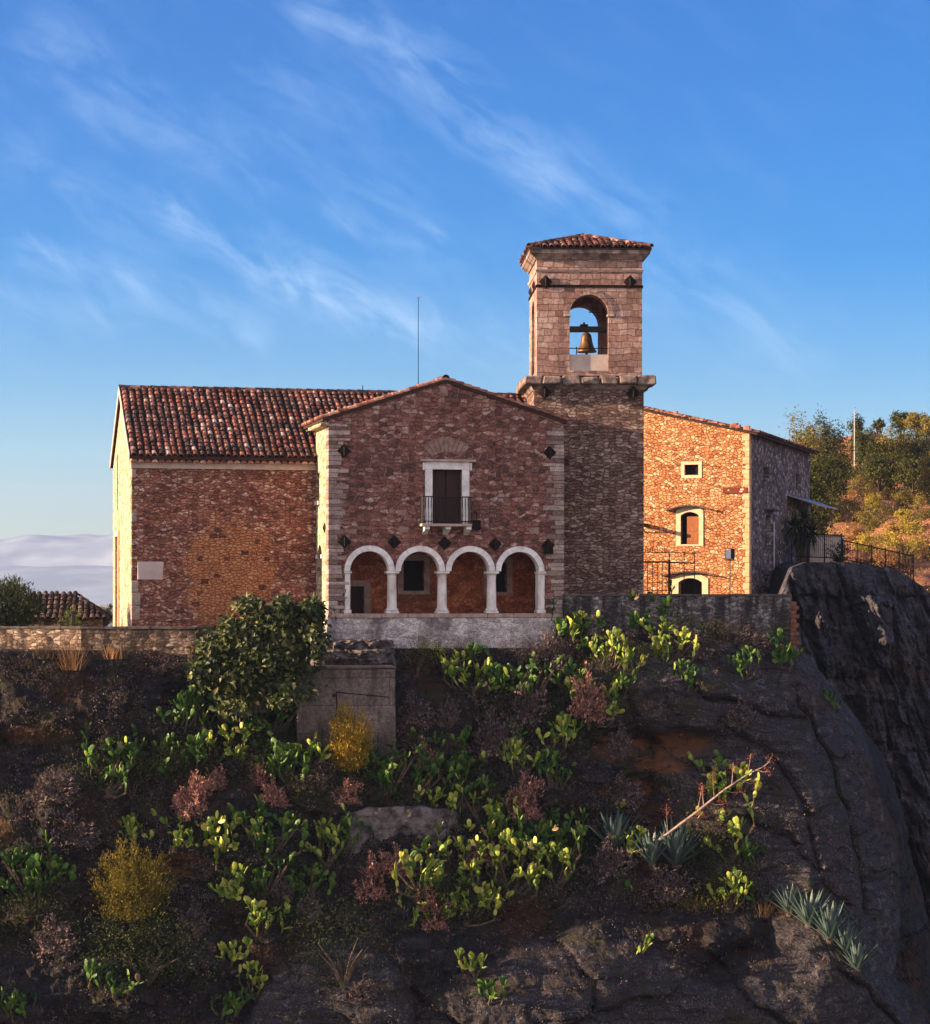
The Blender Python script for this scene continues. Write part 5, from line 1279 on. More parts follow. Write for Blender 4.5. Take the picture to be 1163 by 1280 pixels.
def rv(r, s=1.0): return Vector((r.gauss(0, s), r.gauss(0, s), r.gauss(0, s)))
def basis(n):
    n = n.normalized(); a = n.cross(Vector((0, 0, 1)))
    if a.length < 0.1: a = n.cross(Vector((1, 0, 0)))
    a.normalize(); return a, n.cross(a).normalized()
def leaf(mb, p, n, up, L, W, fold=0.15):
    """pointed oval leaf, slightly folded"""
    n = n.normalized(); t = (up - n * up.dot(n))
    if t.length < 1e-3: t = basis(n)[0]
    t.normalize(); s = n.cross(t)
    mb.add([p, p + t * L * 0.5 + s * W * 0.5 + n * fold * W, p + t * L, p + t * L * 0.5 - s * W * 0.5 + n * fold * W], [(0, 1, 2, 3)])
def blade(mb, p, d, L, W, bend, n=3):
    d = d.normalized(); s = d.cross(Vector((0, 0, 1)))
    if s.length < 0.1: s = Vector((1, 0, 0))
    s.normalize(); vs = []
    for i in range(n + 1):
        k = i / n; c = p + d * L * k + Vector((0, 0, -bend * L * k * k)); w = W * (1 - k) * 0.5 + 0.0015
        vs += [c - s * w, c + s * w]
    mb.add(vs, [(2*i, 2*i+1, 2*i+3, 2*i+2) for i in range(n)])

# ---------------------------------------------------------------- prickly pears
def pad(mb, base, d, nrm, L, W, T=0.035, n=10):
    d = d.normalized(); s = d.cross(nrm).normalized(); nn = s.cross(d).normalized()
    vs = []
    for kk, off in ((1.0, 0), (0.62, 1), (0.62, -1)):
        for i in range(n):
            a = 2 * PI * i / n
            y = L * 0.5 - L * 0.5 * math.cos(a) * kk; x = W * 0.5 * math.sin(a) * kk * (1.0 + 0.22 * (y / L - 0.5)) 
            vs.append(base + d * y + s * x + nn * off * T * 0.8)
    vs.append(base + d * L * 0.52 + nn * T); vs.append(base + d * L * 0.52 - nn * T)
    fs = []
    for i in range(n):
        j = (i + 1) % n
        fs += [(i, j, n + j, n + i), (j, i, 2*n + i, 2*n + j), (n + i, n + j, 3*n), (2*n + j, 2*n + i, 3*n + 1)]
    mb.add(vs, fs)
def cactus_mesh(seed, H, PL=0.275):
    """a clump about H tall: several stems up the slope, each a branching chain of pads"""
    r = random.Random(seed); mb = MB(); st = MB()
    def grow_(base, d, nrm, k, first):
        L = PL * r.uniform(0.58, 1.28); W = L * r.uniform(0.42, 0.64)
        pad(mb, base, d, nrm, L, W, r.uniform(0.016, 0.026))
        if k <= 1: return
        s = d.cross(nrm).normalized()
        for _ in range(r.choice((2, 3, 3, 4)) if first else r.choice((1, 1, 2, 2, 0))):
            a = r.uniform(-1.2, 1.2)
            tip = base + d * (L * 0.5 + L * 0.47 * math.cos(a)) + s * (W * 0.5 * math.sin(a))
            nd = (d * 0.7 + s * math.sin(a) * 0.95 + rv(r, 0.35) + Vector((0, -0.12, 0.45))).normalized()
            nn = nrm * 0.6 + rv(r, 0.9); nn = nn - nd * nn.dot(nd)
            if nn.length < 0.1: nn = basis(nd)[0]
            grow_(tip, nd, nn.normalized(), k - 1, r.random() < 0.35)
    n = max(1, int(round(3.6 * H * H + 1)))
    root = Vector((0, -0.05, -0.15)); wx = 0.56 * H
    for b in range(n):
        k = b / max(1, n - 1) if n > 1 else 0.0
        dz = r.uniform(0, max(0.0, H - 0.75)); x = r.uniform(-wx, wx) * (0.5 + 0.5 * r.random())
        p = Vector((x, 0.50 * dz + r.uniform(-0.05, 0.05), dz - 0.06))
        th = r.uniform(0.02, 0.22)
        d = Vector((r.gauss(0, 0.4), r.uniform(-0.6, -0.05), 1)).normalized()
        st.tube([root, (root + p) * 0.5 + Vector((0, 0.15, -0.1)), p, p + d * (th + 0.05)], [0.05, 0.045, 0.04, 0.03], 5)
        a = r.uniform(-1.5, 1.5); nn = Vector((math.sin(a), -math.cos(a), 0)); nn = (nn - d * nn.dot(d)).normalized()
        grow_(p + d * th, d, nn, r.choice((2, 3, 3)) if H > 0.8 else r.choice((2, 2, 3)), True)
    return mb, st
CV = []
for k, H in enumerate((0.5, 0.7, 0.7, 1.0, 1.0, 1.3, 1.3, 1.3, 1.6, 1.6, 1.6, 1.9, 1.9, 2.2)):
    mb, st = cactus_mesh(100 + k, H)
    CV.append((mb.mesh('foliage', M['pad'], False), mb.mesh('foliage', M['pad_sunlit'], False), st.mesh('stem', M['bark'], False), max(v[2] for v in mb.v) * 0.86))
_n = [0]
def cactus(px, py, hpx, var, label, bright=False, bv=None):
    p, n = hit(px, py, bv)
    if p is None: return
    h = hpx * p.y / F; _n[0] += 1
    best = sorted(range(len(CV)), key=lambda i: abs(CV[i][3] - h) + 0.02 * ((i * 7 + _n[0]) % 5))[0]
    a, b, s, hg = CV[best]; sc = min(1.35, max(0.9, h / hg))
    o = empty('prickly_pear', p, rnd.uniform(-0.6, 0.6), label, 'cactus', 'prickly pears growing on the slope')
    o.scale = (sc * (1 if _n[0] % 2 else -1), sc, sc)
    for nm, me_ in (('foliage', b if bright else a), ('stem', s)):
        c = bpy.data.objects.new(nm, me_); COL.objects.link(c); c.parent = o
    return o
PP = 'prickly pear '
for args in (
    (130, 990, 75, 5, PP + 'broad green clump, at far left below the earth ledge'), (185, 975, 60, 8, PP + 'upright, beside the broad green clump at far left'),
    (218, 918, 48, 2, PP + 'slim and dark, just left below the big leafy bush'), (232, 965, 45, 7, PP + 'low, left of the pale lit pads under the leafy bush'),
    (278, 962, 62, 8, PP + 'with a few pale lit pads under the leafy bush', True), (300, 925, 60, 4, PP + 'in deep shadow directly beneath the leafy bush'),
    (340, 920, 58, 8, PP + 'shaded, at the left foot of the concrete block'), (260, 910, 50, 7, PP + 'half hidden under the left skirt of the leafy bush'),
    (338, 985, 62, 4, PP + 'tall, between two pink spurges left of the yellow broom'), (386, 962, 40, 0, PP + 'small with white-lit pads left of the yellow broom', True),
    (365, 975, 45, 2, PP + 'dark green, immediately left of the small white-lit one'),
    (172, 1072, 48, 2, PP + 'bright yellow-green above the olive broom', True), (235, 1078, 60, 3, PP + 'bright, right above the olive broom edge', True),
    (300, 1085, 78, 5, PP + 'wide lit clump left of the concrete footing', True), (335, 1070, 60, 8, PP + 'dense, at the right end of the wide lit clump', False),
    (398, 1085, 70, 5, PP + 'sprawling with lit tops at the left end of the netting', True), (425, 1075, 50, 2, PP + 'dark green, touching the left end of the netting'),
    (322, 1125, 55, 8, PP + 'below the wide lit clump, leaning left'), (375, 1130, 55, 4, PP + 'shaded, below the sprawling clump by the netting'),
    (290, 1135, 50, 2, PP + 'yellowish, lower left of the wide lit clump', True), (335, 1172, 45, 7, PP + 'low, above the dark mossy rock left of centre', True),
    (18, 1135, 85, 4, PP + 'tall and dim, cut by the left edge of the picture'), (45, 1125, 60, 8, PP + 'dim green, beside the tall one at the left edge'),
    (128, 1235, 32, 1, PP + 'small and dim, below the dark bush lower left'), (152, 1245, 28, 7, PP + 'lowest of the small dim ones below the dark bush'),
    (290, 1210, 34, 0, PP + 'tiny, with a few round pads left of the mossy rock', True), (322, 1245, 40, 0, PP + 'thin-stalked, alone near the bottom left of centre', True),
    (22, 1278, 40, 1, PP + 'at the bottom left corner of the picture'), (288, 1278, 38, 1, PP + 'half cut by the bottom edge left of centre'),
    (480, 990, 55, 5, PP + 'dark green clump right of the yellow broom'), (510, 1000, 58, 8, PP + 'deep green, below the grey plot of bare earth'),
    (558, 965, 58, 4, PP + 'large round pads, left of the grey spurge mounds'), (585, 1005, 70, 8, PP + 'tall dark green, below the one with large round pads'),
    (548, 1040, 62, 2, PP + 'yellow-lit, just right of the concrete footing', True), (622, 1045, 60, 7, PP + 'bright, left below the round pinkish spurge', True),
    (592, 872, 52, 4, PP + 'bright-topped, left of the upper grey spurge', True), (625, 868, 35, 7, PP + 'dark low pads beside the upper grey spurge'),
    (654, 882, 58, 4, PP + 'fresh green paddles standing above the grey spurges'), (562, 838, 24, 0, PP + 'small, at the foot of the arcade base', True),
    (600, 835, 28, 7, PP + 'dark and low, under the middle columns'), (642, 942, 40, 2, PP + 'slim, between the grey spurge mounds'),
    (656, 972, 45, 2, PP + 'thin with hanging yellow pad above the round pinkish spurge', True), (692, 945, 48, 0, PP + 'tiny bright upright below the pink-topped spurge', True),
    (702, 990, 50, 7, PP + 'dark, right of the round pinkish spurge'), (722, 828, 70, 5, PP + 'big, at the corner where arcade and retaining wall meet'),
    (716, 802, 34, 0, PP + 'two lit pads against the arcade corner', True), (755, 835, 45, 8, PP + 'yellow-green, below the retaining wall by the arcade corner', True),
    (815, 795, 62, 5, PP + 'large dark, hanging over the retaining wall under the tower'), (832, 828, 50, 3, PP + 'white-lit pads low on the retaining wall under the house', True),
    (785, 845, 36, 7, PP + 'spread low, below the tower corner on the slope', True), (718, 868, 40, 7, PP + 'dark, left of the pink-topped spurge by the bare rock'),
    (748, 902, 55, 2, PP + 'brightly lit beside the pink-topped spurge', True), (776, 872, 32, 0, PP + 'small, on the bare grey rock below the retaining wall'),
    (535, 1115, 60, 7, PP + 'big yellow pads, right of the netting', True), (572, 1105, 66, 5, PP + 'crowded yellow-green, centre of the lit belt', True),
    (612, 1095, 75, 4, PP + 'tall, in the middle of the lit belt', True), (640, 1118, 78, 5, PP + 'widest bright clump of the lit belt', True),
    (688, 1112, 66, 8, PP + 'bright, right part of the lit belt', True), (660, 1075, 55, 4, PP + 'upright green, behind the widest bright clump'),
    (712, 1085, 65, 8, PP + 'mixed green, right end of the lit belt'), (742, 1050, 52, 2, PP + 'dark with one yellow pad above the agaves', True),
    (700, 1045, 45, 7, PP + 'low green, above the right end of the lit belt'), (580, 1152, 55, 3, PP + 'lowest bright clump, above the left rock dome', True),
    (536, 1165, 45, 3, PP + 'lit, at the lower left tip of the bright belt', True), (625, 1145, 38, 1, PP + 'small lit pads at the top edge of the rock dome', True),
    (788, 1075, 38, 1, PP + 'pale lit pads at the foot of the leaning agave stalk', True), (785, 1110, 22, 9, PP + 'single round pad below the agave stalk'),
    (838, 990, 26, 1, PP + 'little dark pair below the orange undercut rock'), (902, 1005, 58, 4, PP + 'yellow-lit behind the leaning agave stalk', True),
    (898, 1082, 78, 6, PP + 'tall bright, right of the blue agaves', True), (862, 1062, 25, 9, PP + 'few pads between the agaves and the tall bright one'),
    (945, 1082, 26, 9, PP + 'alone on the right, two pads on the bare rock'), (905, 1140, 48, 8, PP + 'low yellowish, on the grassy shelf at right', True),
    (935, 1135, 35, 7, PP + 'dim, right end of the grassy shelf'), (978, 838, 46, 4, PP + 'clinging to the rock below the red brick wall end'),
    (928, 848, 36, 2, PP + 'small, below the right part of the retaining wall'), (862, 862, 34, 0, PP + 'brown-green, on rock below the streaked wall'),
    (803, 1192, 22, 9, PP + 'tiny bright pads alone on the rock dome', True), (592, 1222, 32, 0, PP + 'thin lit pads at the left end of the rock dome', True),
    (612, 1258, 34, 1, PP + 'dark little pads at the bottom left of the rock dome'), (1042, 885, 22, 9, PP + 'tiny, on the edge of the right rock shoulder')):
    cactus(*args)

# ---------------------------------------------------------------- spurge mounds, broom, leafy bushes
def spurge_mesh(seed, n, mat, R0=0.5):
    r = random.Random(seed); mb = MB()
    for _ in range(n):
        a = r.uniform(0, 2 * PI); zc = r.uniform(-0.15, 1.0); sr = math.sqrt(max(0, 1 - zc * zc)); R1 = R0 * r.uniform(0.78, 1.12) * (0.85 + 0.75 * noise.noise((math.cos(a) * 1.6 + seed * 3.1, math.sin(a) * 1.6, zc * 1.7)))
        d = Vector((math.cos(a) * sr, math.sin(a) * sr * 0.85 - 0.05, zc * 1.1 + 0.06)); top = d * R1; d = (d.normalized() + Vector((0, 0, 0.35))).normalized()
        b = top * 0.35; s = basis(d)[0]; w = 0.006
        mb.add([b - s * w, b + s * w, top + s * w * 0.5, top - s * w * 0.5], [(0, 1, 2, 3)])
        for q in range(11):
            d2 = (d * 0.8 + rv(r, 0.5)).normalized(); leaf(mb, top - d * R0 * r.uniform(0, 0.32) + rv(r, 0.012), rv(r), d2, r.uniform(0.05, 0.105), r.uniform(0.022, 0.04))
    return mb.mesh('foliage', mat, False)
SV = [spurge_mesh(s, n, M['spurge']) for s, n in ((1, 130), (2, 190), (3, 150))] + [spurge_mesh(s, n, M['spurge_grey']) for s, n in ((4, 190), (5, 240), (6, 170))]
stmb = MB()
for k in range(7): stmb.tube([(0, 0, -0.2), (0.1 * math.cos(k), 0.1 * math.sin(k), 0.1), (0.25 * math.cos(k), 0.25 * math.sin(k) - 0.03, 0.32)], [0.025, 0.015, 0.006], 4)
STEMS = stmb.mesh('stems', M['bark'], False)
def spurge(px, py, wpx, hpx, var, label):
    p, n = hit(px, py)
    w, h = wpx * p.y / F, hpx * p.y / F
    o = empty('spurge_bush', p, rnd.uniform(-0.4, 0.4), label, 'shrub', 'spurge mounds on the slope')
    o.scale = (w / 1.0, (w + h) / 2.2, h / 0.58)
    for nm, me_ in (('foliage', SV[var]), ('stems', STEMS)):
        c = bpy.data.objects.new(nm, me_); COL.objects.link(c); c.parent = o
SP = 'spurge bush '
for args in (
    (242, 1015, 58, 45, 1, SP + 'salmon pink mound, largest of the left side'), (268, 985, 40, 24, 0, SP + 'dim pink sprig behind the salmon mound'),
    (342, 1005, 42, 28, 2, SP + 'pink fringe below the tall cactus left of the broom'), (322, 980, 32, 26, 0, SP + 'pink tuft left of the tall cactus by the broom'),
    (435, 1002, 46, 26, 1, SP + 'coral mound directly under the yellow broom'), (468, 1118, 58, 48, 1, SP + 'pinkish mound below the netting'),
    (495, 1090, 60, 28, 2, SP + 'dusky pink strip along the netting foot'), (545, 1158, 46, 34, 1, SP + 'coral, lowest of the lit belt'),
    (610, 1080, 66, 34, 2, SP + 'pink between the bright cacti of the lit belt'), (585, 1085, 46, 30, 0, SP + 'orange pink, left in the bright cactus belt'),
    (530, 1135, 40, 30, 0, SP + 'brownish, beside the coral one at the belt tip'), (656, 1018, 58, 48, 1, SP + 'round pinkish ball above the lit belt'),
    (736, 895, 56, 52, 2, SP + 'pink-topped ball by the bare grey rock'), (660, 905, 62, 52, 4, SP + 'grey mound under the fresh green paddles'),
    (602, 895, 60, 40, 3, SP + 'upper grey mound right of the arcade middle'), (618, 945, 74, 52, 4, SP + 'widest grey mound in the slope centre'),
    (650, 958, 46, 34, 5, SP + 'grey, under the slim cactus between mounds'), (533, 962, 46, 32, 2, SP + 'mauve, above the deep green cacti'),
    (690, 832, 62, 42, 5, SP + 'dark grey, against the right foot of the arcade'), (618, 808, 52, 48, 5, SP + 'brown dry, on the pale base under the third arch'),
    (775, 945, 40, 32, 3, SP + 'mauve grey, left of the orange undercut rock'), (95, 1055, 72, 34, 4, SP + 'dull brown, above the left edge cacti'),
    (255, 1095, 60, 32, 3, SP + 'grey brown, right of the olive broom top'), (765, 1095, 70, 44, 4, SP + 'grey, under the left agave'),
    (385, 1150, 46, 30, 3, SP + 'grey, on top of the mossy rock'), (352, 1128, 40, 26, 3, SP + 'grey, among the shaded cacti left of centre'),
    (830, 1120, 70, 36, 5, SP + 'grey brown, on the shelf below the right agave'), (780, 1005, 60, 34, 4, SP + 'dim grey, on the shelf above the agaves'),
    (460, 930, 44, 36, 5, SP + 'grey, right of the yellow broom top'), (520, 905, 60, 34, 4, SP + 'dark, on bare earth right of the concrete block'),
    (70, 1000, 70, 36, 4, SP + 'dim grey, below the left earth ledge'), (240, 1170, 60, 36, 3, SP + 'dim, right of the dark bush lower left'),
    (70, 1190, 70, 40, 4, SP + 'dim, left of the dark bush lower left'), (455, 1250, 60, 26, 3, SP + 'dim, at the bottom left of centre'),
    (925, 905, 50, 26, 3, SP + 'dim grey, on the right rock above the undercut'), (870, 820, 60, 30, 5, SP + 'dark, below the streaked retaining wall'),
    (940, 815, 60, 28, 4, SP + 'dark, below the right end of the streaked wall'), (560, 905, 40, 28, 3, SP + 'grey, left of the upper grey mound')):
    spurge(*args)

def leafcloud(mb, c, rad, n, L, seed, clumps=14, tight=0.34, aspect=0.5, up=0.0, shell=0.55):
    r = random.Random(seed); c = Vector(c); cl = []
    for _ in range(clumps):
        d = rv(r).normalized(); k = r.uniform(shell, 1.0); cl.append((Vector((d.x * rad[0], d.y * rad[1], d.z * rad[2])) * k, r.uniform(0.7, 1.3)))
    for _ in range(n):
        q, s = r.choice(cl); g = rv(r, tight * s)
        p = q + Vector((g.x * rad[0], g.y * rad[1], g.z * rad[2]))
        nn = (p.normalized() * 0.6 + rv(r, 0.6) + Vector((0, -0.1, 0.25)))
        leaf(mb, c + p, nn, rv(r) + Vector((0, 0, up)), L * r.uniform(0.5, 1.4), L * aspect * r.uniform(0.7, 1.2))
def bush(name, p, rad, n, L, mat, label, cat='bush', seed=1, group=None, clumps=14, tight=0.30, aspect=0.5, up=0.0, trunk=True, lift=0.8, part='foliage', sx=0.0):
    o = empty(name, p, 0, label, cat, group)
    m = MB(); leafcloud(m, (sx, 0, rad[2] * lift), rad, n, L, seed, clumps, tight, aspect, up); m.build(part, mat, o, recalc=False)
    if trunk:
        r = random.Random(seed); m = MB()
        for k in range(6):
            a = r.uniform(0, 2 * PI); e = Vector((math.cos(a) * rad[0] * 0.6 + sx, math.sin(a) * rad[1] * 0.6, rad[2] * lift * r.uniform(0.7, 1.3)))
            m.tube([(0, 0, -0.3), e * 0.45 + Vector((0, 0, 0.05)), e], [0.05 * rad[0] + 0.01, 0.03 * rad[0] + 0.006, 0.01], 5)
        m.build('branches', M['bark'], o, recalc=False)
    return o
def sized(px, py, wpx, hpx, bv=None):
    p, n = hit(px, py, bv); return p, wpx * p.y / F / 2, hpx * p.y / F / 2
# big broad-leaved bush hanging over the garden wall
yb_ = 79.0
p = Vector((xw(325, yb_), yb_, zw_(880, yb_)))
o = empty('leafy_bush', p, 0, 'large dark green broad-leaved bush spilling over the garden wall left of the arcade', 'bush')
m = MB()
for k, (bx, by, rx, rz_) in enumerate(((335, 798, 50, 36), (300, 815, 48, 42), (370, 790, 42, 42), (275, 830, 34, 34), (345, 840, 46, 36), (300, 855, 40, 24), (385, 775, 22, 22), (262, 812, 18, 22), (335, 776, 40, 22), (355, 865, 34, 20), (312, 756, 12, 10), (356, 754, 10, 8), (390, 760, 12, 10), (252, 838, 12, 14), (286, 786, 12, 12), (300, 885, 22, 12), (394, 800, 12, 22))):
    s_ = yb_ / F; leafcloud(m, ((bx - 325) * s_, rnd.uniform(-0.35, 0.45), (880 - by) * s_), (rx * s_, 0.85, rz_ * s_), 520, 0.25, 300 + k, 16, 0.23, 0.62, -0.4, 0.35)
m.build('foliage', M['fig'], o, recalc=False)
m = MB()
for k in range(9):
    a = Vector((rnd.uniform(-1.6, 1.6), rnd.uniform(-0.3, 0.4), rnd.uniform(1.2, 3.0))); m.tube([(rnd.uniform(-0.2, 0.2), 0.3, -0.3), a * 0.5 + Vector((0, 0.2, 0.1)), a], [0.09, 0.05, 0.015], 5)
m.build('branches', M['bark'], o, recalc=False)

def broom_mesh(seed, rad, n, twigs=110):
    r = random.Random(seed); m = MB()
    tips = []
    for _ in range(twigs):
        a = r.uniform(0, 2 * PI); k = math.sqrt(r.random())
        tips.append(Vector((math.cos(a) * k * rad[0], math.sin(a) * k * rad[1], 2 * rad[2] * (1 - 0.45 * k * k) * r.uniform(0.72, 1.03))))
    for t_ in tips:
        s = basis(t_)[0] * 0.006; m.add([t_ * 0.05 - s, t_ * 0.05 + s, t_ + s * 0.4, t_ - s * 0.4], [(0, 1, 2, 3)])
    for _ in range(n):
        t_ = r.choice(tips); k = r.uniform(0.2, 1.02); p_ = t_ * k + rv(r, 0.05)
        p_.x += r.gauss(0, 0.32) * rad[0] * (1 - k) ; p_.y += r.gauss(0, 0.4) * rad[1] * (1 - k)
        leaf(m, p_, rv(r), t_ + rv(r, 0.25) * t_.length, r.uniform(0.06, 0.13), r.uniform(0.020, 0.038))
    return m
def broom(px, py, wpx, hpx, mat, n, label, seed):
    p, w, h = sized(px, py, wpx * 1.3, hpx * 1.2); o = empty('broom_bush', p, 0, label, 'shrub')
    broom_mesh(seed, (w * 0.85, w * 0.7, h), n).build('foliage', mat, o, recalc=False)
    m = MB()
    for k in range(5): m.tube([(0, 0, -0.2), (0.15 * w * math.cos(k * 1.3), 0.1 * math.sin(k * 1.3), h * 0.5)], [0.03, 0.01], 5)
    m.build('stems', M['bark'], o, recalc=False)
broom(437, 972, 58, 82, M['broom'], 11000, 'bright golden yellow broom bush below the concrete block', 21)
broom(165, 1160, 104, 95, M['olive_broom'], 15000, 'wide olive yellow broom bush among cacti at lower left', 22)
p, w, h = sized(180, 1225, 150, 90); bush('dark_bush', p, (w, 0.7, h), 4200, 0.10, M['darkleaf'], 'dark green low bush below the olive broom at lower left', seed=31, clumps=24, tight=0.28)
p, w, h = sized(520, 838, 56, 50); bush('weed_bush', p, (w, 0.45, h), 900, 0.10, M['greenleaf'], 'bright green weed tuft at the foot of the arcade base', 'weed', 32, None, 12, 0.3, 0.35, 1.2)
p, w, h = sized(165, 990, 60, 46); bush('weed_bush', p, (w, 0.4, h), 700, 0.09, M['darkleaf'], 'dark weed below the broad green cactus clump at far left', 'weed', 33, None, 12, 0.3, 0.4)
p, w, h = sized(430, 1225, 110, 110); bush('mossy_bush', p, (w, 0.5, h), 2600, 0.08, M['darkleaf'], 'dim moss green creeper on the rock left of the dome', 'bush', 34, None, 22, 0.3, 0.45)
p, w, h = sized(870, 1140, 120, 40); bush('weed_bush', p, (w, 0.5, h), 1500, 0.10, M['olive_broom'], 'olive grassy weeds on the shelf at right under the agave', 'weed', 35, None, 18, 0.3, 0.25, 1.5)
p, w, h = sized(860, 815, 90, 50); bush('weed_bush', p, (w, 0.5, h), 1200, 0.10, M['darkleaf'], 'dark weeds at the foot of the streaked retaining wall', 'weed', 36, None, 16, 0.3, 0.4)

for k, (px, py, wd, hd, mt, nn_, lab) in enumerate(((470, 832, 60, 30, 'spurge_grey', 1500, 'brown dry weeds between the concrete block and the bright weed tuft'), (575, 830, 50, 30, 'darkleaf', 1300, 'dark weeds at the foot of the arcade base under the second arch'),
        (650, 835, 60, 40, 'spurge_grey', 1700, 'grey dead weeds at the foot of the arcade base under the fourth arch'), (760, 815, 60, 36, 'spurge_grey', 1500, 'dead brown weeds at the foot of the retaining wall below the tower'),
        (905, 800, 80, 34, 'darkgrass', 1500, 'brown dry weeds at the foot of the retaining wall right of the white-lit pads'), (970, 808, 50, 30, 'darkleaf', 1000, 'dark weeds below the brick end of the retaining wall'),
        (35, 850, 80, 26, 'darkgrass', 1500, 'dark dry weeds below the lit garden wall at far left'), (200, 838, 80, 26, 'spurge_grey', 1500, 'grey dry weeds below the garden wall left of the leafy bush'),
        (400, 985, 60, 40, 'spurge_grey', 1500, 'dim dry weeds at the left foot of the yellow broom'), (480, 960, 60, 46, 'spurge_grey', 1500, 'dim grey weeds at the right foot of the concrete block'), (425, 955, 120, 56, 'darkleaf', 2200, 'dark low weeds along the foot of the concrete block behind the yellow broom'))):
    p, w, h = sized(px, py, wd, hd); bush('weed_bush', p, (w, 0.4, h), nn_, 0.075, M[mt], lab, 'weed', 700 + k, None, 22, 0.24, 0.3, 0.9, True, 0.75)

# grass tufts that catch the sun along the garden wall
def tuft(px, py, wpx, hpx, mat, label, n=120, seed=1):
    p, w, h = sized(px, py, wpx, hpx); r = random.Random(seed); m = MB()
    for _ in range(n):
        b = Vector((r.gauss(0, w * 0.4), r.gauss(0, 0.12), -0.05)); d = Vector((r.gauss(b.x / max(w, 0.01) * 0.5, 0.3), r.gauss(-0.2, 0.25), 1))
        blade(m, b, d, 2 * h * r.uniform(0.5, 1.1), 0.022, r.uniform(0, 0.3))
    tag(m.build('grass_tuft', mat, None, recalc=False, loc=p), label, 'grass tuft', 'dry grass tufts below the garden wall')
tuft(90, 836, 30, 36, M['drygrass'], 'tawny grass tuft glowing in the sun below the lit stretch of garden wall', 220, 1)
tuft(140, 822, 36, 22, M['drygrass'], 'sparse brown grass tuft under the nave corner', 120, 2)
tuft(192, 812, 26, 20, M['drygrass'], 'small tawny tuft below the plaque side of the nave', 110, 3)
tuft(238, 815, 20, 18, M['drygrass'], 'brown tuft beside the left skirt of the leafy bush', 70, 4)
tuft(55, 822, 40, 22, M['darkgrass'], 'dark tuft left of the glowing tawny grass', 120, 5)
tuft(955, 1145, 22, 26, M['drygrass'], 'reddish tuft at the right end of the grassy shelf', 90, 6)
tuft(1000, 1140, 50, 20, M['darkgrass'], 'dim tuft left of the row of agaves at lower right', 120, 7)

# ---------------------------------------------------------------- agaves and their leaning flower stalk
def agave(px, py, hpx, label, seed, n=26, spread=0.9, rz=0):
    p, nn = hit(px, py + 4); h = hpx * 1.4 * p.y / F; n = int(n * 1.5); r = random.Random(seed)
    o = empty('agave', p, rz, label, 'agave', 'blue agaves on the slope'); m = MB()
    for i in range(n):
        a = i * 2.39996; e = 0.15 + 1.0 * (i / n)          # elevation falls outwards
        d = Vector((math.cos(a) * math.sin(e) * spread, math.sin(a) * math.sin(e) * spread - 0.18, math.cos(e) + 0.25)).normalized()
        L = h * r.uniform(0.85, 1.2); W = L * 0.105; s = d.cross(Vector((0, 0, 1))).normalized(); nn = s.cross(d)
        vs = []
        for k in range(6):
            q_ = k / 5; w = W * (0.75 + 0.9 * q_ - 1.65 * q_ ** 2.2) * 0.5 + 0.003; c = d * L * q_ + Vector((0, 0, -0.12 * L * q_ * q_))
            vs += [c - s * w, c - nn * 0.25 * w, c + s * w, c + nn * 0.12 * w]
        fs = []
        for k in range(5):
            for g_ in range(4): fs.append((4*k + g_, 4*k + (g_+1) % 4, 4*k + 4 + (g_+1) % 4, 4*k + 4 + g_))
        m.add(vs, fs)
    m.build('rosette', M['agave'], o, recalc=False, smooth=False)
    m = MB(); m.lathe([(0.06, -0.2), (0.12 * h, 0.0), (0.08 * h, 0.15 * h)], n=8); m.build('core', M['bark'], o)
for args in ((768, 1062, 42, 'blue-grey agave left of the leaning stalk foot', 41), (845, 1080, 46, 'biggest blue agave, with splayed blades right of the stalk foot', 42, 30, 1.2), (815, 1078, 34, 'small agave between the stalk foot and the splayed agave', 43),
             (988, 1140, 30, 'upper left agave of the row at lower right', 44), (1012, 1155, 36, 'second agave from the top of the row at lower right', 45), (1038, 1172, 36, 'third agave from the top of the row at lower right', 46), (1058, 1188, 30, 'fourth agave from the top of the row at lower right', 47), (1072, 1210, 30, 'lowest agave of the row at lower right', 48), (958, 1128, 20, 'tiny blue agave at the right end of the grassy shelf', 49)): agave(*args)
p, _ = hit(792, 1066)
o = empty('agave_stalk', p, 0, 'long pale dead agave flower stalk leaning to the right with reddish seed heads', 'flower stalk')
yk = p.y - 0.3
def sp_(px, py, dy=0.0): return Vector((xw(px, yk + dy), yk + dy, zw_(py, yk + dy))) - p
pts = [sp_(788, 1070, 0.4), sp_(830, 1046), sp_(870, 1016), sp_(905, 988), sp_(935, 968), sp_(958, 957)]
m = MB(); m.tube(pts, [0.055, 0.05, 0.043, 0.033, 0.022, 0.012], 7); m.build('stalk', M['stalk'], o)
r = random.Random(5)
for (x, y, dx, dy) in ((855, 1027, 22, -12), (872, 1014, 6, -32), (885, 1003, 22, 2), (893, 997, -2, -30), (905, 988, 24, 2), (915, 981, 2, -28), (925, 974, 22, 6), (935, 968, 4, -26), (945, 962, 18, 2), (955, 958, 10, -12), (835, 1042, -2, -34), (862, 1022, 26, -2), (880, 1008, -2, -24)):
    m = MB(); mh = MB(); a = sp_(x, y); b = sp_(x + dx, y + dy, r.uniform(-0.4, 0.3)); c = (a + b) / 2 + Vector((0, 0, -0.06)); m.tube([a, c, b], [0.014, 0.010, 0.006], 4)
    for _ in range(46): leaf(mh, b + rv(r, 0.085) - (b - a) * r.uniform(0, 0.35), rv(r), rv(r) + Vector((0, 0, 0.5)), 0.08, 0.03)
    sb = m.build('side_branch', M['stalk'], o, recalc=False); mh.build('seed_head', M['seedhead'], sb, recalc=False)

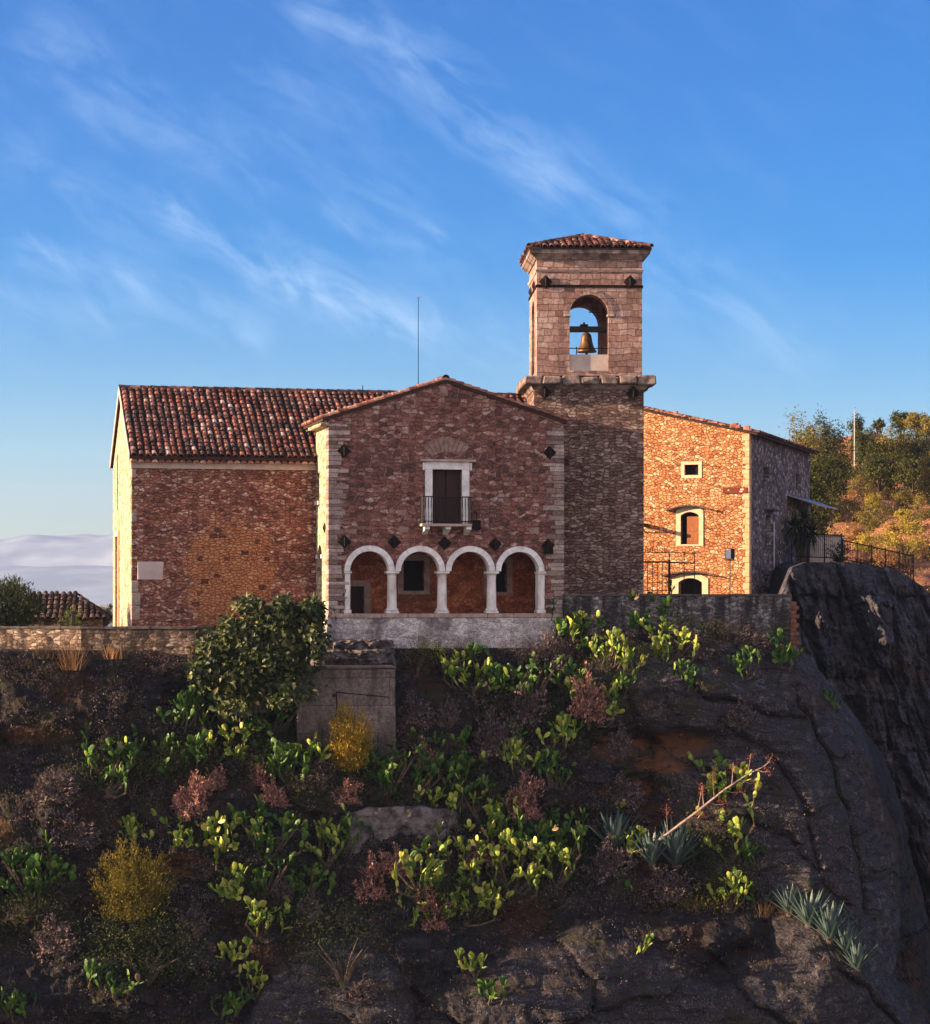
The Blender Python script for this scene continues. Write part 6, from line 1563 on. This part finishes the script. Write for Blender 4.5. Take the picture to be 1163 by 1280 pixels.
# ---------------------------------------------------------------- ground cover: dead grass and tiny scrub over the slope
r = random.Random(11); m = MB(); g2 = MB()
for _ in range(15000):
    px, py = r.uniform(-10, 1090), r.uniform(800, 1290)
    k = noise.noise((px * 0.012, py * 0.02, 3.0))
    belt = 1.0 if py < 1140 else 0.35
    if px > 760 and py < 1000: belt *= 0.35
    if px > 960: belt *= 0.25
    if r.random() > belt * (0.55 + 0.9 * k): continue
    p, n = hit(px, py)
    if p is None or p.y > 95: continue
    if abs(px - 432) < 66 and 770 < py < 905: continue
    s_ = r.uniform(0.5, 1.2)
    if r.random() < 0.55:
        for _ in range(r.randint(8, 16)):
            b = p + Vector((r.gauss(0, 0.10), r.gauss(0, 0.05), -0.03)); blade(m, b, n * 0.5 + Vector((r.gauss(0, 0.35), 0, 0.9)), 0.30 * s_ * r.uniform(0.5, 1.2), 0.014, r.uniform(0.1, 0.5), 2)
    else:
        for _ in range(r.randint(14, 26)):
            leaf(g2, p + n * 0.06 + rv(r, 0.11 * s_), rv(r), rv(r) + Vector((0, 0, 0.8)), r.uniform(0.05, 0.10), r.uniform(0.02, 0.05))
st_ = MB()
for _ in range(1100):
    px, py = r.uniform(-10, 1000), r.uniform(815, 1290)
    p, n = hit(px, py)
    if p is None or p.y > 95: continue
    q_ = 0.025 + 0.10 * r.random() ** 2.5; vs = []
    for iz, (zz_, rr_) in enumerate(((-0.5, 0.7), (0.1, 1.0), (0.6, 0.6))):
        for k in range(6): w_ = 2 * PI * k / 6 + iz * 0.4; vs.append(p + Vector((math.cos(w_) * rr_ * r.uniform(0.7, 1.2), math.sin(w_) * rr_ * r.uniform(0.7, 1.1), zz_ * 0.8)) * q_)
    fs = [(a * 6 + k, a * 6 + (k + 1) % 6, a * 6 + 6 + (k + 1) % 6, a * 6 + 6 + k) for a in (0, 1) for k in range(6)] + [tuple(12 + k for k in range(6))]
    st_.add(vs, fs)
M['stone'] = leafmat('loose_stone', [(0.0, (0.02, 0.017, 0.018)), (0.7, (0.06, 0.052, 0.053)), (1.0, (0.13, 0.115, 0.115))], 0.0, 0.9, 0.1)
gc = MB()
BL = ((300, 925, 85, 40), (230, 955, 70, 26), (360, 960, 50, 34), (520, 975, 60, 40), (600, 990, 60, 50), (610, 1090, 110, 50), (330, 1085, 90, 45), (560, 1120, 60, 40), (690, 1070, 60, 45), (640, 870, 70, 34), (745, 830, 70, 34), (820, 800, 60, 26), (900, 1080, 40, 50), (350, 1140, 50, 30), (30, 1120, 50, 50), (165, 1200, 70, 45), (150, 965, 60, 36), (450, 960, 60, 40), (700, 900, 50, 40))
for _ in range(6500):
    cx_, cy_, sx_, sy_ = r.choice(BL); px, py = r.gauss(cx_, sx_ * 0.55), r.gauss(cy_, sy_ * 0.55)
    if py < 815 or abs(px - 432) < 62 and py < 930: continue
    p, n = hit(px, py)
    if p is None or p.y > 95: continue
    for _ in range(r.randint(5, 11)):
        leaf(gc, p + n * r.uniform(0.03, 0.30) + rv(r, 0.09), rv(r) + n * 0.5, rv(r) + Vector((0, 0, 0.7)), r.uniform(0.06, 0.13), r.uniform(0.025, 0.055))
tag(gc.build('ground_cover', M['darkleaf'], None, recalc=False), 'dark green undergrowth between the cacti on the slope', 'undergrowth', kind='stuff')
tag(st_.build('loose_stones', M['stone'], None), 'loose stones and rubble over the rocky slope', 'stones', kind='stuff')
tag(m.build('dead_grass', M['darkgrass'], None, recalc=False), 'dead brown grass over the rocky slope', 'grass', kind='stuff')
tag(g2.build('low_scrub', M['spurge_grey'], None, recalc=False), 'low dim scrub over the rocky slope', 'scrub', kind='stuff')

# ---------------------------------------------------------------- far left: bush and trees behind the garden wall
def flat(px, py, y): return Vector(wp(px, py, y))
p = flat(12, 812, 84.5); s_ = 84.5 / F
o = empty('oleander_bush', p, 0, 'dark feathery bush behind the garden wall at the far left edge', 'bush'); m = MB(); r = random.Random(61)
for _ in range(9000):
    a = r.uniform(-1, 1); tip = Vector((a * 42 * s_, r.gauss(0, 0.5), (90 - 34 * abs(a) ** 1.6) * s_ * r.uniform(0.86, 1.03))); k = r.uniform(0.15, 1.0) ** 0.7
    leaf(m, tip * k + rv(r, 0.06), rv(r), tip.normalized() + rv(r, 0.3) + Vector((0, 0, 0.4)), r.uniform(0.10, 0.2), r.uniform(0.03, 0.05))
m.build('foliage', M['darkleaf'], o, recalc=False)
m = MB()
for k in range(8): m.tube([(0, 0, -0.4), ((k - 3.5) * 0.14, 0, 0.8), ((k - 3.5) * 0.28, 0, 1.6)], [0.03, 0.02, 0.008], 5)
m.build('branches', M['bark'], o, recalc=False)

def tree(name, p, crown, n, L, mat, label, seed, group=None, trunk_h=None, cat='tree', clumps=22, flatk=1.0):
    """tapered trunk with limbs, leaf clumps spread through the crown"""
    o = empty(name, p, 0, label, cat, group); r = random.Random(seed); rx, ry, rz_ = crown; th = trunk_h if trunk_h is not None else rz_ * 0.8
    m = MB(); m.tube([(0, 0, -0.5), (r.uniform(-0.1, 0.1), 0, th * 0.6), (r.uniform(-0.2, 0.2), 0, th + rz_ * 0.4)], [0.05 * rx + 0.10, 0.04 * rx + 0.06, 0.04], 7)
    for k in range(6):
        a = k * 1.05 + r.random(); e = Vector((math.cos(a) * rx * 0.7, math.sin(a) * ry * 0.7, th + rz_ * r.uniform(0.4, 1.3)))
        m.tube([(0, 0, th * 0.7), (e.x * 0.5, e.y * 0.5, (th * 0.7 + e.z) / 2 + 0.1), e], [0.03 * rx + 0.05, 0.02 * rx + 0.03, 0.015], 5)
    m.build('trunk', M['bark'], o, recalc=False)
    m = MB(); leafcloud(m, (0, 0, th + rz_), (crown[0] * 0.95, crown[1] * 0.95, crown[2] * 0.92), int(n * 4.5), L * 0.48, seed + 1, int(clumps * 1.8), 0.15, 0.75, 0.0, 0.2); m.build('crown', mat, o, recalc=False); return o
tree('garden_tree', flat(112, 790, 118), (0.9, 0.9, 0.65), 900, 0.16, M['hillyellow'], 'yellowish tree between the tiled outbuilding and the nave', 71, None, 0.3)
tree('garden_tree', flat(132, 790, 121), (0.7, 0.8, 0.6), 700, 0.16, M['hilldark'], 'dark tree touching the nave wall at far left', 72, None, 0.3)
bush('garden_shrub', flat(88, 786, 88), (0.5, 0.4, 0.45), 420, 0.12, M['greenleaf'], 'green shrub in front of the tiled outbuilding roof', seed=73)

# ---------------------------------------------------------------- the hill: trees, shrubs, pole
def hp(px, py): 
    p, n = hit(px, py, BVH_); return p
def hillbush(px, py, wpx, hpx, mat, label, seed, n=2400, part='shrub'):
    p = hp(px, py)
    if p is None: return
    s_ = p.y / F; w, h = wpx * s_ * 0.55, hpx * s_ * 0.54
    bush('hill_shrub', p, (w, w * 0.8, h), n, 0.085 + 0.02 * w, M[mat], label, 'shrub', seed, 'shrubs on the sunlit hill', 22, 0.20, 0.65, 0.6, True, 0.85)
HB = 'hill shrub '
for k, a in enumerate((
    (1124, 596, 24, 26, 'hillyellow', HB + 'bright yellow ball high on the hillside'), (1096, 600, 16, 22, 'hilltawny', HB + 'tawny upright one left of the bright yellow ball'), (1042, 612, 26, 24, 'hillyellow', HB + 'golden, right of the dark trees by the house'),
    (1064, 600, 18, 18, 'hilldark', HB + 'dark, right of the golden one near the house'), (1078, 620, 34, 24, 'hillgreen', HB + 'olive, in the middle of the slope'), (1060, 640, 34, 26, 'hillgreen', HB + 'olive yellow, above the path by the house'),
    (1030, 636, 22, 24, 'hillgreen', HB + 'olive, nearest the end of the house'), (1024, 655, 26, 26, 'hillyellow', HB + 'yellow green, behind the palm'), (1046, 652, 20, 22, 'hillgreen', HB + 'pale, right of the palm top'),
    (1092, 635, 20, 18, 'hillyellow', HB + 'lit, below the olive ones in mid slope'), (1098, 656, 46, 28, 'hillgreen', HB + 'wide olive mound below mid slope'), (1130, 635, 28, 20, 'hillgreen', HB + 'olive, under the bright yellow ball'),
    (1150, 622, 26, 22, 'hilltawny', HB + 'tawny, near the right edge above the bank'), (1155, 650, 24, 30, 'hillgreen', HB + 'green, at the right edge above the large golden mound'), (1122, 668, 30, 20, 'hilltawny', HB + 'orange tawny crown above the golden mound'),
    (1132, 700, 56, 46, 'hillyellow', HB + 'large golden mound above the long railing'), (1158, 700, 40, 44, 'hilltawny', HB + 'brown gold mound at the right edge'), (1084, 690, 32, 22, 'hillyellow', HB + 'yellow, behind the railing middle'),
    (1066, 678, 26, 24, 'hilltawny', HB + 'pinkish tawny, right of the terrace plants'), (1108, 708, 40, 24, 'hilltawny', HB + 'dry grassy mound behind the long railing'), (1148, 590, 18, 16, 'hilldark', HB + 'dark, right of the bright yellow ball'),
    (1066, 572, 28, 22, 'hilltawny', HB + 'brown dry, below the white pole'), (1104, 568, 26, 20, 'hillgreen', HB + 'light green, under the skyline right of the pole'), (1140, 668, 22, 20, 'hillgreen', HB + 'green, behind the top of the large golden mound'),
    (1010, 672, 26, 24, 'hillyellow', HB + 'yellow, just right of the canopy end'), (1076, 652, 22, 20, 'hilltawny', HB + 'small tawny, between the olive ones in mid slope'), (1112, 618, 26, 20, 'hillgreen', HB + 'olive, left below the bright yellow ball'),
    (1052, 590, 24, 22, 'hilldark', HB + 'dark, uphill of the golden one near the house'), (1086, 668, 24, 20, 'hillgreen', HB + 'olive, left of the wide olive mound'), (1110, 690, 30, 24, 'hillgreen', HB + 'olive, left of the large golden mound'),
    (1040, 690, 28, 22, 'hilldark', HB + 'dark, behind the terrace railing'), (1130, 652, 20, 16, 'hillyellow', HB + 'small yellow, uphill of the tawny crown'), (1158, 605, 24, 26, 'hilldark', HB + 'dark green, at the right edge beside the yellow ball'))):
    hillbush(*a, seed=500 + k)
def ridge_tree(name, px, py, wpx, hpx, y, mat, label, seed, n=1100, L=0.34, tk=0.5, cl=24):
    s_ = y / F; w, h = wpx * s_ / 2, hpx * s_ / 2; zb = min(zw_(py, y), 99)
    x = xw(px, y); zg = hillZ(x, y); zc = zw_(py, y)                # py = crown centre
    top = zc + h; h = max(h, min((top - zg - 0.2) / 2 * 0.97, h * 1.9)); w *= 1.3; h *= 1.05; zc = top - h; th = max(0.3, zc - h - zg)
    tree(name, Vector((x, y, zc - h - th)), (w, w * 0.9, h), n, L, M[mat], label, seed, 'trees along the hill top', th, 'tree', cl)
for a in (('ridge_tree', 1000, 545, 58, 60, 168, 'hillgreen', 'round olive green tree on the hill just behind the house roof', 601, 2200), ('ridge_tree', 1028, 540, 50, 64, 176, 'hilldark', 'tall dark tree right of the round olive one behind the house', 602, 2000),
          ('ridge_tree', 985, 590, 60, 80, 150, 'hilldark', 'dark shaded tree directly behind the far end of the house', 603, 2200), ('ridge_tree', 1012, 600, 56, 70, 146, 'hilldark', 'dark shaded tree low beside the house corner', 604, 2000),
          ('ridge_tree', 1040, 575, 40, 44, 166, 'hilldark', 'dark tree left of the white pole', 605, 1300), ('ridge_tree', 1072, 528, 20, 26, 206, 'hilldark', 'small dark tree behind the white pole on the skyline', 606, 600),
          ('ridge_tree', 1084, 552, 36, 44, 190, 'hilldark', 'dark tree right of the white pole', 607, 1300), ('ridge_tree', 1099, 528, 12, 10, 210, 'hilldark', 'tiny purple-brown tree alone on the skyline', 608, 260),
          ('ridge_tree', 1126, 519, 22, 16, 206, 'hilldark', 'dark flat-topped pine on the skyline, left of the golden pine', 609, 600), ('ridge_tree', 1146, 521, 30, 14, 204, 'hillgreen', 'golden flat-topped pine on the skyline', 610, 700),
          ('ridge_tree', 1162, 524, 22, 22, 202, 'hillgreen', 'pine cut by the right edge on the skyline', 611, 600), ('ridge_tree', 1118, 548, 46, 30, 194, 'hillgreen', 'broad olive tree below the flat-topped pines', 612, 1400),
          ('ridge_tree', 1150, 550, 46, 34, 192, 'hilldark', 'broad dark tree below the golden pine', 613, 1400), ('ridge_tree', 1162, 572, 30, 50, 178, 'hillgreen', 'green tree at the right edge below the pines', 614, 1100),
          ('ridge_tree', 1100, 574, 56, 24, 184, 'hilldark', 'dark hedge-like tree across the upper slope', 615, 1300), ('ridge_tree', 1142, 575, 40, 26, 182, 'hilldark', 'dark tree at upper right, left of the edge tree', 616, 1000)): ridge_tree(*a)
yq = 186; x = xw(1068.5, yq)
m = MB(); m.tube([(0, 0, -2.0), (0, 0, zw_(513, yq) - zw_(552, yq))], [0.055, 0.045], 6); tag(m.build('utility_pole', M['galv'], None, loc=(x, yq, zw_(552, yq))), 'white pole standing between dark trees on the hill top', 'pole')
r = random.Random(77); m = MB()
for _ in range(1500):
    px, py = r.uniform(975, 1560), r.uniform(545, 725); p = hp(px, py)
    if p is None or r.random() > 0.75 + 0.5 * noise.noise((p.x * 0.2, p.y * 0.15, 0)): continue
    s_ = r.uniform(0.35, 0.9)
    for _ in range(16): leaf(m, p + Vector((0, 0, 0.2 * s_)) + rv(r, 0.3 * s_), rv(r), rv(r) + Vector((0, 0, 0.9)), 0.13 * r.uniform(0.6, 1.2), 0.06)
tag(m.build('hillside_scrub', M['hilltawny'], None, recalc=False), 'dry scrub over the sunlit hill', 'scrub', kind='stuff')

# ---------------------------------------------------------------- terrace plants on the cliff beside the house
yt = 114.0; p = flat(1003, 700, yt); s_ = yt / F
o = empty('palm', p, 0, 'dark spiky palm on the cliff terrace under the tin canopy', 'palm'); m = MB(); r = random.Random(81)
heads = [(-10, 42), (4, 52), (12, 36), (-2, 30)]
for hx_, hz_ in heads:
    c = Vector((hx_ * s_, r.uniform(-0.3, 0.3), hz_ * s_))
    for _ in range(110):
        d = rv(r).normalized(); d.z = d.z * 0.9 + 0.15; blade(m, c, d, r.uniform(0.7, 1.25), 0.10, 0.25, 3)
m.build('fronds', M['darkleaf'], o, recalc=False)
m = MB()
for hx_, hz_ in heads: m.tube([(hx_ * s_ * 0.3, 0, -0.4), (hx_ * s_, 0, hz_ * s_)], [0.09, 0.07], 6)
m.build('trunk', M['bark'], o, recalc=False)
bush('potted_shrub', flat(1048, 702, 113), (0.55, 0.5, 0.55), 700, 0.14, M['darkleaf'], 'dark round shrub behind the railing joint on the terrace', seed=82)
bush('cliff_shrub', flat(1072, 716, 111.5), (0.7, 0.4, 0.35), 600, 0.13, M['darkleaf'], 'dark shrub at the cliff edge under the long railing left part', seed=83)
bush('cliff_shrub', flat(1105, 722, 112.0), (0.9, 0.4, 0.35), 700, 0.13, M['hilldark'], 'dark shrub at the cliff edge under the long railing right part', seed=84)
bush('cliff_shrub', flat(1138, 722, 112.5), (0.5, 0.4, 0.6), 500, 0.13, M['hilltawny'], 'dry straw shrub at the right end of the long railing', seed=85)
bush('cliff_shrub', flat(1160, 760, 112.5), (0.5, 0.4, 0.6), 500, 0.14, M['hillgreen'], 'yellow green shrub at the right edge below the railing', seed=86)
# ---------------------------------------------------------------- air
m = MB(); m.box(-6050, 6050, -260, 8460, -47.2, 330)
t = NT('thin_air'); pv = t.n('ShaderNodeVolumePrincipled'); pv.inputs['Color'].default_value = (0.48, 0.66, 1.0, 1); pv.inputs['Density'].default_value = 0.00011; pv.inputs['Anisotropy'].default_value = 0.2
t.link(pv.outputs[0], t.out.inputs[1])
HAZE = True
if HAZE:
    tag(m.build('haze', t.m), kind='stuff')

# ---------------------------------------------------------------- sun and sky
SUN_AZ, SUN_EL = R(-9.5), R(13.0)          # measured from the left edge; negative = towards the camera
sdir = Vector((-math.cos(SUN_EL) * math.cos(SUN_AZ), math.cos(SUN_EL) * math.sin(SUN_AZ), math.sin(SUN_EL)))
ld = bpy.data.lights.new('sun', 'SUN'); ld.energy = 5.0; ld.angle = R(0.5); ld.color = (1.0, 0.70, 0.42)
lo = bpy.data.objects.new('sun', ld); COL.objects.link(lo); lo.rotation_euler = (-sdir).to_track_quat('-Z', 'Y').to_euler(); lo.location = (-60, 40, 60)

wd = bpy.data.worlds.new('World'); scene.world = wd; wd.use_nodes = True
nt = wd.node_tree; nt.nodes.clear()
t = NT.__new__(NT); t.m = wd; t.t = nt; t.out = nt.nodes.new('ShaderNodeOutputWorld')
sky = t.n('ShaderNodeTexSky', sky_type='NISHITA', sun_disc=False, sun_elevation=SUN_EL, sun_rotation=math.atan2(sdir.x, sdir.y), altitude=400.0, air_density=1.0, dust_density=0.0, ozone_density=3.0)
tc = t.n('ShaderNodeTexCoord'); sp = t.n('ShaderNodeSeparateXYZ'); t.link(tc.outputs['Generated'], sp.inputs[0])
yy = t.math('MAXIMUM', sp.outputs[1], 0.05)
U = t.math('DIVIDE', sp.outputs[0], yy); Vv = t.math('DIVIDE', sp.outputs[2], yy)
cb = t.n('ShaderNodeCombineXYZ'); t.link(U, cb.inputs[0]); t.link(Vv, cb.inputs[1])
def q(px, py): return ((px - CX) / F, (HY - py) / F)
# cirrus: fibrous streaks drawn out from upper left to lower right
rot = t.n('ShaderNodeVectorRotate', rotation_type='Z_AXIS'); t.link(cb.outputs[0], rot.inputs['Vector']); rot.inputs['Angle'].default_value = R(33)
mp = t.n('ShaderNodeMapping'); t.link(rot.outputs[0], mp.inputs[0]); mp.inputs['Scale'].default_value = (22, 70, 1)
fib = t.noise(mp.outputs[0], 1.0, 9, 0.66, 0.5)
mp2 = t.n('ShaderNodeMapping'); t.link(rot.outputs[0], mp2.inputs[0]); mp2.inputs['Scale'].default_value = (14, 30, 1); mp2.inputs['Location'].default_value = (3.1, 1.7, 0)
puf = t.noise(mp2.outputs[0], 1.0, 7, 0.62, 0.8)
cloud = None
warp = t.noise(cb.outputs[0], 26, 3)
for (x0, y0, x1, y1, wpx, amp) in ((395, 5, 560, 110, 34, 0.62), (540, 85, 680, 225, 40, 0.70), (650, 180, 800, 285, 36, 0.45), (825, 345, 985, 430, 52, 0.42), (40, 310, 320, 410, 26, 0.62), (215, 270, 380, 360, 30, 0.85), (330, 335, 520, 415, 36, 1.0), (420, 265, 540, 300, 24, 0.55), (520, 400, 660, 430, 36, 0.55),
                                   (60, 60, 170, 110, 40, 0.35), (120, 130, 330, 210, 40, 0.32), (40, 200, 200, 290, 40, 0.3), (380, 160, 520, 300, 60, 0.25), (0, 380, 160, 395, 26, 0.4), (700, 320, 800, 380, 30, 0.3), (300, 80, 460, 150, 30, 0.25)):
    (a, b), (c, d) = q(x0, y0), q(x1, y1); dx, dy = c - a, d - b; L2 = dx * dx + dy * dy
    pu, pv_ = t.math('SUBTRACT', U, a), t.math('SUBTRACT', Vv, b)
    h = t.math('DIVIDE', t.math('ADD', t.math('MULTIPLY', pu, dx), t.math('MULTIPLY', pv_, dy)), L2, clamp=True)
    eu = t.math('SUBTRACT', pu, t.math('MULTIPLY', h, dx)); ev = t.math('SUBTRACT', pv_, t.math('MULTIPLY', h, dy))
    r2 = t.math('ADD', t.math('MULTIPLY', eu, eu), t.math('MULTIPLY', ev, ev))
    g_ = t.math('MULTIPLY', t.math('EXPONENT', t.math('MULTIPLY', r2, -1.0 / (wpx / F) ** 2)), amp)
    cloud = g_ if cloud is None else t.math('MAXIMUM', cloud, g_)
base = t.math('ADD', cloud, 0.10)
dens = t.math('MULTIPLY', base, t.math('ADD', t.maprange(fib.outputs[0], 0.36, 0.74), t.math('MULTIPLY', t.maprange(puf.outputs[0], 0.35, 0.7), 0.55)))
dens = t.math('MULTIPLY', t.maprange(dens, 0.05, 1.15, 0, 0.36, False), t.maprange(sp.outputs[1], 0.5, 0.8), clamp=True)
hs = t.n('ShaderNodeHueSaturation'); t.link(sky.outputs[0], hs.inputs['Color']); hs.inputs['Saturation'].default_value = 1.70; hs.inputs['Value'].default_value = 1.0; hs.inputs['Hue'].default_value = 0.51
tint = t.mix(1.0, hs.outputs[0], t.mix(t.maprange(sp.outputs[2], 0.0, 0.11), (0.98, 0.89, 1.06), (0.74, 0.845, 1.05)), 'MULTIPLY')
col = t.mix(dens, tint, (4.6, 6.0, 7.6))
# added cloud-like glow in the unseen rear sky, fill for the shaded fronts
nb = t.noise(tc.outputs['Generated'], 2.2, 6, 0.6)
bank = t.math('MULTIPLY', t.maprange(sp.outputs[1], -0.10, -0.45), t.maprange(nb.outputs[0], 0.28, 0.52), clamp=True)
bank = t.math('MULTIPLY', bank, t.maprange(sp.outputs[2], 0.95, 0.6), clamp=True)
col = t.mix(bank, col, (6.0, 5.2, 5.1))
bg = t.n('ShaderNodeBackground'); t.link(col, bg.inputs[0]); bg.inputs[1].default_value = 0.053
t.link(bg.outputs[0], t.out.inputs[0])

# ---------------------------------------------------------------- camera
cd = bpy.data.cameras.new('camera'); cam = bpy.data.objects.new('camera', cd); COL.objects.link(cam)
cam.location = (0, 0, 0); cam.rotation_euler = (R(90), 0, 0)
cd.sensor_fit = 'HORIZONTAL'; cd.sensor_width = 36.0; cd.lens = 36.0 * F / 1163.0
cd.shift_y = (HY - 640.0) / 1163.0; cd.clip_start = 0.5; cd.clip_end = 20000
scene.camera = cam
scene.view_settings.view_transform = 'Standard'; scene.view_settings.look = 'None'
scene.view_settings.exposure = 1.85; scene.view_settings.gamma = 1.0
scene.cycles.max_bounces = 6; scene.cycles.diffuse_bounces = 4; scene.cycles.volume_bounces = 0; scene.cycles.transparent_max_bounces = 8
scene.cycles.use_denoising = True
